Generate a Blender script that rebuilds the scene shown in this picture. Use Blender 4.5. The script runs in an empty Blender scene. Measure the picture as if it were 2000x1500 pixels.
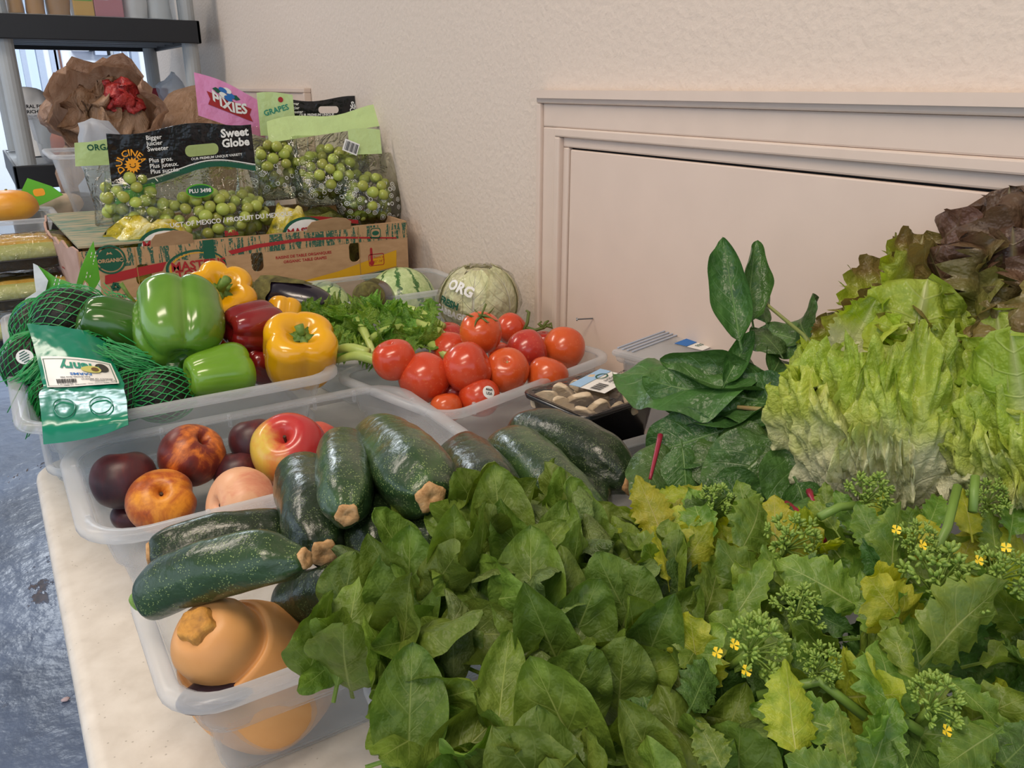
import bpy, math, random
import numpy as np
from mathutils import Vector, Matrix, noise as mnoise
random.seed(7)
sc = bpy.context.scene
COL = sc.collection
pi = math.pi

# ---------------------------------------------------------------- camera, world, lights, exposure
CAM_Z = 1.22
PITCH = math.atan(580 / 1600)
YAW = math.atan(1070 / math.hypot(1600, 580))
cam_data = bpy.data.cameras.new('camera')
cam_data.sensor_width = 36.0
cam_data.lens = 36.0 * 1600 / 2000
cam_data.clip_start = 0.02
cam = bpy.data.objects.new('camera', cam_data)
COL.objects.link(cam)
cam.location = (0, 0, CAM_Z)
cam.rotation_euler = (pi / 2 - PITCH, 0, -YAW)
sc.camera = cam

world = bpy.data.worlds.new('daylight')
sc.world = world
world.use_nodes = True
wb = world.node_tree.nodes['Background']
wb.inputs[0].default_value = (0.70, 0.83, 1.0, 1)
wb.inputs[1].default_value = 1.3

def area(name, loc, size, power, color, target=None, size_y=None):
    l = bpy.data.lights.new(name, 'AREA')
    l.shape = 'RECTANGLE'
    l.size = size
    l.size_y = size_y or size
    l.energy = power
    l.color = color
    o = bpy.data.objects.new(name, l)
    COL.objects.link(o)
    o.location = loc
    if target is not None:
        o.rotation_euler = (Vector(target) - Vector(loc)).to_track_quat('-Z', 'Y').to_euler()
    return o
area('ceiling_lamp_or_fill', (-0.45, 0.35, 2.62), 1.2, 23, (1.0, 0.84, 0.68), (-0.45, 0.35, 0), 0.35)
area('ceiling_lamp_or_fill', (-0.9, 2.6, 2.62), 1.2, 26, (1.0, 0.88, 0.76), (-0.9, 2.6, 0), 0.35)
area('ceiling_lamp_or_fill', (-1.6, -0.8, 2.62), 1.2, 20, (1.0, 0.84, 0.69), (-1.6, -0.8, 0), 0.35)
area('ceiling_lamp_or_fill', (0.6, 6.2, 2.62), 1.4, 130, (0.86, 0.93, 1.0), (0.6, 6.2, 0), 0.5)  # unseen cool fill light, added to brighten the far room

sc.view_settings.view_transform = 'Standard'
sc.view_settings.look = 'None'
sc.view_settings.gamma = 1
sc.view_settings.exposure = 0.09
sc.view_settings.use_curve_mapping = False
sc.cycles.transparent_max_bounces = 40
sc.cycles.max_bounces = 8
sc.cycles.use_denoising = True

# ---------------------------------------------------------------- helpers
_F = Vector((math.sin(YAW) * math.cos(PITCH), math.cos(YAW) * math.cos(PITCH), -math.sin(PITCH)))
_U = Vector((math.sin(YAW) * math.sin(PITCH), math.cos(YAW) * math.sin(PITCH), math.cos(PITCH)))
_R = Vector((math.cos(YAW), -math.sin(YAW), 0))

def P(px, py, t=None, z=None, Y=None, X=None):
    """world point seen at a photo pixel, at depth t (or on the plane z / Y / X)"""
    d = _F + _R * ((px - 1000) / 1600) + _U * ((750 - py) / 1600)
    if z is not None: t = (z - CAM_Z) / d.z
    elif Y is not None: t = Y / d.y
    elif X is not None: t = X / d.x
    return Vector((0, 0, CAM_Z)) + d * t

TOCAM = -_F

def lin(h):
    h = h.lstrip('#')
    v = [int(h[i:i + 2], 16) / 255 for i in (0, 2, 4)]
    return tuple(((x + 0.055) / 1.055) ** 2.4 if x > 0.04045 else x / 12.92 for x in v) + (1.0,)

def mesh(name, V, Fs, uv=None, smooth=True):
    m = bpy.data.meshes.new(name)
    m.from_pydata([tuple(v) for v in V], [], [tuple(int(i) for i in f) for f in Fs])
    if uv is not None:
        l = m.uv_layers.new(name='UVMap')
        idx = np.empty(len(m.loops), dtype=np.int32)
        m.loops.foreach_get('vertex_index', idx)
        l.data.foreach_set('uv', np.asarray(uv, dtype=np.float32)[idx].ravel())
    if smooth:
        m.polygons.foreach_set('use_smooth', np.ones(len(m.polygons), dtype=bool))
    m.update()
    return m

def add(name, m, mat=None, parent=None, world=False):
    """link a mesh as one object; world=True: the mesh is in world coordinates although it has a parent"""
    o = bpy.data.objects.new(name, m)
    COL.objects.link(o)
    if mat is not None and len(m.materials) == 0:
        m.materials.append(mat)
    if parent is not None:
        o.parent = parent
        if world:
            o.matrix_parent_inverse = parent.matrix_basis.inverted()
    return o

def thing(name, label, cat, loc=(0, 0, 0), rot=None, group=None):
    o = bpy.data.objects.new(name, None)
    o.empty_display_size = 0.02
    COL.objects.link(o)
    o.location = loc
    if rot is not None:
        if isinstance(rot, Matrix): o.rotation_euler = rot.to_euler()
        else: o.rotation_euler = rot
    o['label'] = label
    o['category'] = cat
    if group: o['group'] = group
    return o

def tag(o, label, cat, group=None):
    o['label'] = label
    o['category'] = cat
    if group: o['group'] = group
    return o

def struct(o):
    o['kind'] = 'structure'
    return o

class MB:
    """collects simple solids into one mesh"""
    def __init__(s): s.V = []; s.F = []
    def raw(s, V, F):
        n = len(s.V); s.V += [tuple(v) for v in V]; s.F += [tuple(i + n for i in f) for f in F]
        return s
    def box(s, x0, x1, y0, y1, z0, z1, M=None):
        V = [Vector((x, y, z)) for z in (z0, z1) for y in (y0, y1) for x in (x0, x1)]
        if M is not None: V = [M @ v for v in V]
        return s.raw(V, [(0, 2, 3, 1), (4, 5, 7, 6), (0, 1, 5, 4), (2, 6, 7, 3), (0, 4, 6, 2), (1, 3, 7, 5)])
    def tube(s, pts, rad, n=8, caps=True):
        pts = [Vector(p) for p in pts]
        R = rad if isinstance(rad, (list, tuple)) else [rad] * len(pts)
        V = []; F = []
        prev = None
        for i, p in enumerate(pts):
            t = (pts[min(i + 1, len(pts) - 1)] - pts[max(i - 1, 0)]).normalized()
            a = prev if prev is not None else (Vector((0, 0, 1)) if abs(t.z) < .9 else Vector((1, 0, 0)))
            a = (a - t * a.dot(t)).normalized(); prev = a
            b = t.cross(a)
            for k in range(n):
                th = 2 * pi * k / n
                V.append(p + (a * math.cos(th) + b * math.sin(th)) * R[i])
        for i in range(len(pts) - 1):
            for k in range(n):
                k2 = (k + 1) % n
                F.append((i * n + k, i * n + k2, (i + 1) * n + k2, (i + 1) * n + k))
        if caps:
            F.append(tuple(range(n))[::-1]); F.append(tuple((len(pts) - 1) * n + k for k in range(n)))
        return s.raw(V, F)
    def build(s, name, mat=None, parent=None, smooth=False, world=False):
        return add(name, mesh(name, s.V, s.F, smooth=smooth), mat, parent, world)

def bevel(o, w=0.003, seg=2):
    b = o.modifiers.new('bevel', 'BEVEL'); b.width = w; b.segments = seg; b.limit_method = 'ANGLE'
    return o

def cr(pts, n):
    """sample a Catmull-Rom curve through 2-D/3-D points"""
    A = np.array(pts, float); k = len(A)
    Pp = np.vstack([2 * A[0] - A[1], A, 2 * A[-1] - A[-2]])
    out = []
    for t in np.linspace(0, k - 1, n):
        i = min(int(t), k - 2); f = t - i
        p0, p1, p2, p3 = Pp[i], Pp[i + 1], Pp[i + 2], Pp[i + 3]
        out.append(.5 * (2 * p1 + (p2 - p0) * f + (2 * p0 - 5 * p1 + 4 * p2 - p3) * f * f + (3 * p1 - p0 - 3 * p2 + p3) * f ** 3))
    return np.array(out)

def lathe(prof, seg=32, n=24, mod=None, spine=None, wob=0.0, wscale=30, seed=0):
    """surface of revolution about +Z with modulation mod(theta, r, z, s) -> (r, z); spine(z)->(dx,dy)"""
    pr = cr(prof, n); pr[:, 0] = np.maximum(pr[:, 0], 0)
    V = [(0, 0, pr[0, 1])]; UV = [(0.5, 0)]
    F = []
    th = np.linspace(0, 2 * pi, seg, endpoint=False)
    for i in range(1, n - 1):
        for k, a in enumerate(th):
            r, z = pr[i]
            if mod: r, z = mod(a, r, z, i / (n - 1))
            V.append((r * math.cos(a), r * math.sin(a), z)); UV.append((k / seg, i / (n - 1)))
    V.append((0, 0, pr[-1, 1])); UV.append((0.5, 1))
    if mod:
        V[0] = (0, 0, mod(0, 0, pr[0, 1], 0)[1]); V[-1] = (0, 0, mod(0, 0, pr[-1, 1], 1)[1])
    L = len(V) - 1
    for k in range(seg):
        k2 = (k + 1) % seg
        F.append((0, 1 + k2, 1 + k))
        for i in range(n - 3):
            a = 1 + i * seg
            F.append((a + k, a + k2, a + seg + k2, a + seg + k))
        a = 1 + (n - 3) * seg
        F.append((a + k, a + k2, L))
    if spine or wob:
        W = []
        for v in V:
            x, y, z = v
            if wob:
                q = mnoise.noise_vector(Vector((x * wscale + seed * 3.1, y * wscale, z * wscale)))
                x += q.x * wob; y += q.y * wob; z += q.z * wob
            if spine:
                dx, dy = spine(z); x += dx; y += dy
            W.append((x, y, z))
        V = W
    return V, F, UV

def frame(axis, up=(0, 0, 1)):
    """rotation whose local +Z is axis and whose +X leans to up"""
    z = Vector(axis).normalized(); u = Vector(up)
    x = u - z * u.dot(z)
    if x.length < 1e-5: x = Vector((1, 0, 0)) - z * z.x
    x.normalize(); y = z.cross(x)
    return Matrix((x, y, z)).transposed()

# ---- 2-D outlines and lettering as thin solids --------------------------------------------
def poly2d(loops, thick=0.0):
    """filled flat shape with holes (even-odd) -> verts, faces in the XY plane"""
    c = bpy.data.curves.new('outline', 'CURVE'); c.dimensions = '2D'; c.fill_mode = 'BOTH'; c.extrude = thick
    for lp in loops:
        s = c.splines.new('POLY'); s.points.add(len(lp) - 1); s.use_cyclic_u = True
        for p, q in zip(s.points, lp): p.co = (q[0], q[1], 0, 1)
    o = bpy.data.objects.new('outline', c)
    m = o.to_mesh()
    V = [tuple(v.co) for v in m.vertices]; F = [tuple(p.vertices) for p in m.polygons]
    o.to_mesh_clear(); bpy.data.objects.remove(o); bpy.data.curves.remove(c)
    return V, F

def text2d(s, size=0.02, align='CENTER', bold=0.0, width=1.0, res=2):
    c = bpy.data.curves.new('lettering', 'FONT'); c.body = s; c.size = size; c.align_x = align; c.align_y = 'CENTER'
    c.resolution_u = res; c.offset = bold
    o = bpy.data.objects.new('lettering', c)
    m = o.to_mesh()
    V = [(v.co.x * width, v.co.y, 0) for v in m.vertices]; F = [tuple(p.vertices) for p in m.polygons]
    o.to_mesh_clear(); bpy.data.objects.remove(o); bpy.data.curves.remove(c)
    return V, F

def place2d(VF, fn, name, mat, parent, world=False, rot=0, at=(0, 0), h=0.0006):
    """map a flat shape through fn(u, v, h) onto a surface"""
    V, F = VF; c, s = math.cos(rot), math.sin(rot)
    W = [fn(at[0] + x * c - y * s, at[1] + x * s + y * c, h + z) for x, y, z in V]
    return add(name, mesh(name, W, F, smooth=False), mat, parent, world)

def circ(r, n=28, cx=0, cy=0, ry=None):
    return [(cx + r * math.cos(2 * pi * k / n), cy + (ry or r) * math.sin(2 * pi * k / n)) for k in range(n)]

def rrect(w, h, r, n=5, cx=0, cy=0):
    out = []
    for (sx, sy, a0) in ((1, 1, 0), (-1, 1, 90), (-1, -1, 180), (1, -1, 270)):
        for k in range(n + 1):
            a = math.radians(a0 + 90 * k / n)
            out.append((cx + sx * (w / 2 - r) + r * math.cos(a), cy + sy * (h / 2 - r) + r * math.sin(a)))
    return out

def rect(w, h, cx=0, cy=0):
    return [(cx - w / 2, cy - h / 2), (cx + w / 2, cy - h / 2), (cx + w / 2, cy + h / 2), (cx - w / 2, cy + h / 2)]

def planar(origin, ux, uy):
    o = Vector(origin); ux = Vector(ux).normalized(); uy = Vector(uy).normalized(); n = ux.cross(uy)
    return lambda u, v, h: o + ux * u + uy * v + n * h

# ---------------------------------------------------------------- materials
def nmat(name):
    m = bpy.data.materials.new(name); m.use_nodes = True
    nt = m.node_tree
    return m, nt, nt.nodes['Principled BSDF']

class G:
    """tiny node-graph helper"""
    def __init__(s, nt): s.nt = nt
    def n(s, t, **kw):
        x = s.nt.nodes.new(t)
        for k, v in kw.items(): setattr(x, k, v)
        return x
    def put(s, sock, v):
        if v is None: return
        if hasattr(v, 'is_output'): s.nt.links.new(v, sock)
        else: sock.default_value = v
    def m(s, op, a, b=None, c=None, clamp=False):
        x = s.n('ShaderNodeMath', operation=op, use_clamp=clamp)
        s.put(x.inputs[0], a); s.put(x.inputs[1], b); s.put(x.inputs[2], c)
        return x.outputs[0]
    def mix(s, f, a, b, blend='MIX'):
        x = s.n('ShaderNodeMix', data_type='RGBA', blend_type=blend)
        s.put(x.inputs[0], f); s.put(x.inputs[6], a); s.put(x.inputs[7], b)
        return x.outputs[2]
    def ramp(s, f, stops, interp='LINEAR'):
        x = s.n('ShaderNodeValToRGB'); x.color_ramp.interpolation = interp
        e = x.color_ramp.elements
        while len(e) > 1: e.remove(e[-1])
        e[0].position = stops[0][0]; e[0].color = stops[0][1]
        for p, c in stops[1:]:
            q = e.new(p); q.color = c
        s.put(x.inputs[0], f)
        return x.outputs[0]
    def coord(s, kind='Object'): return s.n('ShaderNodeTexCoord').outputs[kind]
    def map(s, v, scale=(1, 1, 1), loc=(0, 0, 0), rot=(0, 0, 0)):
        x = s.n('ShaderNodeMapping'); s.put(x.inputs[0], v)
        x.inputs['Scale'].default_value = scale; x.inputs['Location'].default_value = loc; x.inputs['Rotation'].default_value = rot
        return x.outputs[0]
    def noise(s, v, scale=5, detail=3, rough=.5, dist=0):
        x = s.n('ShaderNodeTexNoise'); s.put(x.inputs['Vector'], v)
        x.inputs['Scale'].default_value = scale; x.inputs['Detail'].default_value = detail
        x.inputs['Roughness'].default_value = rough; x.inputs['Distortion'].default_value = dist
        return x.outputs[0]
    def vor(s, v, scale=5, feature='F1'):
        x = s.n('ShaderNodeTexVoronoi', feature=feature); s.put(x.inputs['Vector'], v); x.inputs['Scale'].default_value = scale
        return x.outputs[0]
    def sep(s, v):
        x = s.n('ShaderNodeSeparateXYZ'); s.put(x.inputs[0], v); return x.outputs
    def bump(s, h, strength=.3, dist=.002):
        x = s.n('ShaderNodeBump'); s.put(x.inputs['Height'], h); x.inputs['Strength'].default_value = strength
        x.inputs['Distance'].default_value = dist
        return x.outputs[0]
    def rand(s): return s.n('ShaderNodeObjectInfo').outputs['Random']
    def hsv(s, c, h=.5, sat=1, v=1):
        x = s.n('ShaderNodeHueSaturation'); s.put(x.inputs['Color'], c); s.put(x.inputs['Hue'], h)
        s.put(x.inputs['Saturation'], sat); s.put(x.inputs['Value'], v)
        return x.outputs[0]

def plain(name, col, rough=.5, spec=.5, metal=0, bump=None, var=0.0):
    """one colour with fine procedural grain"""
    m, nt, b = nmat(name); g = G(nt)
    c = lin(col) if isinstance(col, str) else col
    o = g.coord()
    nz = g.noise(o, 60 if bump is None else bump[0], 3)
    dark = tuple(x * (1 - .10 - var) for x in c[:3]) + (1,)
    g.put(b.inputs['Base Color'], g.mix(nz, dark, c))
    b.inputs['Roughness'].default_value = rough
    b.inputs['Specular IOR Level'].default_value = spec
    b.inputs['Metallic'].default_value = metal
    if bump: g.put(b.inputs['Normal'], g.bump(nz, bump[1], bump[2]))
    return m

def speckled(name, stops, scale, rough=.4, spec=.5, detail=4, dist=0.5, bump=None, speck=None, coat=0, stretch=(1, 1, 1), seed=0.0):
    """colour ramp over noise, optional pale specks"""
    m, nt, b = nmat(name); g = G(nt)
    o = g.map(g.coord(), stretch, (seed, seed * 1.7, seed * .3))
    col = g.ramp(g.noise(o, scale, detail, .55, dist), [(p, lin(c)) for p, c in stops])
    if speck:
        v = g.vor(g.coord(), speck[0])
        f = g.m('LESS_THAN', v, speck[1])
        gate = g.m('GREATER_THAN', g.noise(g.coord(), speck[0] * .18, 2), .48)
        col = g.mix(g.m('MULTIPLY', g.m('MULTIPLY', f, gate), speck[3] if len(speck) > 3 else .7), col, lin(speck[2]))
    g.put(b.inputs['Base Color'], col)
    b.inputs['Roughness'].default_value = rough
    b.inputs['Specular IOR Level'].default_value = spec
    b.inputs['Coat Weight'].default_value = coat
    b.inputs['Coat Roughness'].default_value = .12
    if bump: g.put(b.inputs['Normal'], g.bump(g.noise(g.coord(), bump[0], 4), bump[1], bump[2]))
    return m

def plastic(name, col, op=.3, rough=.28, bump=0.0):
    """frosted see-through plastic"""
    m, nt, b = nmat(name); g = G(nt)
    c = lin(col)
    nz = g.noise(g.coord(), 14, 3)
    g.put(b.inputs['Base Color'], g.mix(nz, tuple(x * .93 for x in c[:3]) + (1,), c))
    b.inputs['Roughness'].default_value = rough
    tr = g.n('ShaderNodeBsdfTransparent'); tr.inputs[0].default_value = tuple(.5 + .5 * x for x in c[:3]) + (1,)
    tl = g.n('ShaderNodeBsdfTranslucent'); g.put(tl.inputs[0], c)
    ms0 = g.n('ShaderNodeMixShader'); ms0.inputs[0].default_value = .35
    g.put(ms0.inputs[1], b.outputs[0]); g.put(ms0.inputs[2], tl.outputs[0])
    ly = g.n('ShaderNodeLayerWeight'); ly.inputs[0].default_value = .35
    f = g.m('ADD', op, g.m('MULTIPLY', ly.outputs['Facing'], .35), clamp=True)
    ms = g.n('ShaderNodeMixShader'); g.put(ms.inputs[0], f)
    g.put(ms.inputs[1], tr.outputs[0]); g.put(ms.inputs[2], ms0.outputs[0])
    g.put(nt.nodes['Material Output'].inputs[0], ms.outputs[0])
    return m

def film(name, tint='#ffffff', base=.05, bscale=40, bstr=.8, rough=.07, fac=.8):
    """clear crinkled film: mostly transparent with sharp reflections"""
    m, nt, b = nmat(name); g = G(nt)
    o = g.coord()
    h = g.m('ADD', g.noise(o, bscale, 3, .6, 1.0), g.m('MULTIPLY', g.vor(o, bscale * .6, 'DISTANCE_TO_EDGE'), .5))
    nrm = g.bump(h, bstr, .01)
    gl = g.n('ShaderNodeBsdfGlossy'); gl.inputs['Roughness'].default_value = rough; g.put(gl.inputs['Normal'], nrm)
    tr = g.n('ShaderNodeBsdfTransparent'); tr.inputs[0].default_value = lin(tint)
    fr = g.n('ShaderNodeFresnel'); fr.inputs[0].default_value = 1.5; g.put(fr.inputs['Normal'], nrm)
    ms = g.n('ShaderNodeMixShader'); g.put(ms.inputs[0], g.m('ADD', g.m('MULTIPLY', fr.outputs[0], fac), base, clamp=True))
    g.put(ms.inputs[1], tr.outputs[0]); g.put(ms.inputs[2], gl.outputs[0])
    g.put(nt.nodes['Material Output'].inputs[0], ms.outputs[0])
    return m

def leafmat(name, dark, light, vein, rough=.4, transl=.25, veins=9, slope=5.0, vstr=.35, mid=.022, grad=None, edge=None, vary=.35, bstr=.5, spec=.5, nscale=14, huev=.02):
    """leaf blade: midrib and side veins from UV (x across, y along), mottling, translucency"""
    m, nt, b = nmat(name); g = G(nt)
    x, y, _ = g.sep(g.coord('UV'))
    ax = g.m('ABSOLUTE', g.m('SUBTRACT', x, .5))
    nz = g.noise(g.coord(), nscale, 4, .6)
    col = g.ramp(nz, [(.3, lin(dark)), (.7, lin(light))])
    nz2 = g.noise(g.coord(), nscale * .35, 2)
    if grad:      # colour stops along the leaf
        yy = g.m('ADD', y, g.m('MULTIPLY', g.m('SUBTRACT', nz2, .5), .45))
        col = g.mix(.75, col, g.ramp(yy, [(p, lin(c)) for p, c in grad]))
    if edge:
        e = g.m('MULTIPLY', g.m('SUBTRACT', ax, .36, clamp=True), 6, clamp=True)
        col = g.mix(g.m('MULTIPLY', e, edge[1]), col, lin(edge[0]))
    ph = g.m('SUBTRACT', g.m('MULTIPLY', y, float(veins)), g.m('MULTIPLY', ax, slope))
    ph = g.m('ADD', ph, g.m('MULTIPLY', nz2, .8))
    w = g.m('ABSOLUTE', g.m('SUBTRACT', g.m('FRACT', ph), .5))
    sv = g.m('SUBTRACT', 1.0, g.m('MULTIPLY', w, 16.0), clamp=True)
    sv = g.m('MULTIPLY', sv, g.m('SUBTRACT', 1.0, g.m('MULTIPLY', ax, 2.0), clamp=True))
    mr = g.m('SUBTRACT', 1.0, g.m('DIVIDE', ax, g.m('MULTIPLY_ADD', y, -mid * .8, mid)), clamp=True)
    vf = g.m('MAXIMUM', g.m('MULTIPLY', sv, vstr), g.m('MULTIPLY', mr, min(1, vstr * 2.2)))
    col = g.mix(vf, col, lin(vein))
    rn = g.rand()
    col = g.hsv(col, g.m('MULTIPLY_ADD', rn, huev * 2, .5 - huev), 1.0, g.m('MULTIPLY_ADD', g.m('FRACT', g.m('MULTIPLY', rn, 7.31)), vary * 2, 1 - vary))
    g.put(b.inputs['Base Color'], col)
    b.inputs['Roughness'].default_value = rough
    b.inputs['Specular IOR Level'].default_value = spec
    hgt = g.m('SUBTRACT', g.m('MULTIPLY', g.noise(g.coord(), nscale * 2.2, 3), .8), g.m('ADD', g.m('MULTIPLY', sv, .35), g.m('MULTIPLY', mr, .5)))
    nb = g.bump(hgt, bstr, .05)
    g.put(b.inputs['Normal'], nb)
    tl = g.n('ShaderNodeBsdfTranslucent'); g.put(tl.inputs[0], g.hsv(col, .502, 1.1, 1.25)); g.put(tl.inputs['Normal'], nb)
    ms = g.n('ShaderNodeMixShader'); ms.inputs[0].default_value = transl
    g.put(ms.inputs[1], b.outputs[0]); g.put(ms.inputs[2], tl.outputs[0])
    g.put(nt.nodes['Material Output'].inputs[0], ms.outputs[0])
    return m

def printmat(name, col, rough=.6):
    return plain(name, col, rough, .3)

M = {}
M['black_print'] = printmat('black_print', '#15161a'); M['white_print'] = printmat('white_print', '#eeeeea')
M['green_print'] = printmat('green_print', '#1f5a44'); M['red_print'] = printmat('red_print', '#a92c30')
M['yellow_print'] = printmat('yellow_print', '#d8a520'); M['orange_print'] = printmat('orange_print', '#f2a32a')
M['teal_print'] = printmat('teal_print', '#2e8f77'); M['blue_print'] = printmat('blue_print', '#2f6fb8'); M['pale_blue_print'] = printmat('pale_blue_print', '#9dc0e0')
M['lime_print'] = printmat('lime_print', '#5cb02c'); M['tan_print'] = printmat('tan_print', '#a9834f')
M['grey_print'] = printmat('grey_print', '#55575a')
M['bin'] = plastic('frosted_plastic', '#eef2f5', .07, .25)
M['bin_rim'] = plastic('frosted_plastic_rim', '#f0f3f6', .24, .22)
M['film'] = film('clear_film'); M['wrap'] = film('stretch_wrap', '#fdfdfb', .02, 55, .5)
M['cabfilm'] = film('cabbage_wrap', '#ffffff', .0, 30, .6, .08, .45)
M['bagfilm'] = film('bag_film', '#fafcf6', .015, 26, .9, .06)
M['metal'] = plain('grey_metal', '#8c8f92', .35, .5, .8)
# ---------------------------------------------------------------- the room
WX = 0.80
M['wall'] = plain('textured_wall_paint', '#dacabb', .75, .3, bump=(95, .55, .004))
M['panel_paint'] = plain('pink_beige_paint', '#dcc7b7', .45, .4, bump=(14, .06, .004))
M['trim_paint'] = plain('trim_paint', '#dac6b6', .45, .4, bump=(25, .06, .003))
M['ceiling'] = plain('ceiling_paint', '#e2ddd4', .9)
M['far_wall'] = plain('far_wall_paint', '#e4e6ea', .6)
M['gap'] = plain('dark_gap', '#0e0c0b', .9)
M['brown_edge'] = plain('brown_frame', '#6d4436', .6)
M['grey_frame'] = plain('grey_frame', '#a9b2c2', .5)

def floor_mat():
    m, nt, b = nmat('worn_painted_concrete'); g = G(nt)
    o = g.coord()
    base = g.ramp(g.noise(o, 3.2, 5, .6), [(.25, lin('#4a5364')), (.6, lin('#667590')), (.85, lin('#8290a8'))])
    sc1 = g.noise(g.map(o, (1, .45, 1)), 7, 6, .68, .4)
    worn = g.ramp(sc1, [(.60, (0, 0, 0, 1)), (.625, (1, 1, 1, 1))])
    w2 = g.m('MULTIPLY', worn, g.ramp(g.noise(o, 1.6, 2), [(.42, (0, 0, 0, 1)), (.55, (1, 1, 1, 1))]))
    col = g.mix(w2, base, g.ramp(g.noise(o, 60, 4), [(.3, lin('#241d19')), (.7, lin('#6a5446'))]))
    g.put(b.inputs['Base Color'], col)
    g.put(b.inputs['Roughness'], g.m('MULTIPLY_ADD', w2, .4, .28))
    g.put(b.inputs['Normal'], g.bump(g.m('ADD', g.noise(o, 22, 5), g.m('MULTIPLY', w2, -.6)), .35, .01))
    return m
M['floor'] = floor_mat()

struct(MB().box(-5, 4, -3, 9, -.1, 0).build('floor', M['floor']))
struct(MB().box(-5, 4, -3, 9, 2.7, 2.8).build('ceiling', M['ceiling']))
struct(MB().box(WX, WX + .12, -2.5, 4.6, 0, 2.7).build('wall_right', M['wall']))
# far end of the building: wall pieces around daylit openings
YB = 8.2
def fx(px): return P(px, 150, Y=YB).x
wb_ = MB()
for a, b_ in ((-80, 14), (92, 104), (126, 228), (274, 460)):
    wb_.box(fx(a) if a > -80 else -5, fx(b_) if b_ < 460 else 4, YB, YB + .15, 0, 2.7)
wb_.box(-5, 4, YB, YB + .15, 2.15, 2.7)
struct(wb_.build('wall_back', M['far_wall']))
def window(name, a, b_, z0, z1, bars=1):
    w = struct(thing(name, 'bright daylit opening in the far white wall', 'window', (0, 0, 0)))
    del w['label']; del w['category']
    x0, x1 = fx(a), fx(b_)
    MB().box(x0, x0 + .05, YB - .03, YB + .1, z0, z1).build('frame', M['grey_frame'], w)
    MB().box(x1 - .05, x1, YB - .03, YB + .1, z0, z1).build('frame', M['grey_frame'], w)
    MB().box(x0, x1, YB - .03, YB + .1, z1 - .05, z1).build('frame', M['grey_frame'], w)
    for k in range(bars):
        xm = x0 + (x1 - x0) * (k + 1) / (bars + 1)
        MB().box(xm - .02, xm + .02, YB - .01, YB + .05, z0, z1).build('mullion', M['grey_frame'], w)
    MB().box(x0 + .03, x1 - .03, YB + .03, YB + .036, z0, z1 - .03).build('pane', M['glass'], w)
M['glass'] = film('window_glass', '#f4f8ff', .02, 1, 0.0, .02)
window('window_1', 14, 92, 0.0, 2.15)
window('window_2', 104, 126, 0.0, 2.15, 0)
window('window_3', 228, 274, 0.0, 2.15)
struct(MB().box(fx(121), fx(124.5), YB - .05, YB, 0, 2.15).build('trim_5', M['brown_edge']))
for (a, b_, y0, y1, c1) in ((139, 176, 80, 100, 1), (183, 209, 88, 108, 2)):
    p0 = P(a, y1, Y=YB); p1 = P(b_, y0, Y=YB)
    u = thing('wall_box', 'small %s box fixed high on the far white wall' % ('white' if c1 == 1 else 'grey'), 'box', (p0.x, YB - .06, p0.z))
    MB().box(p0.x, p0.x + (p1.x - p0.x) * .78, YB - .12, YB, p0.z, p1.z).build('housing', M['far_wall'] if c1 == 1 else M['grey_frame'], u, world=True)
    MB().box(p0.x + (p1.x - p0.x) * .78, p1.x, YB - .12, YB, p0.z, p1.z).build('side_panel', M['gap'], u, world=True)
q = P(142, 150, Y=YB)
M['alarm_red'] = plain('alarm_red', '#c8232c', .4)
o = MB().box(q.x - .03, q.x + .03, YB - .06, YB, q.z - .08, q.z + .08).box(q.x - .015, q.x + .015, YB - .075, YB - .05, q.z - .05, q.z + .02).build('fire_alarm', M['alarm_red'])
tag(bevel(o, .006), 'small red fire alarm on the far white wall', 'alarm')
# end of the right wall
struct(MB().box(WX - .015, WX + .14, 4.55, 4.66, 0, 2.7).build('trim_3', M['trim_paint']))

# access panel with its casing (near) and the next one further along the wall
def casing(name, door, Y0, Y1, ztop, zbot, wd, gap=.004):
    """Y0 far outer edge, Y1 near outer edge"""
    t = struct(thing(name, '', '')); del t['label']; del t['category']
    def strip(a, b_, dpt, pos):      # pos 'v' far stile, 'h' head, 'n' near stile
        b = MB()
        if pos == 'v': b.box(WX - dpt, WX, Y0 - b_, Y0 - a, zbot, ztop - b_ - .0002)
        elif pos == 'n': b.box(WX - dpt, WX, Y1 + a, Y1 + b_, zbot, ztop - b_ - .0002)
        else: b.box(WX - dpt, WX, Y1 + a, Y0 - a, ztop - b_, ztop - a)
        return b
    for pos, nm in (('v', 'stile'), ('h', 'head'), ('n', 'stile')):
        m = MB()
        for a, b_, dpt in ((0, .012, .021), (.012, wd * .62, .015), (wd * .62, wd * .8, .018), (wd * .8, wd, .010)):
            s = strip(a, b_, dpt, pos); m.raw(s.V, s.F)
        bevel(m.build(nm, M['trim_paint'], t), .0025, 2)
    d = struct(thing(door, '', '')); del d['label']; del d['category']
    MB().box(WX - .0015, WX + .001, Y1 + wd, Y0 - wd, zbot, ztop - wd).build('reveal', M['gap'], d)
    bevel(MB().box(WX - .009, WX - .001, Y1 + wd, Y0 - wd - gap, zbot, ztop - wd - gap * .7).build('panel', M['panel_paint'], d), .002)
    return t, d
c0 = P(1068, 186, X=WX); c1 = P(1121, 266, X=WX)
wd = c0.y - c1.y
_, acc = casing('trim_1', 'door_1', c0.y, -1.0, c0.z, .18, wd)
# thin cap moulding on top of the casing
MB().box(WX - .028, WX, -1.02, c0.y + .006, c0.z - .004, c0.z + .008).build('trim_6', M['trim_paint'])['kind'] = 'structure'
s0 = P(455, 163, X=WX); s1 = P(607, 172, X=WX)
casing('trim_2', 'door_2', s0.y, s1.y, s1.z, .18, .06)
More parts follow.
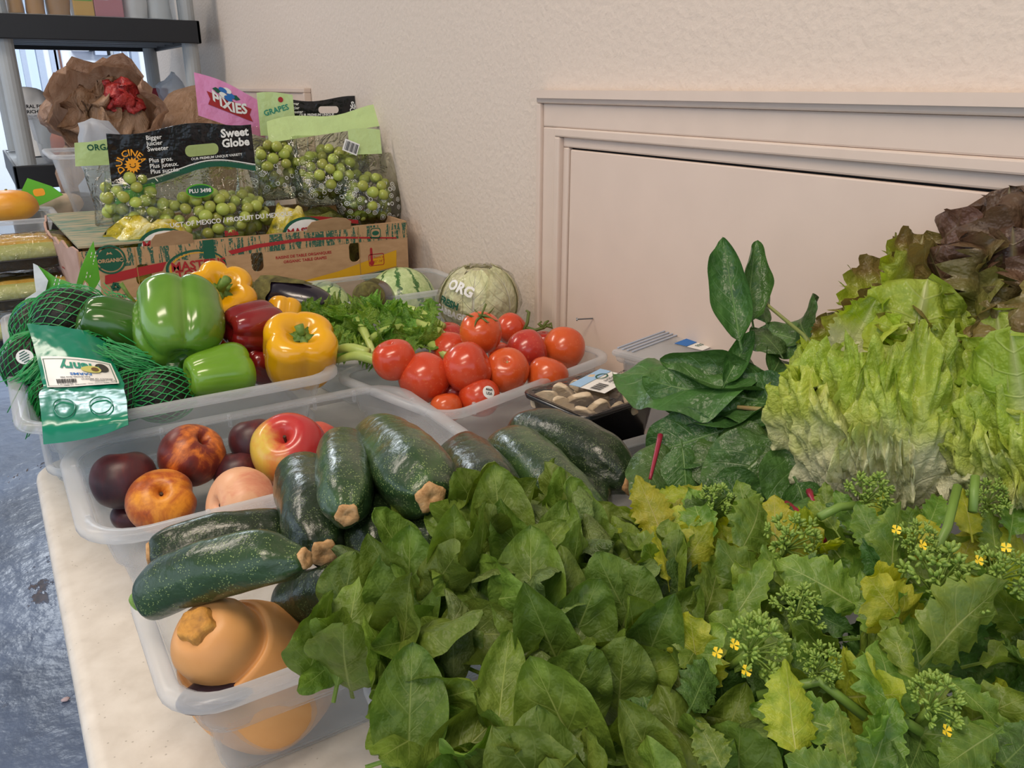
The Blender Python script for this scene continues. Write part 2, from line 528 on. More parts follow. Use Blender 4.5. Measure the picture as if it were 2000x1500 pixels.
# bare nail and torn hole in the panel
M['hole'] = plain('torn_hole', '#7b5f4c', .9)
q0 = P(1160, 606, X=WX - .008)
place2d(poly2d([[(.004 * math.cos(a) * (1 + .3 * math.sin(3 * a)), .006 * math.sin(a)) for a in np.linspace(0, 6.2, 14)]]), planar(q0, (0, -1, 0), (0, 0, 1)), 'torn_hole', M['hole'], acc)
n0 = P(1158, 622, X=WX - .010); n1 = n0 + Vector((-.022, .012, -.001))
t = thing('screw', 'small rusty screw sticking out of the pink access panel', 'screw', n0)
MB().tube([n0, n0.lerp(n1, .5), n1], [.0012, .0012, .0012], 6).build('shank', M['metal'], t, world=True)
MB().tube([n1, n1 + (n1 - n0).normalized() * .002], [.0028, .0024], 8).build('screw_head', M['metal'], t, world=True)

# ---------------------------------------------------------------- tables
M['table'] = speckled('speckled_table_plastic', [(.3, '#cdc6bb'), (.6, '#dad4ca'), (.8, '#e0dbd2')], 40, .42, .4, 5, .2, bump=(180, .12, .001), speck=(120, .10, '#8f877b', .5))
TZ = 0.74
def table(label, x0, x1, y0, y1):
    t = thing('folding_table', label, 'table', ((x0 + x1) / 2, (y0 + y1) / 2, 0))
    cx, cy = (x0 + x1) / 2, (y0 + y1) / 2; w = x1 - x0; d = y1 - y0
    rings = [(.03, -.045), (.004, -.045), (0, -.040), (0, -.010), (.002, -.004), (.007, -.0005), (.014, 0)]
    V = []; F = []
    n = 0
    for ins, z in rings:
        L = rrect(w - 2 * ins, d - 2 * ins, max(.05 - ins, .01), 8)
        n = len(L); V += [(x, y, TZ + z) for x, y in L]
    for i in range(len(rings) - 1):
        for k in range(n):
            k2 = (k + 1) % n
            F.append((i * n + k, i * n + k2, (i + 1) * n + k2, (i + 1) * n + k))
    F.append(tuple(range(n))[::-1]); F.append(tuple((len(rings) - 1) * n + k for k in range(n)))
    o = add('tabletop', mesh('tabletop', V, F, smooth=True), M['table'], t)
    o.modifiers.new('ws', 'WEIGHTED_NORMAL')
    for sy in (-1, 1):
        for sx in (-1, 1):
            MB().tube([(sx * w * .36, sy * (d / 2 - .18), TZ - .04), (sx * w * .36, sy * (d / 2 - .12), 0)], .0125, 10).build('leg', M['metal'], t)
        MB().tube([(-w * .36, sy * (d / 2 - .14), .25), (w * .36, sy * (d / 2 - .14), .25)], .009, 8).build('crossbar', M['metal'], t)
    return t
table('white plastic folding table in front, bearing the leafy greens and fruit bins', -.014, .748, -.63, 1.205)
table('white plastic folding table farther back, bearing the grape carton and corn trays', .02, .782, 1.225, 3.055)

# ---------------------------------------------------------------- plastic bins
def bin_tub(name, label, cx, cy, w, d, h, z0=TZ, rot=0, tp=.022, R=.045, lw=.012, flare=.010, ribs=(), step=.4, group='frosted plastic storage bins', sd=.006, cat='bin', end_lip=True):
    t = thing(name, label, cat, (cx, cy, z0), (0, 0, rot), group)
    def ring(ins, r0=None, fl=0):
        r = max(R - ins * .7, .012)
        L = rrect(w - 2 * ins, d - 2 * ins, r, 6)
        out = []
        for x, y in L:
            if fl and abs(y) < d * .33 and abs(x) > w * .4:
                k = .5 + .5 * math.cos(y / (d * .33) * pi)
                x += math.copysign(fl * min(1, k * 1.8), x)
            out.append((x, y))
        return out
    def loft(rings, closed, capb=False, capt=False):
        V = []; F = []; n = None
        for ins, z, fl in rings:
            L = ring(ins, None, fl); n = len(L); V += [(x, y, z) for x, y in L]
        k_ = len(rings)
        for i in range(k_ if closed else k_ - 1):
            j = (i + 1) % k_
            for k in range(n):
                k2 = (k + 1) % n
                F.append((i * n + k, i * n + k2, j * n + k2, j * n + k))
        if capb: F.append(tuple(range(n))[::-1])
        if capt: F.append(tuple((k_ - 1) * n + k for k in range(n)))
        return V, F
    th = .0016
    b = [(lw + tp + .012, .0005, 0), (lw + tp + .003, .003, 0), (lw + tp, .010, 0), (lw + tp * .62 + sd / 2, step * h, 0), (lw + tp * .62 - sd / 2, step * h + .004, 0), (lw + .001, h - .004, 0),
         (lw + .001 + th, h - .004, 0), (lw + tp * .62 - sd / 2 + th, step * h + .005, 0), (lw + tp * .62 + sd / 2 + th, step * h + .001, 0), (lw + tp + th, .012, 0), (lw + tp + .004, .005, 0), (lw + tp + .013, .002, 0)]
    V, F = loft(b, False, True, True)
    add('tub', mesh('tub', V, F), M['bin'], t)
    r = [(lw + .002, h - .006, 0), (.003, h - .010, flare), (0, h - .009, flare), (0, h - .003, flare), (.003, h, flare), (lw - .002, h, 0), (lw + .001, h - .003, 0)]
    V, F = loft(r, True)
    rm = add('rim', mesh('rim', V, F), M['bin_rim'], t)
    for (x, y, side) in ribs:     # little moulded ribs under the rim
        mb = MB()
        if side == 'y': mb.box(x - .0022, x + .0022, y - .003, y + .0025, h - .016, h + .0008)
        else: mb.box(x - .003, x + .0025, y - .0022, y + .0022, h - .016, h + .0008)
        bevel(mb.build('rib', M['bin_rim'], t), .001, 1)
    return t
def binx(name, label, x0, x1, y0, y1, h, z0=TZ, **kw):
    return bin_tub(name, label, (x0 + x1) / 2, (y0 + y1) / 2, x1 - x0, y1 - y0, h, z0, **kw)
wp, dp = .423, .263
rb = [(-.10, dp / 2 - .012, 'y'), (-.02, dp / 2 - .012, 'y'), (.09, dp / 2 - .012, 'y'), (.145, dp / 2 - .012, 'y'), (-.10, -dp / 2 + .012, 'y'), (.10, -dp / 2 + .012, 'y'), (wp / 2 - .012, .05, 'x'), (wp / 2 - .012, -.06, 'x'), (-wp / 2 + .012, .06, 'x'), (-wp / 2 + .012, -.07, 'x')]
binx('storage_bin', 'frosted plastic bin holding peaches and one apple', .014, .437, .74, 1.003, .095, ribs=rb, R=.055, lw=.015, flare=.012, tp=.024)
binx('storage_bin', 'frosted plastic bin holding the butternut squash, nearest the table edge', .036, .385, .468, .655, .102, R=.04, ribs=[(-.14, .08, 'y'), (-.03, -.08, 'y'), (-.06, -.08, 'y')], flare=0, step=.5)
binx('storage_bin', 'frosted plastic bin under the bell peppers and netted avocados', -.022, .362, .983, 1.275, .095, TZ + .03, R=.05, lw=.015, tp=.03, step=.45)
binx('storage_bin', 'lower frosted bin that the avocado and pepper bin is nested in', .0, .34, 1.035, 1.245, .045, tp=.012, R=.045, lw=.006, flare=0)
bin_tub('storage_bin', 'frosted plastic bin full of ripe tomatoes', .572, 1.005, .36, .25, .095, rot=math.radians(15), R=.04, ribs=[(-.12, -.113, 'y')])
bin_tub('storage_bin', 'frosted plastic bin under the celery, behind the tomatoes', .55, 1.245, .33, .2, .08, rot=math.radians(8), R=.04)
binx('storage_bin', 'frosted plastic bin holding the small watermelons by the wall', .43, .775, 1.35, 1.56, .12, R=.04)
binx('storage_bin', 'frosted plastic bin behind the netted avocados, in front of the carton', -.02, .41, 1.30, 1.60, .12, R=.04)
bin_tub('storage_bin', 'frosted plastic bin overflowing with spinach bunches', .305, .315, .33, .27, .10, rot=math.radians(-8), R=.035, flare=.004)
binx('storage_bin', 'frosted plastic bin under the chard and zucchini', .40, .74, .49, .68, .09, R=.04, flare=0)
binx('storage_bin', 'frosted plastic bin under the lettuce heads', .46, .76, .22, .47, .09, R=.04, flare=0)
# tall clear bin behind the carton
q0 = P(97, 304, Y=2.15); q1 = P(300, 295, Y=2.15)
binx('storage_bin', 'tall clear plastic bin behind the left end of the grape carton', q0.x, q0.x + .37, 2.15, 2.42, q0.z - TZ, R=.03, tp=.05, lw=.014, step=.55, sd=.012)
# grey shallow tub behind the corn
q0 = P(-10, 412, Y=2.12)
binx('storage_bin', 'shallow grey bin behind the wrapped corn trays', -.10, .13, 2.08, 2.30, .06, P(0, 430, Y=2.1).z - .06, R=.03, flare=0)
# ---------------------------------------------------------------- shelving unit
M['post'] = plain('grey_resin', '#a9adae', .5, .4)
M['shelf_black'] = plain('black_resin', '#1d1f23', .45, .4)
M['shelf_grey'] = plain('grey_resin_underside', '#8f979e', .5)
SY0, SY1, SX0, SX1 = 3.15, 4.02, .085, .72
sh = thing('shelving_unit', 'grey resin shelving unit with black shelf edges at the wall', 'shelf', ((SX0 + SX1) / 2, (SY0 + SY1) / 2, 0))
ztop = P(200, 33, Y=SY0).z; zbot = P(100, 322, Y=SY0).z
for x in (SX0 + .045, SX1 - .03):
    for y in (SY0 + .05, SY1 - .05):
        MB().tube([(x, y, .0), (x, y, zbot - .07)], .027, 16).build('post', M['post'], sh, smooth=False, world=True)
        o = MB().tube([(x, y, zbot - .0), (x, y, ztop - .06)], .027, 16).build('post', M['post'], sh, world=True)
        MB().tube([(x, y, ztop), (x, y, ztop + .4)], .027, 16).build('post', M['post'], sh, world=True)
for k, z in enumerate((ztop, zbot, .38)):
    b = MB().box(SX0, SX1, SY0, SY0 + .012, z - .072, z)
    b.box(SX0, SX0 + .012, SY0, SY1, z - .072, z); b.box(SX1 - .012, SX1, SY0, SY1, z - .072, z); b.box(SX0, SX1, SY1 - .012, SY1, z - .072, z)
    bevel(b.build('shelf_edge', M['shelf_black'], sh, world=True), .003)
    g_ = MB().box(SX0 + .012, SX1 - .012, SY0 + .012, SY1 - .012, z - .02, z - .004)
    for j in range(5):
        y = SY0 + .1 + j * .16
        g_.box(SX0 + .012, SX1 - .012, y, y + .012, z - .06, z - .02)
    for j in range(3):
        x = SX0 + .14 + j * .16
        g_.box(x, x + .012, SY0 + .012, SY1 - .012, z - .05, z - .02)
    g_.build('shelf_board', M['shelf_grey'], sh, world=True)

def sack(name, label, cat, p, w, d, h, mat, seed=0, wob=.012, pinch=.75, grp=None, rz=0, seg=24, top=1.0):
    """soft pillowy bag standing at p"""
    def mod(a, r, z, s):
        c, sn = abs(math.cos(a)), abs(math.sin(a))
        k = (c ** 3 + sn ** 3) ** (-1 / 3)
        return r * min(k, 1.25), z
    V, F, UV = lathe([(0, 0), (.46, .0), (.5, .06), (.5, .5), (.46, .8), (pinch * .45, .95 * top), (0, top)], seg, 18, mod)
    V2 = []
    for v in V:
        x, y, z = v[0] * w, v[1] * d, v[2] * h
        q = mnoise.turbulence_vector(Vector((x * 14 + seed, y * 14, z * 14)), 3, False)
        V2.append((x + q.x * wob, y + q.y * wob, max(0, z + q.z * wob * .7)))
    t = thing(name, label, cat, p, (0, 0, rz), grp)
    add('body', mesh('body', V2, F, UV), mat, t)
    return t

# top shelf: see-through bin of packets
zt = ztop
q0 = P(5, 33, Y=SY0 + .03); q1 = P(343, 36, Y=SY0 + .03)
bn = thing('storage_bin', 'clear bin of coloured food packets on the top shelf', 'bin', (.40, SY0 + .17, zt), None, 'frosted plastic storage bins')
b = MB()
x0, x1, y0, y1, hh = q0.x, q1.x, SY0 + .015, SY0 + .34, .2
b.box(x0, x1, y0, y0 + .003, zt + .001, zt + hh); b.box(x0, x1, y1, y1 + .003, zt + .001, zt + hh); b.box(x0, x0 + .003, y0, y1, zt + .001, zt + hh); b.box(x1 - .003, x1, y0, y1, zt + .001, zt + hh); b.box(x0, x1, y0, y1, zt + .001, zt + .003)
bevel(b.build('tub', M['bin'], bn, world=True), .001)
MB().box(x0 - .006, x1 + .006, y0 - .008, y0, zt + hh - .02, zt + hh).box(x0 - .006, x1 + .006, y1, y1 + .01, zt + hh - .02, zt + hh).build('rim', M['bin_rim'], bn, world=True)
pk = [(18, 52, '#c28a3a', 'amber'), (56, 94, '#b98440', 'golden brown'), (97, 142, '#a87a44', 'brown'), (146, 186, '#d9a53a', 'yellow'), (187, 243, '#c2737c', 'pink'), (246, 293, '#d5d2cd', 'off-white'), (294, 341, '#cfcfcc', 'grey-white')]
for k, (a, c, colr, nm) in enumerate(pk):
    pa, pb = P(a, 30, Y=SY0 + .05), P(c, 30, Y=SY0 + .05)
    mt = speckled('packet_' + nm.replace(' ', '_'), [(.35, colr), (.7, colr)], 20, .3)
    if nm in ('yellow', 'pink'):
        t = thing('food_box', nm + ' food carton inside the clear bin on the top shelf', 'box', ((pa.x + pb.x) / 2, SY0 + .1, zt + .004))
        bevel(MB().box(-(pb.x - pa.x) / 2, (pb.x - pa.x) / 2, -.05, .05, 0, .16).build('carton', mt, t), .003)
        if nm == 'yellow': MB().box(-.027, .027, -.0505, -.0495, .045, .10).build('label_patch', M['lime_print'], t)
        else: MB().box(-.03, .0, -.0505, -.0495, .05, .12).build('label_patch', M['white_print'], t)
    else:
        t = sack('food_packet', nm + ' soft food packet inside the clear bin on the top shelf', 'packet', ((pa.x + pb.x) / 2, SY0 + .1, zt + .004), (pb.x - pa.x) * .98, .09, .17, mt, k * 3.3, .006, 1.0)

# lower shelf contents
M['cloth_white'] = plain('white_sack', '#e6e4e0', .6, .3)
q = P(62, 225, Y=3.62)
t = sack('white_sack', 'white printed sack standing behind the post on the shelf', 'sack', (q.x, 3.62, zbot), .13, .10, P(60, 170, Y=3.6).z - zbot, M['cloth_white'], 3, .016)
fn = planar((q.x - .01, 3.535, P(60, 208, Y=3.55).z), (1, 0, 0), (0, 0, 1))
for k, s in enumerate(('NATURAL FOOD', 'ENRICHED', 'FLOUR 25')):
    place2d(text2d(s, .016, 'CENTER', .0006), fn, 'lettering', M['black_print'], t, True, at=(.01, -.018 * k))
for k, (dx, c, th) in enumerate(((0, '#d9d4cc', .018), (.036, '#7d5440', .014), (.068, '#d7d9dd', .02))):
    p = P(90, 225, Y=3.5)
    u = thing('book', ('pale', 'brown', 'white')[k] + ' book leaning among the sacks on the shelf', 'book', (p.x + dx, 3.5, zbot), (0, .75, 0), 'books leaning on the shelf')
    bevel(MB().box(-th / 2, th / 2, -.07, .07, .03, .26).build('cover', plain('book_cover', c, .5), u), .002)
    MB().box(-th / 2 + .002, th / 2 - .002, -.072, .068, .033, .257).build('pages', M['cloth_white'], u)
lx0, lx1 = P(52, 225, Y=SY0 + .06).x, P(232, 225, Y=SY0 + .06).x
binx('storage_bin', 'frosted bin with an orange jug inside, on the lower shelf', lx0, lx1 + .1, SY0 + .05, SY0 + .36, P(60, 228, Y=SY0 + .05).z - zbot, zbot, R=.03, flare=0, tp=.02)
M['orange_jug'] = plain('orange_plastic', '#e08a6a', .4)
q = P(150, 268, Y=SY0 + .16)
t = thing('jug', 'orange plastic jug with a grey label inside the shelf bin', 'jug', (q.x + .02, SY0 + .19, zbot + .006))
V, F, UV = lathe([(0, 0), (.42, 0), (.5, .05), (.5, .6), (.35, .85), (.16, .95), (.16, 1.05), (0, 1.05)], 24, 20)
add('body', mesh('body', [(v[0] * .2, v[1] * .13, v[2] * .12) for v in V], F), M['orange_jug'], t)
MB().box(-.06, .06, -.068, -.06, .02, .075).build('label_card', M['cloth_white'], t)
V, F, UV = lathe([(0, 0), (.5, 0), (.5, 1), (0, 1)], 14, 8)
add('cap', mesh('cap', [(v[0] * .045, v[1] * .045, .118 + v[2] * .02) for v in V], F, None, False), M['blue_print'], t)
M['red_box'] = plain('red_box', '#9c2634', .5)
q = P(285, 196, Y=3.6)
t = thing('snack_box', 'dark red carton with tan side on the shelf behind the brown bags', 'box', (q.x, 3.6, zbot))
hz = P(285, 172, Y=3.6).z - zbot
bevel(MB().box(-.075, .075, -.05, .05, 0, hz * .55).build('side_panel', plain('tan_card', '#a8834f', .6), t), .002)
bevel(MB().box(-.077, .077, -.052, .052, hz * .55, hz).build('lid', M['red_box'], t), .003)
M['milky'] = plastic('milky_bag', '#dfe6ee', .45, .35)
q = P(338, 185, Y=3.5)
sack('plastic_sack', 'knotted see-through white bag on the shelf beside the red carton', 'bag', (q.x, 3.5, zbot), .10, .10, P(338, 145, Y=3.5).z - zbot, M['milky'], 8, .03, .45)

# ---------------------------------------------------------------- brown grocery bags
def bagmat(name, c1, c2, tr=.18):
    m, nt, b = nmat(name); g = G(nt)
    o = g.coord()
    col = g.ramp(g.noise(g.map(o, (1, 1, .35)), 22, 4, .6, 1.2), [(.3, lin(c1)), (.7, lin(c2))])
    g.put(b.inputs['Base Color'], col); b.inputs['Roughness'].default_value = .38
    g.put(b.inputs['Normal'], g.bump(g.noise(g.map(o, (1, 1, .5)), 26, 5, .62, 1.5), .9, .02))
    tl = g.n('ShaderNodeBsdfTranslucent'); g.put(tl.inputs[0], col)
    ms = g.n('ShaderNodeMixShader'); ms.inputs[0].default_value = tr
    g.put(ms.inputs[1], b.outputs[0]); g.put(ms.inputs[2], tl.outputs[0])
    g.put(nt.nodes['Material Output'].inputs[0], ms.outputs[0])
    return m
M['brown_bag'] = bagmat('brown_plastic_bag', '#a27a5e', '#c9a78e', .3)
M['brown_bag2'] = bagmat('brown_plastic_bag_2', '#94704f', '#b8957a', .18)
M['red_net'] = speckled('red_crumple', [(.3, '#7e1f22'), (.7, '#c23a35')], 60, .4, bump=(80, .8, .01))
M['bag_lilac'] = bagmat('bag_inside', '#b9a9ae', '#cfc3c9', .3)
def open_bag(p, ax, R, L, seed, mat):
    """bag lying back with its mouth towards +axis; returns verts in local space (axis = +Z)"""
    V, F = [], []
    n, k_ = 40, 22
    for i in range(k_):
        s = i / (k_ - 1)
        rr = R * (.35 + .75 * math.sin(min(1, s * 1.5) * pi / 2)) * (1 - .12 * s)
        for k in range(n):
            a = 2 * pi * k / n
            q = mnoise.turbulence_vector(Vector((math.cos(a) * 2.2 + seed, math.sin(a) * 2.2, s * 3)), 4, False)
            r = rr * (1 + .28 * q.x)
            V.append((r * math.cos(a) * 1.12, r * math.sin(a) * .92, L * s + .14 * R * q.y * 2 * s + (.18 * R * math.sin(a) * s)))
    for i in range(k_ - 1):
        for k in range(n):
            k2 = (k + 1) % n
            F.append((i * n + k, i * n + k2, (i + 1) * n + k2, (i + 1) * n + k))
    F.append(tuple(range(n))[::-1])
    return V, F
# open bag
pc = P(200, 215, Y=2.62)
t = thing('grocery_bag', 'open brown plastic grocery bag with its mouth facing the table front', 'bag', (pc.x, pc.y, TZ), None, 'brown plastic grocery bags')
ax = Vector((-.12, -1, .30)).normalized()
Rm = frame(ax, (1, 0, 0))
V, F = open_bag(pc, ax, .128, .20, 4, None)
V = [pc - ax * .14 + Rm @ Vector(v) for v in V]
add('bag_skin', mesh('bag_skin', V, F), M['brown_bag'], t, True)
# lower body down to the table
def mod(a, r, z, s): return r * (1 + .12 * mnoise.noise(Vector((math.cos(a) * 2, math.sin(a) * 2, s * 4)))), z
V, F, UV = lathe([(0, 0), (.10, 0), (.125, .06), (.12, .22), (.10, .34), (0, .38)], 28, 18, mod, wob=.02, wscale=12)
add('bag_body', mesh('bag_body', [(v[0], v[1] + .12, v[2] * 1.0) for v in V], F), M['brown_bag2'], t)
# crumpled contents
V, F, UV = lathe([(0, -.05), (.07, -.03), (.10, .0), (.085, .05), (.04, .08), (0, .085)], 44, 30, None, wob=.05, wscale=26, seed=2)
V = [pc - ax * .03 + Vector((.01, 0, -.03)) + Rm @ Vector(v) for v in V]
add('crumpled_lining', mesh('crumpled_lining', V, F), M['brown_bag2'], t, True)
V, F, UV = lathe([(0, -.02), (.035, -.01), (.045, .01), (.03, .035), (0, .045)], 30, 20, None, wob=.03, wscale=45, seed=5)
c2 = P(238, 195, Y=2.60)
rn = thing('red_net_bag', 'crumpled red net bag stuffed in the open brown bag', 'bag', c2)
add('crumple', mesh('crumple', [Rm @ Vector(v) for v in V], F), M['red_net'], rn)
# second bag, closed, leaning right
pc = P(345, 215, Y=2.78)
t = thing('grocery_bag', 'slumped closed brown grocery bag behind the pink grape bag', 'bag', (pc.x, pc.y, TZ), None, 'brown plastic grocery bags')
hz = P(365, 163, Y=2.78).z - TZ
def mod(a, r, z, s): return r * (1 + .10 * mnoise.noise(Vector((math.cos(a) * 1.8 + 9, math.sin(a) * 1.8, s * 3)))), z
V, F, UV = lathe([(0, 0), (.14, 0), (.155, .08), (.15, .25), (.12, .36), (.075, .44), (.03, .475), (0, .48)], 36, 26, mod, lambda z: (.05 * max(0, z - .2) / .2, 0), wob=.018, wscale=11, seed=3)
k = hz / .48
add('bag_skin', mesh('bag_skin', [(v[0] * 1.05, v[1], v[2] * k) for v in V], F), M['brown_bag2'], t)
# white plastic bags tucked in front of the open bag
q = P(200, 255, Y=2.35)
sack('plastic_sack', 'scrunched see-through white bag below the open brown bag', 'bag', (q.x + .01, 2.50, TZ), .12, .09, P(200, 238, Y=2.4).z - TZ, M['milky'], 14, .03, .7)
# ---------------------------------------------------------------- grape carton
M['card'] = speckled('kraft_cardboard', [(.3, '#ad8a67'), (.6, '#b99672'), (.8, '#bf9d7a')], 30, .75, .2, 4, .3, stretch=(1, 1, 3), bump=(70, .1, .002))
M['card_pink'] = speckled('kraft_cardboard_side', [(.3, '#b39385'), (.7, '#c0a093')], 30, .75, .2)
def bark(name, bgc, fg, sx=150, th=.5):
    m, nt, b = nmat(name); g = G(nt)
    o = g.coord()
    n1 = g.noise(g.map(o, (1, 1, .12)), sx, 4, .65, .2)
    f = g.ramp(n1, [(th, (0, 0, 0, 1)), (th + .02, (1, 1, 1, 1))])
    f2 = g.ramp(g.noise(o, 260, 3), [(.38, (0, 0, 0, 1)), (.44, (1, 1, 1, 1))])
    g.put(b.inputs['Base Color'], g.mix(g.m('MULTIPLY', f, f2), lin(bgc), lin(fg)))
    b.inputs['Roughness'].default_value = .7
    return m
M['bark'] = bark('bark_print', '#b39069', '#2b5a48')
def barkf():
    m, nt, b = nmat('bark_print_flap'); g = G(nt)
    o = g.coord()
    n1 = g.noise(g.map(o, (.12, 1, 1)), 110, 4, .65, .2)
    f = g.ramp(n1, [(.46, (0, 0, 0, 1)), (.6, (1, 1, 1, 1))])
    g.put(b.inputs['Base Color'], g.mix(f, lin('#a89a7c'), lin('#4d7a68'))); b.inputs['Roughness'].default_value = .6
    return m
M['bark_flap'] = barkf()
BX0, BX1, BY0, BY1, BH = .118, .762, 1.645, 2.04, P(775, 433, Y=1.645).z - TZ
cart = thing('grape_carton', 'printed cardboard grape carton packed with bagged green grapes', 'carton', ((BX0 + BX1) / 2, (BY0 + BY1) / 2, TZ))
Wc = BX1 - BX0
ff = lambda u, v, h: Vector((BX0 + u, BY0 - .0022 - h, TZ + v))     # front face map (u along X, v up)
def uvp(px, py):
    q = P(px, py, Y=BY0 - .0022); return (q.x - BX0, q.z - TZ)
# front panel with three oval hand holes
outer = [(0, 0), (Wc, 0), (Wc, BH - .004), (Wc * .99, BH), (Wc * .5, BH - .002), (.19, BH), (.12, BH - .004), (0, BH - .003)]
holes = []
for (cx, cy, rx, ry) in ((281, 537, 16, 22), (503, 510, 12, 21), (693, 492, 11, 20)):
    c = uvp(cx, cy); e = uvp(cx + rx, cy); f = uvp(cx, cy - ry)
    holes.append(rrect(2 * (e[0] - c[0]), 2 * (f[1] - c[1]), (e[0] - c[0]) * .9, 6, c[0], c[1]))
place2d(poly2d([outer] + holes, .0022), lambda u, v, h: Vector((BX0 + u, BY0 - h, TZ + v)), 'front_panel', M['card'], cart, True, h=0)
MB().box(BX0, BX1, BY1 - .004, BY1, TZ, TZ + BH).build('back_panel', M['card'], cart, world=True)
MB().box(BX1 - .004, BX1, BY0, BY1, TZ, TZ + BH).build('end_panel', M['card'], cart, world=True)
MB().box(BX0, BX1, BY0, BY1, TZ, TZ + .004).build('base_panel', M['card'], cart, world=True)
# left end panel, bowing outward, with slots and a folded torn rim
pl = [Vector((BX0, BY0, TZ)), Vector((BX0 - .02, BY1, TZ)), Vector((BX0 - .02, BY1, TZ + BH + .01)), Vector((BX0 + .0, BY0, TZ + BH))]
def el(u, v, h):
    p = pl[0].lerp(pl[1], u).lerp(pl[3].lerp(pl[2], u), v)
    return p + Vector((-1, 0, 0)) * (h + .02 * math.sin(u * pi) * v)
o2 = [(u, 0) for u in np.linspace(0, 1, 8)] + [(u, 1 + .03 * math.sin(u * 40)) for u in np.linspace(1, 0, 16)]
slots = [rrect(.035, .30, .014, 3, .22, .45), rrect(.03, .26, .012, 3, .68, .55), rrect(.20, .16, .07, 4, .5, .85)]
place2d(poly2d([o2] + slots, .002), el, 'end_panel', M['card_pink'], cart, True, h=0)
b = MB()
for k in range(9):
    for j in range(5):
        if random.random() < .6: pass
    u = .12 + .085 * k
    V, F = poly2d([rect(.05, .012, u, .35 + .5 * ((k * 7) % 5) / 5)])
    b.raw([el(v[0], v[1], .003) for v in V], F)
b.build('side_print', M['red_print'], cart, world=True)
# top flap on the left with bark print
V = [(BX0 - .018, BY1, TZ + BH + .012), (BX0 + .002, BY0 + .002, TZ + BH), (BX0 + .135, BY0 + .004, TZ + BH - .001), (BX0 + .10, BY0 + .13, TZ + BH + .006), (BX0 + .17, BY0 + .24, TZ + BH + .008), (BX0 + .10, BY1, TZ + BH + .015)]
place2d(poly2d([[(v[0], v[1]) for v in V]], .0018), lambda u, v, h: Vector((u, v, TZ + BH + .004 + .03 * (v - BY0) + h)), 'top_flap', M['bark_flap'], cart, True, h=0)
# torn tabs standing above the front edge
for k, (a, c, top, tiltx) in enumerate(((300, 372, 452, .004), (604, 682, 428, -.003))):
    u0, v0 = uvp(a, 480 if k == 0 else 455); u1, _ = uvp(c, 470); _, v1 = uvp(a, top + 3)
    hh = v1 - BH + .004
    lp = [(u0 - .006, BH - .012), (u1 + .004, BH - .012), (u1 + .004, BH + hh * .5), (u1 - .008, BH + hh * .85), (u1 - .03, BH + hh), (u0 + .02, BH + hh * .85), (u0 + .004, BH + hh * .75), (u0 - .004, BH + hh * .3)]
    place2d(poly2d([lp], .0015), lambda u, v, h: Vector((BX0 + u, BY0 - .004 - (v - BH) * .5 - h, TZ + v)), 'torn_tab', M['card'], cart, True, h=0)
# printing on the front
_, vb = uvp(460, 478)
strip_h = BH * .175
segs = [(0.0, .135), (.137, .60), (.602, Wc)]
for a, c in segs:
    place2d(poly2d([[(a, BH - strip_h), (c, BH - strip_h), (c, BH - .003), (a, BH - .003)]]), ff, 'bark_print', M['bark'], cart, True, h=.0004)
V, F = poly2d([rect(.021, strip_h, uvp(407, 480)[0], BH - strip_h * .55)]); place2d((V, F), ff, 'green_patch', M['green_print'], cart, True, h=.0009)
def band(pts_top, pts_bot, mat, name, h=.0006):
    lp = [uvp(*p) for p in pts_top] + [uvp(*p) for p in pts_bot[::-1]]
    place2d(poly2d([lp]), ff, name, mat, cart, True, h=h)
band([(205, 538), (265, 523), (325, 511)], [(205, 556), (265, 541), (317, 529)], M['red_print'], 'red_band', .0008)
band([(445, 490), (500, 477), (580, 466), (660, 462), (774, 463)], [(452, 497), (505, 484), (580, 472), (660, 466), (774, 466)], M['red_print'], 'red_band', .0010)
band([(580, 552), (660, 530), (720, 508), (774, 488)], [(600, 556), (660, 548), (720, 533), (774, 520)], M['yellow_print'], 'yellow_band', .0007)
band([(700, 540), (774, 522)], [(720, 552), (774, 548)], M['green_print'], 'green_band', .0009)
# oval logo with lettering
c = uvp(384, 522); e = uvp(443, 522); tq = uvp(384, 487)
rx, ry = e[0] - c[0], tq[1] - c[1]
ring = poly2d([circ(rx, 40, c[0], c[1], ry), circ(rx * .93, 40, c[0] + rx * .02, c[1], ry * .88)])
place2d(ring, ff, 'logo_ring', M['green_print'], cart, True)
place2d(poly2d([circ(rx * .90, 40, c[0] + rx * .03, c[1] - ry * .02, ry * .86), circ(rx * .87, 40, c[0] + rx * .05, c[1] - ry * .03, ry * .82)]), ff, 'logo_ring', M['yellow_print'], cart, True)
place2d(text2d('MASTER\u2019S', rx * .42, 'CENTER', .0006), ff, 'lettering', M['red_print'], cart, True, at=(c[0] + rx * .08, c[1] + ry * .12), h=.0010)
place2d(text2d('TOUCH', rx * .42, 'CENTER', .0006), ff, 'lettering', M['red_print'], cart, True, at=(c[0] + rx * .05, c[1] - ry * .36), h=.0010)
place2d(text2d('\u00ae', .012), ff, 'lettering', M['green_print'], cart, True, at=uvp(436, 508))
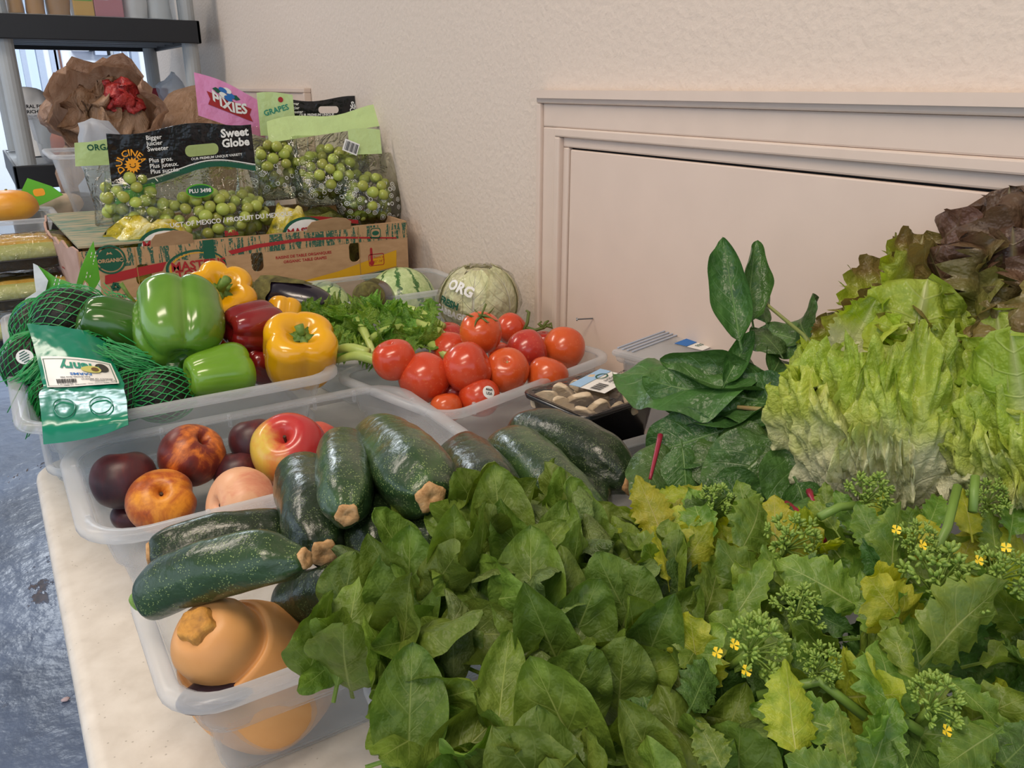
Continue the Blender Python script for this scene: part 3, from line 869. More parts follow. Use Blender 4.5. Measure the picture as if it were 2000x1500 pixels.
# ORGANIC roundel
c = uvp(215, 507); r = uvp(236, 507)[0] - c[0]
place2d(poly2d([circ(r * 1.5, 36, *c), circ(r * 1.32, 36, *c)]), ff, 'roundel_ring', M['green_print'], cart, True, h=.0010)
place2d(poly2d([circ(r * 1.18, 36, *c)]), ff, 'roundel', M['green_print'], cart, True, h=.0010)
place2d(poly2d([rect(r * 2.5, r * .55, c[0], c[1] - r * .1)]), ff, 'roundel_strip', M['green_print'], cart, True, rot=0, h=.0012)
place2d(text2d('ORGANIC', r * .52, 'CENTER', .0004), ff, 'lettering', M['card'], cart, True, at=(c[0], c[1] - r * .1), h=.0016)
V, F = poly2d([[(-.3, 0), (0, .1), (.3, 0), (.15, .3), (0, .15), (-.15, .3)]]); place2d(([(v[0] * r, v[1] * r, 0) for v in V], F), ff, 'leaf_mark', M['card'], cart, True, at=(c[0], c[1] + r * .5), h=.0016)
# recycling sign
def recycle(fn, cx, cy, R, mat, parent, world=True):
    for k in range(3):
        a = 2 * pi * k / 3
        lp = [(-.55, -.50), (.10, -.50), (.10, -.72), (.52, -.30), (.10, .10), (.10, -.12), (-.30, -.12)]
        V, F = poly2d([[(x * R, y * R) for x, y in lp]])
        place2d((V, F), fn, 'recycle_arrow', mat, parent, world, rot=a, at=(cx, cy), h=.0008)
c = uvp(226, 560); r = uvp(240, 560)[0] - c[0]
recycle(ff, c[0], c[1], r * 1.15, M['green_print'], cart)
place2d(text2d('RECYCLED', r * .72, 'CENTER', .0002), ff, 'lettering', M['green_print'], cart, True, at=uvp(226, 580))
c = uvp(594, 502)
place2d(text2d('RAISINS DE TABLE ORGANIQUES', .0080, 'CENTER', .0002), ff, 'lettering', M['red_print'], cart, True, at=(c[0], c[1] + .004), rot=.0)
place2d(text2d('ORGANIC TABLE GRAPES', .0080, 'CENTER', .0002), ff, 'lettering', M['red_print'], cart, True, at=(c[0] + .002, c[1] - .006))
# thermometer notice
c = uvp(735, 507)
place2d(poly2d([rrect(.036, .026, .004, 4, *c), rrect(.033, .023, .003, 4, *c)]), ff, 'notice_frame', M['red_print'], cart, True, h=.0009)
place2d(poly2d([rrect(.0055, .034, .0027, 4, c[0] - .011, c[1] + .010)]), ff, 'thermometer', M['red_print'], cart, True, h=.0009)
place2d(poly2d([circ(.0055, 16, c[0] - .011, c[1] - .006)]), ff, 'thermometer', M['red_print'], cart, True, h=.0010)
place2d(text2d('Store at', .0075), ff, 'lettering', M['red_print'], cart, True, at=(c[0] + .006, c[1] + .005), h=.0010)
place2d(text2d('32\u00b0-34\u00b0F', .0075), ff, 'lettering', M['red_print'], cart, True, at=(c[0] + .006, c[1] - .004), h=.0010)
# emblem on the end strip
c = uvp(733, 455)
place2d(poly2d([rrect(.026, .024, .006, 4, *c)]), ff, 'emblem', M['card'], cart, True, h=.0010)
place2d(poly2d([rrect(.024, .022, .006, 4, *c), rrect(.020, .018, .005, 4, *c)]), ff, 'emblem_ring', M['green_print'], cart, True, h=.0013)
place2d(poly2d([circ(.008, 16, c[0], c[1], .005)]), ff, 'emblem_mark', M['green_print'], cart, True, h=.0013)
# vertical fold creases
for px in (264, 702):
    u = uvp(px, 500)[0]
    place2d(poly2d([rect(.0015, BH * .98, u, BH * .49)]), ff, 'fold_crease', M['tan_print'], cart, True, h=.0013)

# ---------------------------------------------------------------- bagged grapes
def grape_mat():
    m, nt, b = nmat('green_grape_skin'); g = G(nt)
    col = g.ramp(g.noise(g.coord(), 60, 3), [(.3, lin('#98a244')), (.7, lin('#b3bb60'))])
    rn = g.rand()
    g.put(b.inputs['Base Color'], g.hsv(col, g.m('MULTIPLY_ADD', rn, .03, .485), 1, g.m('MULTIPLY_ADD', rn, .5, .72)))
    b.inputs['Roughness'].default_value = .22
    b.inputs['Subsurface Weight'].default_value = .25; b.inputs['Subsurface Radius'].default_value = (.01, .01, .004)
    b.inputs['Subsurface Scale'].default_value = .6
    return m
M['grape'] = grape_mat()
M['grape_stem'] = plain('grape_stem', '#7d7a3a', .6)
V, F, UV = lathe([(0, -1.08), (.62, -.85), (.98, -.1), (.9, .5), (.5, .95), (0, 1.06)], 14, 10)
GRAPE = mesh('grape', V, F); GRAPE.materials.append(M['grape'])
def grape_bunch(label, c, rx, ry, rz, n, r, seed, Mx=None):
    rnd = random.Random(seed)
    t = thing('grape_bunch', label, 'grapes', (c[0], c[1], c[2] - rz), None, 'bunches of green grapes')
    pts = []; tries = 0
    while len(pts) < n and tries < n * 200:
        tries += 1
        d = Vector((rnd.gauss(0, 1), rnd.gauss(0, 1), rnd.gauss(0, 1))).normalized()
        k = rnd.uniform(.55, 1) ** .6
        p = Vector((d.x * rx * k, d.y * ry * k, d.z * rz * k))
        if d.y > .35: continue
        if all((p - q).length > r * 1.72 for q in pts): pts.append(p)
    for p in pts:
        o = add('grape', GRAPE, None, t)
        o.location = p + Vector((0, 0, rz)); s = r * rnd.uniform(.88, 1.08)
        o.scale = (s, s, s); o.rotation_euler = (rnd.uniform(0, 3), rnd.uniform(0, 3), rnd.uniform(0, 3))
    b = MB()
    ctr = Vector((0, .2 * ry, rz * 1.1))
    for p in pts[::3]:
        e = p + Vector((0, 0, rz)); b.tube([ctr, ctr.lerp(e, .5) + Vector((0, 0, .006)), e], [.002, .0016, .0012], 5)
    b.tube([ctr + Vector((0, 0, rz * .7)), ctr, Vector((0, 0, .3 * rz))], [.003, .003, .002], 6)
    b.build('stem', M['grape_stem'], t)
    return t
M['bag_white_print'] = None
def swirl_film():
    """clear film printed with white loops (flat print)"""
    m, nt, b = nmat('printed_film'); g = G(nt)
    o = g.coord()
    d = g.vor(g.map(o, (1, .3, 1)), 75)
    w = g.m('SUBTRACT', 1.0, g.m('MULTIPLY', g.m('ABSOLUTE', g.m('SUBTRACT', d, .36)), 14.0), clamp=True)
    w2 = g.m('SUBTRACT', 1.0, g.m('MULTIPLY', g.m('ABSOLUTE', g.m('SUBTRACT', d, .16)), 18.0), clamp=True)
    w = g.ramp(g.m('MAXIMUM', w, w2), [(.35, (0, 0, 0, 1)), (.55, (1, 1, 1, 1))])
    nrm = g.bump(g.noise(o, 24, 3, .6, 1), 1.0, .01)
    gl = g.n('ShaderNodeBsdfGlossy'); gl.inputs['Roughness'].default_value = .1; g.put(gl.inputs['Normal'], nrm)
    tr = g.n('ShaderNodeBsdfTransparent'); tr.inputs[0].default_value = lin('#eef2e6')
    fr = g.n('ShaderNodeFresnel'); fr.inputs[0].default_value = 1.5; g.put(fr.inputs['Normal'], nrm)
    ms = g.n('ShaderNodeMixShader'); g.put(ms.inputs[0], g.m('ADD', fr.outputs[0], .04, clamp=True)); g.put(ms.inputs[1], tr.outputs[0]); g.put(ms.inputs[2], gl.outputs[0])
    b.inputs['Base Color'].default_value = lin('#e6e8e2')
    m2 = g.n('ShaderNodeMixShader'); g.put(m2.inputs[0], g.m('MULTIPLY', w, .8)); g.put(m2.inputs[1], ms.outputs[0]); g.put(m2.inputs[2], b.outputs[0])
    g.put(nt.nodes['Material Output'].inputs[0], m2.outputs[0])
    return m
M['swirl'] = swirl_film()
M['hdr_black'] = plain('glossy_black_film', '#17191d', .18, .5, bump=(30, .5, .01))
M['hdr_pink'] = plain('glossy_pink_film', '#e58fc0', .22, .5, bump=(30, .5, .01))
M['hdr_lime'] = plain('glossy_pale_green_film', '#c4dc96', .25, .5, bump=(30, .5, .01))
M['hdr_pale'] = plain('glossy_pale_mint_film', '#cfe3c4', .25, .5, bump=(30, .5, .01))
def pouch(label, base, w, d, h, yaw, lean, mat, seed, grp='clear bags of green grapes', swirl=False, top=.35):
    """clear grape bag standing at base; returns thing and a map onto its front/top plane. local: X width, Y depth(back), Z up"""
    t = thing('grape_bag', label, 'bag', base, (0, 0, yaw), grp)
    n, k_ = 40, 20
    V, F, UV = [], [], []
    for i in range(k_):
        s = i / (k_ - 1)
        hw = w / 2 * (.80 + .20 * math.sin(min(1, s * 2.5) * pi / 2)) * (1 - (1 - top) * .0 * s)
        hd = d / 2 * (math.sin(min(1, .25 + s * 3) * pi / 2)) * (1 - s ** 2.2) + .0015
        for k in range(n):
            a = 2 * pi * k / n
            ca, sa = math.cos(a), math.sin(a)
            x = hw * math.copysign(abs(ca) ** .6, ca); y = hd * math.copysign(abs(sa) ** .8, sa)
            q = mnoise.noise_vector(Vector((x * 16 + seed, y * 16, s * h * 16)))
            am = .014 * (1 - .55 * s)
            V.append((x + q.x * am, y + q.y * am * (1 - s * .6) + lean * s * s, max(0, s * h + q.z * am * .5))); UV.append((k / n, s))
    for i in range(k_ - 1):
        for k in range(n):
            k2 = (k + 1) % n
            F.append((i * n + k, i * n + k2, (i + 1) * n + k2, (i + 1) * n + k))
    F.append(tuple(range(n))[::-1])
    mlow = mesh('film', V, F, UV)
    mlow.materials.append(M['bagfilm'])
    if swirl:
        mlow.materials.append(M['swirl'])
        idx = [1 if (p.center.z < h * swirl) else 0 for p in mlow.polygons]
        mlow.polygons.foreach_set('material_index', idx)
    add('film', mlow, None, t)
    return t

def bag_header(t, w, hh, z0, lean, tilt, mat, hole=None, slope=0.0, bottom=None, seed=0, name='header'):
    """flat printed header above the film; returns map (u, v, h): u across, v up from z0"""
    def fn(u, v, h):
        y = lean + v * math.tan(tilt) - h - .004
        return Vector((u, y, z0 + v + slope * u))
    nn = 14
    bot = [(x, (bottom(x) if bottom else 0)) for x in np.linspace(-w / 2, w / 2, nn)]
    topl = [(x, hh + .006 * math.sin(x * 30 + seed)) for x in np.linspace(w / 2 * .99, -w / 2 * .97, nn)]
    loops = [bot + topl]
    if hole: loops.append(rrect(hole[2], hole[3], hole[3] * .45, 5, hole[0], hole[1]))
    place2d(poly2d(loops, .0006), fn, name, mat, t, False, h=0)
    return lambda u, v, h: fn(u, v, h + .0009)

# A: the large front bag with the black header
A0 = P(205, 345, Y=1.74); A1 = P(512, 330, Y=1.74)
wA = A1.x - A0.x; cA = (A0.x + A1.x) / 2
zb = TZ + .10
ztopA = P(360, 330, Y=1.74).z
tA = pouch('large front bag of grapes with a black sun-logo header', (cA, 1.755, zb), wA * 1.0, .13, ztopA - zb, 0, .0, None, 1)
hb = P(360, 285, Y=1.74).z - ztopA
fA = bag_header(tA, wA * .93, .098, ztopA - zb - .02, 0, -.05, M['hdr_black'], hole=(.035, .052, .064, .022), slope=.055, bottom=lambda x: .004 + .028 * math.exp(-((x - .05) / .09) ** 2) - .045 * (x < -.145) * 0, seed=1)
kz = wA * .93
def arc(VF, R, a0):   # wrap a string on an arc
    V, F = VF
    return [((R + y) * math.sin(x / R + a0), (R + y) * math.cos(x / R + a0), 0) for x, y, z in V], F
lx = -kz * .355
place2d(arc(text2d('DULCINEA', .0165, 'CENTER', .0003), .021, -.35), fA, 'lettering', M['orange_print'], tA, False, at=(lx, .038))
star = [((.0155 if k % 2 else .0105) * math.cos(pi * k / 14), (.0155 if k % 2 else .0105) * math.sin(pi * k / 14)) for k in range(28)]
place2d(poly2d([star]), fA, 'sun_logo', M['orange_print'], tA, False, at=(lx + .002, .036))
for sx in (-.0045, .0045):
    place2d(poly2d([circ(.0012, 10)]), fA, 'sun_eye', M['black_print'], tA, False, at=(lx + .002 + sx, .038), h=.0012)
place2d(poly2d([[(.006 * math.cos(a), .006 * math.sin(a)) for a in np.linspace(pi * 1.1, pi * 1.9, 8)] + [(.0045 * math.cos(a), .0045 * math.sin(a)) for a in np.linspace(pi * 1.9, pi * 1.1, 8)]]), fA, 'sun_mouth', M['black_print'], tA, False, at=(lx + .002, .037), h=.0012)
for k, s in enumerate(('Bigger', 'Juicier', 'Sweeter', None, 'Plus gros.', 'Plus juteux.', 'Plus sucr\u00e9s.')):
    if s: place2d(text2d(s, .0115, 'LEFT', .00015), fA, 'lettering', M['white_print'], tA, False, at=(-kz * .24, .083 - .0105 * k), h=.001)
place2d(text2d('Sweet', .022, 'LEFT', .0008), fA, 'lettering', M['white_print'], tA, False, at=(kz * .27, .079), h=.001)
place2d(text2d('Globe', .022, 'LEFT', .0008), fA, 'lettering', M['white_print'], tA, False, at=(kz * .27, .060), h=.001)
place2d(text2d('OUR PREMIUM UNIQUE VARIETY', .0068, 'CENTER', .0001), fA, 'lettering', M['white_print'], tA, False, at=(.062, .0365), h=.001)
for k, (dz, hh_, mt) in enumerate(((-.004, .004, 'white_print'), (-.014, .012, 'green_print'))):
    def lo(x, dz=dz): return .004 + .028 * math.exp(-((x - .05) / .09) ** 2) + dz
    xs = np.linspace(-kz / 2, kz / 2, 26)
    place2d(poly2d([[(x, lo(x)) for x in xs] + [(x, lo(x) + hh_) for x in xs[::-1]]], .0004), fA, 'header_stripe', M[mt], tA, False, h=.0)
place2d(poly2d([[(-kz / 2, -.035), (-kz * .22, -.016), (-kz * .22, .0), (-kz / 2, -.008)]], .0004), fA, 'header_stripe', M['lime_print'], tA, False, h=.0)
fo = lambda u, v, h: Vector((u, -.050 - h, .135 + v))
place2d(poly2d([circ(.026, 28, 0, 0, .013)]), fo, 'sticker', M['lime_print'], tA, False, at=(.012, .055), h=.002)
place2d(poly2d([circ(.023, 28, 0, 0, .0108)]), fo, 'sticker', M['green_print'], tA, False, at=(.012, .055), h=.003)
place2d(text2d('PLU 3498', .0105, 'CENTER', .0003), fo, 'lettering', M['white_print'], tA, False, at=(.012, .055), h=.004)
fo2 = lambda u, v, h: Vector((u, -.078 - h, .130 + v))
place2d(text2d('PRODUCT OF MEXICO / PRODUIT DU MEXIQUE', .0125, 'CENTER', .0003), fo2, 'lettering', M['white_print'], tA, False, at=(.045, .004), h=.004, rot=.02)
place2d(text2d('Bella', .014, 'CENTER', .0006), fo2, 'lettering', M['red_print'], tA, False, at=(.055, -.022), h=.006, rot=.02)
pg = P(415, 425, Y=1.75); grape_bunch('green grapes in the large front bag with the black header', tuple(pg), .115, .055, .052, 80, .0122, 3)
grape_bunch('dull green grapes in the left compartment of the front bag', tuple(P(258, 395, Y=1.77)), .050, .045, .058, 36, .0115, 4)
# pale header of another bag just behind A
tA2 = pouch('grape bag with a pale yellow-green header behind the large front bag', (cA - .02, 1.86, TZ + .08), .30, .10, P(360, 310, Y=1.86).z - TZ - .08, .05, .0, None, 9)
f2 = bag_header(tA2, .33, .05, P(360, 310, Y=1.86).z - TZ - .085, 0, -.05, M['hdr_lime'], seed=3)
place2d(text2d('ORGANIC', .016, 'LEFT', .0003), f2, 'lettering', M['green_print'], tA2, False, at=(-.14, .034), h=.001)

# B: pink header bag
B0 = P(392, 245, Y=2.06); B1 = P(508, 205, Y=2.06)
tB = pouch('grape bag with a tall bright pink header near the brown bags', ((B0.x + B1.x) / 2, 2.06, TZ + .14), (B1.x - B0.x) * 1.15, .12, B0.z - TZ - .14, -.12, .0, None, 2)
hB = P(430, 155, Y=2.06).z - B0.z
fB = bag_header(tB, (B1.x - B0.x) * 1.02, hB * .86, B0.z - TZ - .14 + .0, 0, .05, M['hdr_pink'], bottom=lambda x: -.005 + x * .05, seed=2, slope=-.42)
V, F = text2d('PIXIES', .028, 'CENTER', .0010)
place2d(([(x, y * 1.1 + .25 * x * x * 30, 0) for x, y, z in V], F), fB, 'lettering', M['white_print'], tB, False, at=(-.0, hB * .40), rot=0, h=.003)
place2d(poly2d([[(-.048, -.014), (.048, -.014), (.042, 0), (.048, .015), (-.048, .015), (-.042, 0)]]), fB, 'ribbon', M['red_print'], tB, False, at=(-.0, hB * .40), rot=0, h=.0015)
for k in range(5):
    a = 2 * pi * k / 5
    place2d(poly2d([circ(.009, 12, .009 * math.cos(a), .009 * math.sin(a), .006)]), fB, 'flower_petal', M['white_print' if k % 2 else 'blue_print'], tB, False, at=(-.005, hB * .66), h=.002 + .0004 * k)
for sx in (-1, 1):
    place2d(poly2d([[(0, 0), (sx * .022, .006), (sx * .03, 0), (sx * .02, -.006)]]), fB, 'flower_leaf', M['green_print'], tB, False, at=(-.005, hB * .66), h=.0012)
for k in range(3):
    place2d(poly2d([rrect(.015, .013, .003 if k else .006, 3)]), fB, 'badge', M['blue_print' if k != 1 else 'white_print'], tB, False, at=(-.030 + .019 * k, -.022), h=.002)
grape_bunch('dull green grapes low in the bag with the pink header', ((B0.x + B1.x) / 2, 2.04, TZ + .20), .055, .05, .055, 22, .0125, 12)

# C: middle bag with its pale header folded toward the viewer
C0 = P(570, 300, Y=1.88); C1 = P(700, 300, Y=1.88)
zc = P(640, 400, Y=1.85).z
tC = pouch('grape bag with a pale green header and white loop print, atop the pile', ((C0.x + C1.x) / 2, 1.86, zc), (C1.x - C0.x) * 1.12, .15, P(640, 255, Y=1.86).z - zc, -.12, .02, None, 5, swirl=.42)
fC = bag_header(tC, .26, .042, P(640, 262, Y=1.86).z - zc, .01, .55, M['hdr_lime'], seed=4, slope=.12)
grape_bunch('bright green grapes in the bag atop the pile', ((C0.x + C1.x) / 2 - .005, 1.852, zc + .072), .066, .06, .055, 48, .0125, 6)
fl = lambda u, v, h: Vector((.035 + u, -.062 - h + .2 * v, .13 + v))
place2d(poly2d([rect(.034, .026)]), fl, 'barcode_card', M['white_print'], tC, False, h=.004, rot=-.4)
for k in range(9):
    place2d(poly2d([rect(.0010 + .0009 * (k % 3), .020)]), fl, 'bar', M['grey_print'], tC, False, rot=-.4, at=(-.012 + .003 * k, .005 - .00125 * k), h=.005)
# D: black header at the back
D0 = P(565, 240, Y=2.0); D1 = P(716, 240, Y=2.0)
tD = pouch('rear grape bag with a black header against the wall', ((D0.x + D1.x) / 2, 2.0, TZ + .12), (D1.x - D0.x) * 1.0, .10, D0.z - TZ - .12, -.05, .0, None, 7)
hD = P(640, 190, Y=2.0).z - D0.z
fD = bag_header(tD, (D1.x - D0.x) * .98, hD * .95, D0.z - TZ - .12 - .0, 0, -.03, M['hdr_black'], hole=(.0, hD * .5, .05, .016), bottom=lambda x: -.008 + .012 * math.cos(x * 25), seed=6)
place2d(text2d('Sweet', .018, 'LEFT', .0006), fD, 'lettering', M['white_print'], tD, False, at=(.055, hD * .72), h=.001, rot=-.3)
place2d(text2d('Globe', .018, 'LEFT', .0006), fD, 'lettering', M['white_print'], tD, False, at=(.052, hD * .5), h=.001, rot=-.3)
place2d(text2d('OUR PREMIUM UNIQUE', .008, 'CENTER', .0003), fD, 'lettering', M['white_print'], tD, False, at=(-.03, hD * .3), h=.001)
for k in range(3): place2d(text2d(('Bigger', 'Juicier', 'Sweeter')[k], .0095, 'LEFT', .0003), fD, 'lettering', M['white_print'], tD, False, at=(-.095, hD * (.75 - .16 * k)), h=.001)
# E: rightmost bag against the wall
E0 = P(655, 345, Y=1.82); E1 = P(770, 345, Y=1.82)
ze = P(715, 440, Y=1.80).z
tE = pouch('rightmost grape bag against the wall with white loop print', ((E0.x + E1.x) / 2 - .005, 1.80, ze), (E1.x - E0.x) * 1.05, .13, P(715, 300, Y=1.8).z - ze, -.1, .0, None, 11, swirl=.62)
fE = bag_header(tE, .075, .05, P(735, 300, Y=1.8).z - ze, 0, .1, M['hdr_lime'], seed=8)
grape_bunch('green grapes in the rightmost bag against the wall', ((E0.x + E1.x) / 2 - .01, 1.79, ze + .06), .055, .05, .055, 36, .0122, 13)
# F: standing pale flag header between pink and black
F0 = P(512, 265, Y=1.97); F1 = P(575, 265, Y=1.97)
tF = pouch('grape bag with an upright pale green flag beside the pink header', ((F0.x + F1.x) / 2, 1.97, TZ + .12), .14, .10, F0.z - TZ - .12, -.1, .0, None, 13)
fF = bag_header(tF, .082, P(535, 185, Y=1.97).z - F0.z, F0.z - TZ - .12, 0, .05, M['hdr_lime'], hole=(-.005, .012, .028, .014), seed=2)
place2d(text2d('GRAPES', .017, 'CENTER', .0004), fF, 'lettering', M['teal_print'], tF, False, at=(-.0, .055), h=.001, rot=.25)
place2d(poly2d([circ(.006, 12)]), fF, 'apple_mark', M['red_print'], tF, False, at=(.012, .078), h=.001)
# G: swirl bag between
G0 = P(500, 330, Y=1.90)
zg = P(540, 390, Y=1.88).z
tG = pouch('grape bag with white loop print between the front bag and the top bag', (P(540, 330, Y=1.88).x, 1.89, zg), .115, .11, P(540, 270, Y=1.88).z - zg, .1, .0, None, 17, swirl=.6)
grape_bunch('dull green grapes in the bag between the front bag and top bag', (P(540, 330, Y=1.88).x, 1.88, P(540, 320, Y=1.88).z), .045, .042, .05, 24, .0122, 19)
# filler bags low in the carton: printed pouches poking out over the rim
def low_pouch(label, px0, px1, py, Y, seed, yel):
    a, b_ = P(px0, py, Y=Y), P(px1, py, Y=Y)
    t = thing('grape_bag', label, 'bag', ((a.x + b_.x) / 2, Y, TZ + .05), (0, 0, .0), 'printed bags along the carton rim')
    def mod(q, r, z, s): return r * (1 + .15 * mnoise.noise(Vector((math.cos(q) * 2 + seed, math.sin(q) * 2, z * 4)))), z
    V, F, UV = lathe([(0, 0), (.45, .02), (.5, .4), (.45, .75), (.25, .95), (0, 1)], 30, 18, mod, wob=.16, wscale=4, seed=seed)
    h_ = P((px0 + px1) / 2, py, Y=Y).z - TZ - .05
    add('film', mesh('film', [(v[0] * (b_.x - a.x), v[1] * .09, v[2] * h_) for v in V], F), M[yel], t)
    fn = lambda u, v, h: Vector((u, -.047 - h, h_ - .045 + v))
    place2d(poly2d([circ(.047, 28, 0, 0, .033)], .0004), fn, 'logo_patch', M['green_print'], t, False, at=(.02, 0), h=.002)
    place2d(poly2d([circ(.043, 28, 0, 0, .029)], .0004), fn, 'logo_patch', M['white_print'], t, False, at=(.022, -.001), h=.0036)
    place2d(text2d('MASTER\u2019S', .020, 'CENTER', .0006), fn, 'lettering', M['red_print'], t, False, at=(.024, .004), h=.006)
    place2d(text2d('TOUCH', .020, 'CENTER', .0006), fn, 'lettering', M['red_print'], t, False, at=(.02, -.014), h=.006)
    return t
M['yellow_film'] = speckled('yellow_printed_film', [(.35, '#6d6a22'), (.5, '#c9b52f'), (.62, '#e6dfa0'), (.75, '#e9e6cf')], 18, .15, .6, 4, 1.2, bump=(40, .8, .01))
low_pouch('yellow printed grape bag at the left of the carton rim', 190, 372, 428, 1.70, 3, 'yellow_film')
low_pouch('small yellow printed grape bag at the middle of the carton rim', 512, 605, 408, 1.71, 8, 'yellow_film')
MB().raw([P(540, 410, Y=1.745), P(662, 425, Y=1.745), P(662, 433, Y=1.742), P(540, 417, Y=1.742)], [(0, 3, 2, 1)])
rb_ = thing('grape_bag', 'dark bag with a red band low behind the carton front', 'bag', (P(610, 420, Y=1.80).x, 1.80, TZ + .01), None, 'printed bags along the carton rim')
hr = P(610, 412, Y=1.8).z - TZ - .01
V, F, UV = lathe([(0, 0), (.45, .02), (.5, .4), (.48, .8), (.3, .97), (0, 1)], 28, 16, None, wob=.1, wscale=4, seed=4)
add('film', mesh('film', [(v[0] * .20, v[1] * .1, v[2] * hr) for v in V], F), speckled('olive_film', [(.3, '#2c2a14'), (.6, '#5d6128'), (.8, '#8d8f45')], 25, .15, .6, bump=(40, .8, .01)), rb_)
place2d(poly2d([[(-.08, .012), (.0, .006), (.085, -.008), (.085, .0), (.0, .015), (-.08, .02)]], .001), lambda u, v, h: Vector((u, -.055 - h, hr - .02 + v)), 'red_band', M['red_print'], rb_, False)

# ---------------------------------------------------------------- corn trays at the left
M['tray_black'] = plain('black_foam_tray', '#2a2724', .45, .5)
M['corn'] = None
def corn_mat():
    m, nt, b = nmat('corn_kernels'); g = G(nt)
    x, y, _ = g.sep(g.coord('UV'))
    col = g.ramp(g.noise(g.coord(), 40, 3), [(.3, lin('#d6a63c')), (.7, lin('#ecd27c'))])
    g.put(b.inputs['Base Color'], col); b.inputs['Roughness'].default_value = .3
    return m
M['corn'] = corn_mat(); M['husk'] = speckled('corn_husk', [(.3, '#a9b05a'), (.6, '#c6c884'), (.8, '#d8d6a4')], 18, .5, stretch=(.2, 1, 1))
def corn_tray(label, z, cx, cy, yaw, sh):
    t = thing('corn_tray', label, 'tray', (cx, cy, z), (0, 0, yaw), 'wrapped trays of corn')
    w, d, h = .215, .135, .022
    V = []; F = []
    rings = [(.02, 0), (.012, .004), (.0, h), (-.006, h), (-.006, h + .003), (.003, h + .002), (.016, .006)]
    for ins, zz in rings:
        V += [(x, y, zz) for x, y in rrect(w - 2 * ins, d - 2 * ins, .03, 6)]
    n = len(V) // len(rings)
    for i in range(len(rings) - 1):
        for k in range(n):
            k2 = (k + 1) % n; F.append((i * n + k, i * n + k2, (i + 1) * n + k2, (i + 1) * n + k))
    F.append(tuple(range(n))[::-1]); F.append(tuple((len(rings) - 1) * n + k for k in range(n)))
    add('tray', mesh('tray', V, F), M['tray_black'], t)
    VV = []; FF = []
    for i, (sc_, zz) in enumerate(((1.0, .004), (1.06, h), (1.03, h + .018), (.86, h + .034), (.45, h + .037), (.02, h + .036))):
        VV += [(x * sc_, y * sc_ * (1 if i < 3 else .98), zz + .002 * mnoise.noise(Vector((x * 60, y * 60, zz * 50)))) for x, y in rrect(w, d, .03, 6)]
    n = len(VV) // 6
    for i in range(5):
        for k in range(n):
            k2 = (k + 1) % n; FF.append((i * n + k, i * n + k2, (i + 1) * n + k2, (i + 1) * n + k))
    add('wrap', mesh('wrap', VV, FF), M['wrap'], t)
    R = Matrix.Rotation(yaw, 3, 'Z')
    for k in range(3):
        def mod(a, r, zz, s):
            ker = abs(math.sin(a * 8)) * abs(math.sin(zz * 420))
            return r * (.94 + .06 * ker ** .5), zz
        if k == 0 and sh == 0:
            V, F, UV = lathe([(0, -.098), (.013, -.096), (.021, -.06), (.022, 0), (.020, .06), (.012, .093), (0, .098)], 48, 64, mod)
            global CORN, HUSK
            CORN = mesh('kernels', [(v[2], v[0], v[1]) for v in V], F, UV); CORN.materials.append(M['corn'])
            V, F, UV = lathe([(0, -.100), (.014, -.099), (.0225, -.06), (.0235, 0), (.0215, .06), (.013, .095), (0, .100)], 30, 16, None)
            V = [(v[2], v[0], v[1]) for v in V]
            HUSK = mesh('husk', V, [f for f in F if sum(V[i][2] for i in f) / len(f) < -.002 or sum(V[i][1] for i in f) / len(f) < -.014], UV); HUSK.materials.append(M['husk'])
        pos = Vector((cx, cy, z + .034)) + R @ Vector((.0, -.042 + .042 * k, 0))
        e = thing('corn_ear', 'partly husked ear of corn in the %s' % ('upper wrapped corn tray' if sh == 0 else 'lower wrapped corn tray' if sh == 1 else 'bottom wrapped corn tray'), 'corn', pos, (0, 0, yaw), 'ears of corn in the ' + ('upper tray' if sh == 0 else 'lower tray' if sh == 1 else 'bottom tray'))
        add('kernels', CORN, None, e); add('husk', HUSK, None, e)
    return t
zc1 = P(50, 505, Y=1.80).z
cz = P(55, 500, Y=1.80)
corn_tray('topmost wrapped black tray of corn left of the carton', cz.z - .028, cz.x - .02, 1.86, 0.05, 0)
corn_tray('second wrapped corn tray under the topmost one', cz.z - .028 - .072, cz.x - .01, 1.85, 0.0, 1)
corn_tray('lowest wrapped corn tray resting on the rear table', TZ + .001, cz.x - .0, 1.86, 0.02, 2)
# oranges in a yellow net, label, dark tray and a cut of melon behind the corn
M['orange'] = speckled('orange_peel', [(.35, '#d98a1e'), (.7, '#efaf3a')], 8, .4, bump=(180, .3, .001))
for k, (px, py, r) in enumerate(((18, 402, 47), (48, 405, 24), (-20, 400, 40))):
    p = P(px, py, Y=2.18 + .02 * k)
    rr = r * 2.0 / 1600
    V, F, UV = lathe([(0, -.95), (.7, -.72), (1, 0), (.7, .74), (.1, .95), (0, .93)], 28, 16)
    o = thing('mango', ('large yellow mango in a net left behind the corn', 'orange-yellow mango peeking out right of the netted one', 'yellow mango at the very edge behind the corn')[k], 'fruit', p, None, 'yellow mangoes behind the corn')
    add('skin', mesh('skin', [(v[0] * rr * 1.0, v[1] * rr, v[2] * rr * .62) for v in V], F, UV), M['orange'], o)
    V, F, UV = lathe([(0, 0), (.5, 0), (.4, 1), (0, 1)], 8, 6)
    add('stem', mesh('stem', [(v[0] * .006, v[1] * .006 , v[2] * .004 + rr * .56) for v in V], F), M['grape_stem'], o)
p = P(75, 378, Y=2.26)
t = thing('mesh_bag_tag', 'green folded product tag with a mango picture behind the corn', 'tag', p)
fn = planar(p, (1, 0, .1), (-.1, .5, 1))
place2d(poly2d([[(-.045, -.005), (-.01, -.03), (.05, -.012), (.032, .012), (-.012, .04)]], .0008), fn, 'card', M['lime_print'], t, True)
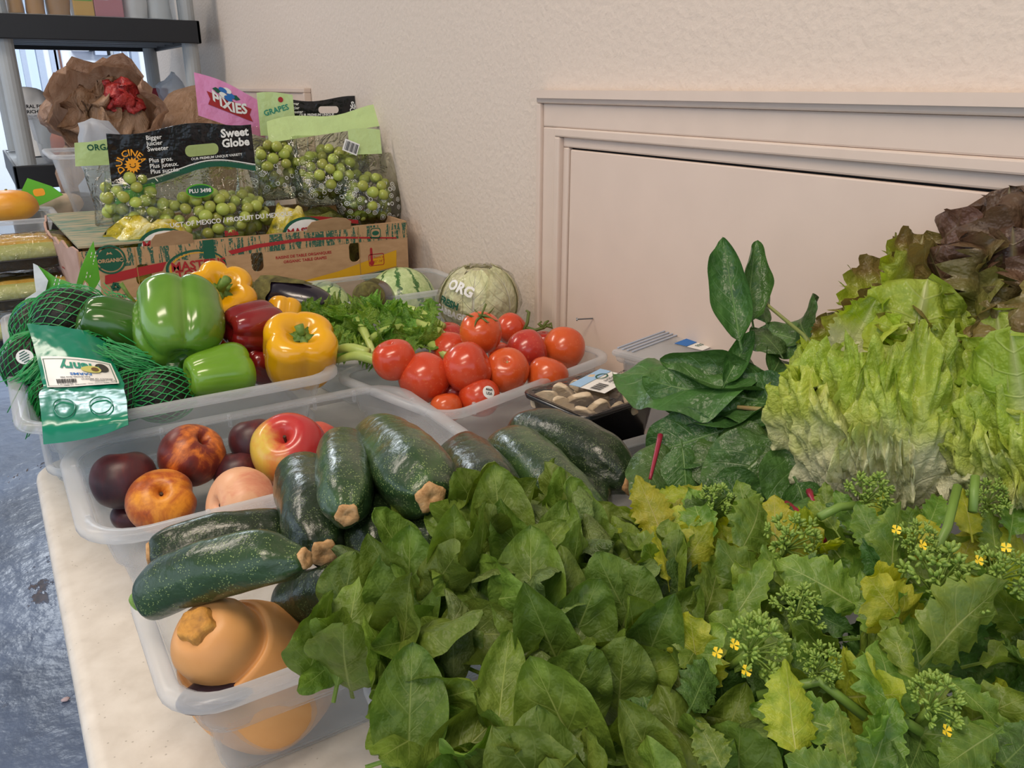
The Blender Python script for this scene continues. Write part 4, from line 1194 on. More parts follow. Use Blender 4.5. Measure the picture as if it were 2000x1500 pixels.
place2d(poly2d([rrect(.024, .018, .006, 4, .002, .002)]), fn, 'fruit_picture', M['orange_print'], t, True, h=.0016)
p = P(120, 398, Y=2.33)
V, F, UV = lathe([(0, -.6), (.7, -.55), (1, 0), (.75, .5), (0, .62)], 24, 14, None, wob=.05, wscale=3)
t = thing('potato', 'pale brown potato behind the corn beside the tall clear bin', 'potato', p)
add('skin', mesh('skin', [(v[0] * .05, v[1] * .04, v[2] * .04) for v in V], F), speckled('potato_skin', [(.3, '#b39d84'), (.7, '#c9b59b')], 20, .6), t)
p = P(105, 385, Y=2.46)
t = thing('produce_tray', 'dark produce tray behind the pale potato', 'tray', (p.x, 2.5, TZ))
bevel(MB().box(-.10, .10, -.08, .08, 0, p.z - TZ).build('tray', M['tray_black'], t), .01)
MB().box(-.095, .095, -.075, .075, p.z - TZ, p.z - TZ + .002).build('wrap', M['wrap'], t)
# ---------------------------------------------------------------- fruit and vegetables
def tomato_mat(name, c1, c2, seed):
    m, nt, b = nmat(name); g = G(nt)
    o = g.map(g.coord(), (1, 1, 1), (seed, seed * 2, 0))
    x, y, z = g.sep(g.coord())
    n_ = g.noise(o, 14, 3)
    col = g.ramp(n_, [(.3, lin(c1)), (.7, lin(c2))])
    col = g.mix(g.m('MULTIPLY', g.m('GREATER_THAN', g.noise(o, 260, 1), .66), .18), col, lin('#e8915a'))
    g.put(b.inputs['Base Color'], col)
    b.inputs['Roughness'].default_value = .24
    b.inputs['Coat Weight'].default_value = .25; b.inputs['Coat Roughness'].default_value = .08
    b.inputs['Subsurface Weight'].default_value = .12; b.inputs['Subsurface Radius'].default_value = (.012, .003, .002); b.inputs['Subsurface Scale'].default_value = .5
    return m
TM = [tomato_mat('tomato_red', '#c23c20', '#d85028', 1), tomato_mat('tomato_deep_red', '#a92c22', '#c13c2e', 2), tomato_mat('tomato_orange_red', '#cc4e20', '#dd642c', 3)]
M['calyx'] = plain('tomato_calyx', '#5d6b2b', .6)
M['stem_green'] = plain('green_stem', '#6f8b35', .5)
M['scar'] = speckled('stem_scar', [(.3, '#7d5c33'), (.7, '#b8a06a')], 160, .7)
def sticker(parent, fn, r, col, name='sticker', txt=None, mat2=None, h=.0006):
    V, F = [fn(0, 0, h)], []
    for i in range(1, 5):
        V += [fn(r * i / 4 * math.cos(2 * pi * k / 24), r * i / 4 * math.sin(2 * pi * k / 24), h) for k in range(24)]
    F += [(0, 1 + k, 1 + (k + 1) % 24) for k in range(24)]
    for i in range(3): F += [(1 + i * 24 + k, 25 + i * 24 + k, 25 + i * 24 + (k + 1) % 24, 1 + i * 24 + (k + 1) % 24) for k in range(24)]
    add(name, mesh(name, V, F), M[col], parent, True)
    if txt:
        for k, s in enumerate(txt): place2d(text2d(s, r * .55, 'CENTER', r * .01), fn, 'lettering', M[mat2 or 'black_print'], parent, True, at=(0, r * (.35 - .6 * k)), h=h + .0007)
def surf_at(c, r, px_off, t):
    """map lying on a ball (centre c, radius r) where it faces the camera with an offset in its image plane"""
    v = (_R * px_off[0] + _U * px_off[1])
    d = (Vector((0, 0, CAM_Z)) - c).normalized()
    n = (d * math.sqrt(max(0.05, 1 - px_off[0] ** 2 - px_off[1] ** 2)) + v).normalized()
    ux = (_R - n * _R.dot(n)).normalized(); uy = n.cross(ux)
    return lambda u, w, h: c + (n * r + ux * u + uy * w).normalized() * (r + h)
def tomato(label, px, py, rpx, t, mi=0, ax=(0, 0, 1), calyx=False, seed=0, scar=False):
    c = P(px, py, t); r = rpx * t / 1600
    def mod(a, rr, z, s):
        k = 1 + .025 * math.cos(5 * a + seed) * (s ** 2) + .02 * math.cos(2 * a + seed * 2)
        return rr * k, z
    V, F, UV = lathe([(0, -.86), (.45, -.83), (.83, -.55), (1, -.02), (.88, .52), (.55, .80), (.22, .84), (.08, .77), (0, .75)], 36, 26, mod)
    Rm = frame(ax, (1, 0, 0))
    o = thing('tomato', label, 'tomato', c, Rm, 'ripe tomatoes in the bin')
    k = 1.03
    add('skin', mesh('skin', [(v[0] * r * k, v[1] * r * k, v[2] * r * 1.06) for v in V], F, UV), TM[mi], o)
    if calyx:
        b = MB()
        for j in range(6):
            a = 2 * pi * j / 6 + .3 * seed
            pts = []
            for s in np.linspace(0, 1, 6):
                rad = .06 * r + r * .78 * s; z = r * (.84 - .1 * s - .05 * math.sin(s * 5 + j) + (.35 * s * s if j % 2 else .08))
                pts.append((rad * math.cos(a + .25 * s * math.sin(j)), rad * math.sin(a + .25 * s * math.sin(j)), z))
            b.tube(pts, [.07 * r, .075 * r, .065 * r, .05 * r, .035 * r, .008 * r], 5)
        b.build('calyx', M['calyx'], o, True)
        MB().tube([(0, 0, .76 * r), (.08 * r, .02 * r, 1.1 * r), (.3 * r, .1 * r, 1.45 * r)], [.07 * r, .055 * r, .05 * r], 6).build('stem', M['calyx'], o, True)
    elif scar:
        V, F, UV = lathe([(0, 0), (.10, .0), (.13, .02), (.09, .05), (0, .03)], 14, 8, None, wob=.03, wscale=9)
        add('stem_scar', mesh('stem_scar', [(v[0] * r * 1.3, v[1] * r * 1.3, r * .77 + v[2] * r) for v in V], F), M['scar'], o)
    return o
tl = [
 ('tomato at the left end of the heap beside the celery', 770, 703, 41, 1.03, 0, (-.2, 0, 1), 0),
 ('smooth red tomato at the front left of the heap', 828, 738, 49, 1.035, 0, (.9, .3, .3), 0),
 ('deep red tomato half hidden behind the top one, next to the celery', 874, 662, 34, 1.20, 1, (0, 0, 1), 0),
 ('red tomato between the top tomato and the bruised one', 881, 688, 38, 1.13, 0, (.7, .5, .6), 0),
 ('bruised tomato with a pale scar at the front of the heap', 912, 718, 48, 1.035, 0, (.75, -.55, .45), 0),
 ('topmost tomato wearing a dark green calyx', 939, 650, 41, 1.09, 2, (-.1, -.25, 1), 1),
 ('tomato behind the topmost one, with vine stem to its right', 998, 643, 31, 1.22, 0, (.8, 0, .6), 0),
 ('dark red tomato in the middle right of the heap', 1029, 685, 40, 1.14, 1, (.9, -.3, .3), 0),
 ('large tomato at the far right by the access panel', 1101, 680, 41, 1.17, 2, (.5, .4, .6), 0),
 ('wrinkled orange tomato with a brown stem scar', 990, 724, 43, 1.06, 2, (-.35, -.55, .75), 0),
 ('orange-red tomato low at the front right by the rim', 1069, 735, 39, 1.08, 2, (.4, 0, .9), 0),
 ('low tomato with a white sticker against the front rim', 936, 776, 40, 1.03, 0, (.4, .4, .8), 0),
 ('small bright tomato low in the front left corner', 872, 797, 31, 1.01, 2, (0, .3, 1), 0),
 ('shadowed tomato beneath the two front ones', 884, 768, 30, 1.06, 1, (0, 0, 1), 0),
 ('small tomato peeping between the two right ones', 1062, 668, 22, 1.22, 1, (0, 0, 1), 0),
 ('small tomato wedge peeping behind the wrinkled one', 975, 690, 22, 1.15, 0, (0, 0, 1), 0),
]
TOM = []
for k, (lb, px, py, r, t, mi, ax, cal) in enumerate(tl):
    ax = Vector(ax)
    TOM.append(tomato(lb, px, py, r, t + .10, mi, ax, cal, k, scar=(k in (4, 9))))
c = P(936, 776, 1.13); sticker(TOM[11], surf_at(c, 41.5 * 1.13 / 1600, (.45, .25), 0), .009, 'white_print', txt=('4664', 'USA'))
# dry vine stems behind the right tomatoes
t = thing('tomato_vine', 'dry green vine stem curling behind the right-hand tomatoes', 'vine', P(1045, 640, 1.3))
b = MB()
for pts in ([(1022, 648), (1030, 630), (1033, 610), (1027, 606)], [(1028, 640), (1045, 645), (1062, 640), (1075, 632)], [(1060, 641), (1066, 630), (1072, 626)], [(1062, 641), (1052, 632), (1058, 628)], [(1068, 636), (1078, 640), (1076, 630)]):
    q = [P(x, y, 1.3) for x, y in pts]
    b.tube(q, [.0028] * (len(q) - 1) + [.0015], 6)
b.build('vine', M['calyx'], t, True, world=True)

# ---- peaches, nectarine, apple
def peach_mat(name, dark, mid, light, seed, bias=0.0, fuzz=.4):
    m, nt, b = nmat(name); g = G(nt)
    o = g.coord()
    x, y, z = g.sep(g.map(o, (22, 22, 22)))
    n1 = g.noise(g.map(o, (1, 1, .5), (seed, 0, seed)), 22, 5, .6, .8)
    n2 = g.noise(g.map(o, (1, 1, .35), (seed * 2, 3, 0)), 75, 4, .65, .6)
    f = g.m('ADD', g.m('MULTIPLY', n1, .75), g.m('MULTIPLY', n2, .35))
    f = g.m('ADD', f, g.m('MULTIPLY_ADD', z, .12, bias))
    col = g.ramp(f, [(.38, lin(dark)), (.56, lin(mid)), (.70, lin(light))])
    ly = g.n('ShaderNodeLayerWeight'); ly.inputs[0].default_value = .25
    g.put(b.inputs['Base Color'], col)
    b.inputs['Roughness'].default_value = fuzz
    b.inputs['Sheen Weight'].default_value = .12; b.inputs['Sheen Roughness'].default_value = .4
    g.put(b.inputs['Normal'], g.bump(g.noise(o, 300, 2), .08, .001))
    return m
PD = peach_mat('plum_dark_peach', '#2f1319', '#4d1b20', '#6e2a24', 1, -.06)
PM = [peach_mat('mottled_peach', '#401417', '#7a2a1a', '#d9792a', 2, .0), peach_mat('orange_peach', '#54201a', '#b75a1c', '#ea9a2e', 5, -.05), peach_mat('pink_nectarine', '#c05a44', '#d8896a', '#e6ae86', 7, .1), peach_mat('red_nectarine', '#a12b2c', '#b83a36', '#c65a45', 9, .05)]
M['fruit_stem'] = plain('fruit_stem', '#4a3522', .7)
def peach(label, px, py, rpx, t, mat, ax, seed, squash=1.0, cleft=.09):
    c = P(px, py, t); r = rpx * t / 1600
    def mod(a, rr, z, s):
        d = abs((a + pi) % (2 * pi) - pi)
        return rr * (1 - cleft * math.exp(-(d / .22) ** 2) * (.35 + .65 * s) + .03 * math.cos(2 * a)), z + .03 * math.cos(2 * a) * s
    V, F, UV = lathe([(0, -.93), (.40, -.87), (.80, -.60), (1, -.02), (.9, .50), (.62, .80), (.30, .88), (.14, .74), (.05, .55), (0, .52)], 44, 30, mod)
    o = thing('peach', label, 'peach', c, frame(ax, (1, 0, 0)), 'peaches and nectarines in the bin')
    add('skin', mesh('skin', [(v[0] * r, v[1] * r, v[2] * r * squash) for v in V], F, UV), mat, o)
    MB().tube([(0, 0, .5 * r), (.01 * r, 0, .62 * r)], [.06 * r, .05 * r], 7).build('stem', M['fruit_stem'], o)
    return o
peach('dark plum-coloured peach at the left end of the bin', 243, 938, 60, .915, PD, (.1, .4, .9), 1, cleft=.04)
peach('large mottled red-brown peach with an orange stem hollow', 374, 890, 62, .945, PM[0], (.45, -.55, .85), 2)
peach('orange peach with a deep cleft at the front left', 316, 980, 64, .90, PM[1], (-.05, -.65, .75), 3, cleft=.22)
peach('dark peach behind the apple', 496, 862, 46, .975, PD, (0, .5, .9), 4, cleft=.04)
peach('dusky peach low between the mottled peach and the apple', 468, 925, 48, .96, PD, (0, .3, .9), 5, cleft=.05)
peach('pale pink scarred nectarine at the front rim', 472, 985, 74, .885, PM[2], (-.9, -.2, .3), 6, .85, cleft=.10)
peach('rosy red nectarine right of the apple', 628, 868, 44, 1.02, PM[3], (.6, .3, .6), 7)
peach('dark red peach at the right end behind the zucchini', 672, 878, 40, 1.01, PD, (.2, .4, .9), 8, cleft=.05)
peach('small dark plum under the front left peaches', 258, 1006, 38, .925, PD, (0, 0, 1), 9, .75, cleft=.03)
def apple_mat():
    m, nt, b = nmat('apple_skin'); g = G(nt)
    o = g.coord(); x, y, z = g.sep(g.map(o, (24, 24, 24)))
    st = g.noise(g.map(o, (1, 1, .25)), 60, 4, .6, .3)
    f = g.m('ADD', g.m('MULTIPLY', x, .42), g.m('ADD', g.m('MULTIPLY', st, .5), g.m('MULTIPLY', z, -.22)))
    f = g.m('ADD', f, .46)
    g.put(b.inputs['Base Color'], g.ramp(f, [(.22, lin('#d8b84e')), (.36, lin('#d98a4a')), (.48, lin('#c8453a')), (.75, lin('#b52f31'))]))
    b.inputs['Roughness'].default_value = .26; b.inputs['Coat Weight'].default_value = .2
    return m
c = P(568, 886, .955); r = 72 * .955 / 1600
ap = thing('apple', 'shiny red and yellow apple, the only apple among the peaches', 'apple', c, frame((-.30, -.45, .85), (1, 0, 0)))
def mod(a, rr, z, s): return rr * (1 + .03 * math.cos(5 * a) * (1 - s)), z + .03 * math.cos(2 * a + 1) * s
V, F, UV = lathe([(0, -.80), (.15, -.86), (.42, -.92), (.75, -.66), (.97, -.05), (1.0, .30), (.86, .68), (.55, .90), (.28, .84), (.10, .62), (0, .52)], 44, 32, mod)
add('skin', mesh('skin', [(v[0] * r, v[1] * r, v[2] * r * 1.08) for v in V], F, UV), apple_mat(), ap)
MB().tube([(0, 0, .54 * r), (.02 * r, .02 * r, .8 * r)], [.035 * r, .045 * r], 6).build('stem', M['fruit_stem'], ap)
sticker(ap, surf_at(c, r * 1.005, (.68, -.42), 0), .011, 'black_print', txt=('FRESH', '4128'), mat2='white_print', h=.0015)

# ---- zucchini
M['zuc'] = speckled('zucchini_skin', [(.25, '#141f12'), (.5, '#1f2f18'), (.75, '#2f4622')], 26, .30, .55, 5, .6, stretch=(1, 1, .3), bump=(85, .5, .004), speck=(620, .27, '#8ea36a', .42), coat=.15)
M['zuc2'] = speckled('zucchini_skin_lighter', [(.25, '#1b2d1a'), (.5, '#2b4424'), (.75, '#4a6a34')], 22, .30, .55, 5, .6, stretch=(1, 1, .3), bump=(85, .45, .004), speck=(580, .28, '#a9bd74', .45), coat=.15)
M['zcut'] = speckled('dry_cut_stem', [(.25, '#9a6f45'), (.55, '#c39b6d'), (.8, '#d3b088')], 150, .8, .2, bump=(200, .6, .002))
M['zblossom'] = speckled('pale_blossom_end', [(.3, '#4f7a2b'), (.7, '#9cbc58')], 90, .6, bump=(120, .6, .003))
def zucchini(label, A, B, r, bend=0, mat='zuc', rb=1.0, rs=.62, blossom=False, cat='zucchini', seed=0, cut=True, bdir=(0, 0, 1)):
    """A blossom end, B cut stem end"""
    A, B = Vector(A), Vector(B); L = (B - A).length; ax = (B - A).normalized()
    Rm = frame(ax, bdir)
    o = thing('zucchini', label, cat, A, Rm, 'zucchini piled across the bins')
    k = .55 * r / L
    prof = [(0, 0), (r * .45 * rb, .06 * r), (r * .80 * rb, .28 * r), (r * .98 * rb, .85 * r), (r, L * .45), (r * .96, L * .70), (r * .85, L - r * .9), (r * rs, L - r * .35), (r * rs * .62, L - r * .08), (0, L - r * .06)]
    def mod(a, rr, z, s):
        q = z / L
        pent = 1 + (.07 * math.cos(5 * a + seed)) * max(0, (q - .72) / .28) + .018 * math.cos(5 * a + seed) + .02 * mnoise.noise(Vector((math.cos(a) * 1.5, math.sin(a) * 1.5, q * 5 + seed * 7)))
        return rr * pent, z
    V, F, UV = lathe(prof, 40, 34, mod, lambda z: (bend * 4 * (z / L) * (1 - z / L), 0), wob=.0022, wscale=42, seed=seed)
    add('skin', mesh('skin', V, F, UV), M[mat], o)
    if cut:   # dry, star-edged cut stem
        n = 20; Rr = r * rs * .64
        lp = [(Rr * (1 + .10 * math.cos(5 * 2 * pi * k / n + seed) + random.uniform(-.08, .08)) * math.cos(2 * pi * k / n), Rr * (1 + .10 * math.cos(5 * 2 * pi * k / n + seed)) * math.sin(2 * pi * k / n)) for k in range(n)]
        V = [(x * .9, y * .9, L - r * .22) for x, y in lp] + [(x, y, L - r * .02) for x, y in lp] + [(x * .92, y * .92, L + r * .035) for x, y in lp] + [(x * .45, y * .45, L + r * .04) for x, y in lp] + [(x * .18, y * .18, L + r * .01) for x, y in lp] + [(0, 0, L - r * .04)]
        F = []
        for i in range(4):
            for k in range(n):
                k2 = (k + 1) % n; F.append((i * n + k, i * n + k2, (i + 1) * n + k2, (i + 1) * n + k))
        F += [(4 * n + k, 4 * n + (k + 1) % n, 5 * n) for k in range(n)]
        add('cut_stem', mesh('cut_stem', V, F), M['zcut'], o)
    if blossom:
        V, F, UV = lathe([(0, -.42 * r), (.30 * r, -.40 * r), (.40 * r, -.22 * r), (.44 * r, .06 * r), (.3 * r, .12 * r), (0, .14 * r)], 18, 10, None, wob=.16 * r, wscale=5 / r * .25, seed=seed)
        add('blossom_end', mesh('blossom_end', V, F), M['zblossom'], o)
    return o
def zz(label, a, b, rpx, bend=0, **kw):
    ta, tb = a[2], b[2]
    return zucchini(label, P(*a), P(*b), rpx * (ta + tb) / 2 / 1600, bend, **kw)
zz('zucchini lying crosswise at the left above the squash, cut end left', (575, 1045, .70), (290, 1082, .665), 55, .004, rs=.66, seed=1)
zz('long curved zucchini resting over the squash, green blossom end left', (281, 1172, .60), (598, 1090, .56), 58, .010, mat='zuc2', blossom=True, seed=2, bdir=(0, 0, 1), rs=.55)
zz('zucchini with tan cut end facing the viewer, beside the crosswise one', (588, 930, .76), (634, 1082, .615), 64, .008, seed=3)
zz('lighter green zucchini upright against its neighbour, second from the apple sticker', (668, 872, .76), (678, 1006, .60), 54, .006, mat='zuc2', seed=4, rs=.6)
zz('dark zucchini tucked below the two front-facing ones', (715, 945, .74), (738, 1090, .61), 60, .004, seed=5)
zz('biggest zucchini, sloping down with a wide tan star end', (738, 868, .80), (842, 972, .60), 74, .006, seed=6, rs=.55, mat='zuc2')
zz('dark zucchini under the biggest one, end above the spinach', (868, 960, .78), (832, 1092, .60), 64, .0, seed=7, rs=.5)
zz('short zucchini in the middle with its cut end toward the spinach', (898, 892, .86), (980, 988, .70), 62, .004, seed=8, rs=.55)
zz('long zucchini running diagonally into the spinach', (982, 872, .88), (1170, 1070, .69), 62, .012, mat='zuc2', blossom=True, seed=9)
zz('rearmost zucchini lying beside the mushroom tray', (1010, 846, .92), (1234, 945, .80), 60, .012, seed=10, rs=.55)
zz('zucchini almost hidden under the rearmost two', (1080, 950, .86), (1183, 996, .76), 50, .0, seed=11, rs=.4)
zz('shadowed zucchini under the long curved one', (560, 1180, .66), (700, 1140, .60), 55, .0, seed=12)
zz('zucchini hidden by spinach with its thick tan stem showing by the squash', (700, 1215, .60), (588, 1282, .545), 52, .0, seed=13, rs=.5)
# slim green chilli with a sticker between the zucchini
pts = [P(880, 905, .80), P(895, 935, .755), P(908, 970, .715), (P(915, 1005, .68)), P(912, 1032, .65)]
t = thing('green_chilli', 'slim bright green chilli slipped between the zucchini', 'chilli', pts[2])
q = cr([tuple(p) for p in pts], 16)
MB().tube(q, [.004 + .005 * math.sin(min(1, i / 9) * pi / 2) if i < 13 else .009 - .0022 * (i - 12) for i in range(16)], 12).build('skin', speckled('chilli_skin', [(.3, '#2f6a24'), (.7, '#3f8230')], 20, .25), t, True, world=True)
MB().tube([pts[0], pts[0] + Vector((-.004, .014, .006))], [.003, .0025], 6).build('stem', M['stem_green'], t, True, world=True)
sticker(t, planar(pts[2] + TOCAM * .0105 + _R * .003, _R, _U), .006, 'white_print', txt=('4677',))

# ---- butternut squash
M['squash'] = speckled('butternut_skin', [(.25, '#c88a4e'), (.5, '#d69b5d'), (.75, '#dfae78')], 9, .42, .4, 4, .6, bump=(40, .15, .004), stretch=(1, 1, .6))
n_end = P(388, 1225, .565); bulb = P(520, 1328, .640)
ax = (n_end - bulb).normalized(); L = (n_end - bulb).length
sq = thing('butternut_squash', 'tan butternut squash with its stem end facing the viewer', 'squash', bulb, frame(ax, (0, 0, 1)))
V, F, UV = lathe([(0, -.048), (.030, -.044), (.050, -.02), (.052, .012), (.046, .042), (.036, .066), (.0305, L - .035), (.029, L - .016), (.021, L - .003), (.012, L + .001), (0, L + .001)], 44, 34, lambda a, r, z, s: (r * (1 + .015 * math.cos(5 * a) + .02 * math.cos(a * 2 + 1)), z))
add('skin', mesh('skin', V, F, UV), M['squash'], sq)
n = 25
lp = [(.0118 * (1 + .12 * math.cos(5 * 2 * pi * k / n)) * math.cos(2 * pi * k / n), .0118 * (1 + .12 * math.cos(5 * 2 * pi * k / n)) * math.sin(2 * pi * k / n)) for k in range(n)]
V = [(x * 1.15, y * 1.15, L - .003) for x, y in lp] + [(x, y, L + .005) for x, y in lp] + [(x * .9, y * .9, L + .008) for x, y in lp] + [(x * .6, y * .6, L + .0075) for x, y in lp] + [(0, 0, L + .006)]
F = []
for i in range(3):
    for k in range(n):
        k2 = (k + 1) % n; F.append((i * n + k, i * n + k2, (i + 1) * n + k2, (i + 1) * n + k))
F += [(3 * n + k, 3 * n + (k + 1) % n, 4 * n) for k in range(n)]
add('stem', mesh('stem', V, F), speckled('squash_stem', [(.3, '#9a6b33'), (.6, '#c98f3e'), (.8, '#d9a552')], 120, .8, bump=(180, .6, .003)), sq)
# dark glossy band label round the squash near the rim
p0 = P(455, 1345, .535)
t = thing('plum', 'dark purple plum showing at the front of the squash bin', 'plum', P(425, 1352, .572))
V, F, UV = lathe([(0, -.8), (.7, -.6), (1, 0), (.7, .6), (0, .75)], 26, 16)
add('skin', mesh('skin', [(v[0] * .028, v[1] * .018, v[2] * .010) for v in V], F, UV), speckled('plum_skin', [(.3, '#261c28'), (.7, '#3a2c3a')], 20, .2), t)
MB().tube([(0, 0, .006), (.001, 0, .0105)], [.0015, .001], 5).build('stem', M['fruit_stem'], t)

# ---- bell peppers
def pepper_mat(name, c1, c2, c3, seed):
    m = speckled(name, [(.25, c1), (.55, c2), (.8, c3)], 10, .2, .55, 3, .4, coat=.35, bump=(12, .04, .01), seed=seed)
    return m
PP = {'green': pepper_mat('green_pepper', '#4a761d', '#5c8928', '#719d38', 1), 'dark': pepper_mat('dark_green_pepper', '#2c5418', '#39661f', '#4a7826', 2), 'lime': pepper_mat('lime_pepper', '#5c8a20', '#719f2b', '#82ad3a', 3),
      'yellow': pepper_mat('yellow_pepper', '#d99508', '#e6a80d', '#efba22', 4), 'red': pepper_mat('red_pepper', '#5c0f12', '#7c1618', '#93231f', 5), 'orange': pepper_mat('orange_pepper', '#a63a14', '#c24c1a', '#d0611f', 6)}
M['pstem'] = speckled('pepper_stem', [(.3, '#3f6a22'), (.6, '#6b8a36'), (.8, '#8da24e')], 60, .55, bump=(90, .4, .003))
def pepper(label, px, py, rpx, t, col, ax, hr=1.05, lobes=4, seed=0, taper=.85, stem=True, ph=0, bumpy=.17, slen=.55, up=(0, 0, 1)):
    c = P(px, py, t); r = rpx * t / 1600
    def mod(a, rr, z, s):
        l = abs(math.cos(lobes * (a + ph) / 2 + .25 * mnoise.noise(Vector((a, seed, 0))))) ** .55
        e = abs(2 * s - 1)
        k = 1 - bumpy * 1.45 * (1 - l) * (.75 + .6 * e)
        q = .05 * mnoise.noise(Vector((math.cos(a) * 1.3 + seed * 5, math.sin(a) * 1.3, s * 2.5)))
        dz = (.16 * l * (rr / 1.0)) * (1 if s > .55 else -1) * (e ** 2)
        return rr * (k + q), z + dz
    V, F, UV = lathe([(0, -.72), (.16, -.78), (.40, -.88), (.66, -.80), (taper * .95, -.52), (taper * 1.06, -.1), (1.0, .38), (.99, .66), (.82, .88), (.55, .90), (.30, .72), (.12, .58), (0, .56)], 52, 38, mod)
    o = thing('bell_pepper', label, 'pepper', c, frame(ax, up), 'bell peppers heaped in the bin')
    add('skin', mesh('skin', [(v[0] * r, v[1] * r, v[2] * r * hr) for v in V], F, UV), PP[col], o)
    if stem:
        z0 = .58 * r * hr; n = 24
        R0 = .34 * r
        lp = [(R0 * (.78 + .26 * math.cos(6 * 2 * pi * k / n + seed)) * math.cos(2 * pi * k / n), R0 * (.78 + .26 * math.cos(6 * 2 * pi * k / n + seed)) * math.sin(2 * pi * k / n)) for k in range(n)]
        V = [(x * .7, y * .7, z0 - .04 * r) for x, y in lp] + [(x * 1.12, y * 1.12, z0 + .16 * r + .05 * r * math.sin(6.28 * k / 4)) for k, (x, y) in enumerate(lp)] + [(x * .62, y * .62, z0 + .14 * r) for x, y in lp] + [(.11 * r * math.cos(2 * pi * k / n), .11 * r * math.sin(2 * pi * k / n), z0 + .22 * r) for k in range(n)]
        F = []
        for i in range(3):
            for k in range(n):
                k2 = (k + 1) % n; F.append((i * n + k, i * n + k2, (i + 1) * n + k2, (i + 1) * n + k))
        add('calyx', mesh('calyx', V, F), M['pstem'], o)
        MB().tube([(0, 0, z0 + .05 * r), (.02 * r, 0, z0 + .05 * r + slen * .5 * r), (.14 * r, .05 * r, z0 + slen * r)], [.13 * r, .105 * r, .13 * r], 10).build('stem', M['pstem'], o, True)
    return o
pepper('big glossy green bell pepper in the middle of the heap', 350, 636, 88, 1.10, 'green', (.15, .75, .55), 1.0, 4, 1, .95, False, .5, .19)
pepper('dark green bell pepper lying left of the big one', 222, 640, 60, 1.14, 'dark', (.80, .0, -.45), 1.15, 4, 2, .92, False, .2, .18)
pepper('bright lime green bell pepper at the front rim, stem to the right', 425, 730, 58, 1.08, 'lime', (.85, .12, -.05), 1.12, 3, 3, .85, True, .4, .16, .3)
pepper('dark green bell pepper squeezed under the big green one', 345, 712, 42, 1.10, 'dark', (.2, .5, -.6), 1.0, 4, 4, .9, False, .1, .2)
pepper('yellow bell pepper at the top of the heap, stem facing forward', 427, 588, 70, 1.22, 'yellow', (-.02, -.72, .60), .90, 6, 5, .95, True, .5, .20, .62, (1, 0, 0))
pepper('yellow bell pepper at the right front, green stem up', 585, 692, 72, 1.135, 'yellow', (-.02, -.50, .86), 1.0, 4, 6, .95, True, .9, .15, .40)
pepper('yellow bell pepper half hidden behind the red one', 552, 622, 36, 1.24, 'yellow', (.3, .5, .7), 1.1, 4, 7, .9, False, .3, .15)
pepper('dark red bell pepper near the yellow ones', 492, 640, 54, 1.15, 'red', (.88, .25, -.1), 1.05, 4, 8, .88, False, .6, .2)
pepper('orange-red bell pepper deep below the big green one', 432, 668, 32, 1.22, 'orange', (.3, .5, -.7), 1.0, 4, 9, .9, False, .2, .15)
pepper('dark red bell pepper under the front yellow one', 505, 712, 40, 1.16, 'red', (.6, .5, -.4), 1.1, 4, 10, .9, False, .2, .15)
pepper('yellow bell pepper behind the big green one, long stem up', 285, 615, 34, 1.36, 'yellow', (-.55, .2, .9), 1.0, 4, 11, .9, True, .2, .15, 1.6)
pepper('yellow bell pepper peeping below the rear yellow one', 455, 640, 30, 1.25, 'yellow', (0, .5, .8), 1.0, 4, 12, .9, False, .2, .15)
c = P(373, 572, 1.16); t_ = [o for o in bpy.data.objects if o.get('label', '').startswith('yellow bell pepper at the top')][0]
fn = planar(P(365, 560, 1.165), (_R + _U * .25), (_U - _R * .25))
place2d(poly2d([circ(.010, 18, 0, 0, .013)]), fn, 'sticker', M['blue_print'], t_, True, h=.001)
place2d(poly2d([circ(.007, 16)]), fn, 'sticker', M['orange_print'], t_, True, h=.0018)
place2d(poly2d([circ(.0035, 12)]), fn, 'sticker', M['white_print'], t_, True, h=.0026)

# ---- eggplants
M['egg'] = speckled('eggplant_skin', [(.3, '#17121c'), (.6, '#1f1826'), (.8, '#2b2331')], 12, .22, .6, 3, .4, coat=.3, bump=(24, .25, .006))
M['eggcap'] = speckled('eggplant_cap', [(.3, '#3f3a24'), (.6, '#6e6a3c'), (.8, '#8d8a55')], 50, .8, .2, bump=(80, .6, .004))
def eggplant(label, a, b, rpx, seed):
    A, B = P(*a), P(*b); L = (B - A).length; r = rpx * (a[2] + b[2]) / 2 / 1600
    o = thing('eggplant', label, 'eggplant', A, frame(B - A, (0, 0, 1)), 'eggplants behind the peppers')
    V, F, UV = lathe([(0, 0), (r * .5, .004), (r * .78, .02), (r * .95, L * .35), (r * 1.02, L * .65), (r * .8, L * .9), (r * .4, L * .985), (0, L)], 36, 26, None, wob=.003, wscale=25, seed=seed)
    add('skin', mesh('skin', V, F, UV), M['egg'], o)
    V, F = [], []
    n, k_ = 40, 7
    for i in range(k_):
        s = i / (k_ - 1)
        for k in range(n):
            a_ = 2 * pi * k / n
            ext = .35 + .65 * (max(0, math.cos(2.5 * a_)) ** .8)
            z = -.012 + .08 * s * ext * (r / .03); rad = (.25 * r if s == 0 else r * (.42 + .62 * min(1, s * ext * 1.25) ** .55)) + .0022
            V.append((rad * math.cos(a_), rad * math.sin(a_), z + .002 * math.sin(7 * a_)))
    for i in range(k_ - 1):
        for k in range(n):
            k2 = (k + 1) % n; F.append((i * n + k, i * n + k2, (i + 1) * n + k2, (i + 1) * n + k))
    F.append(tuple(range(n))[::-1])
    add('cap', mesh('cap', V, F), M['eggcap'], o)
    MB().tube([(0, 0, -.008), (.004, 0, -.026)], [.006, .007], 8).build('stem', M['eggcap'], o, True)
    return o
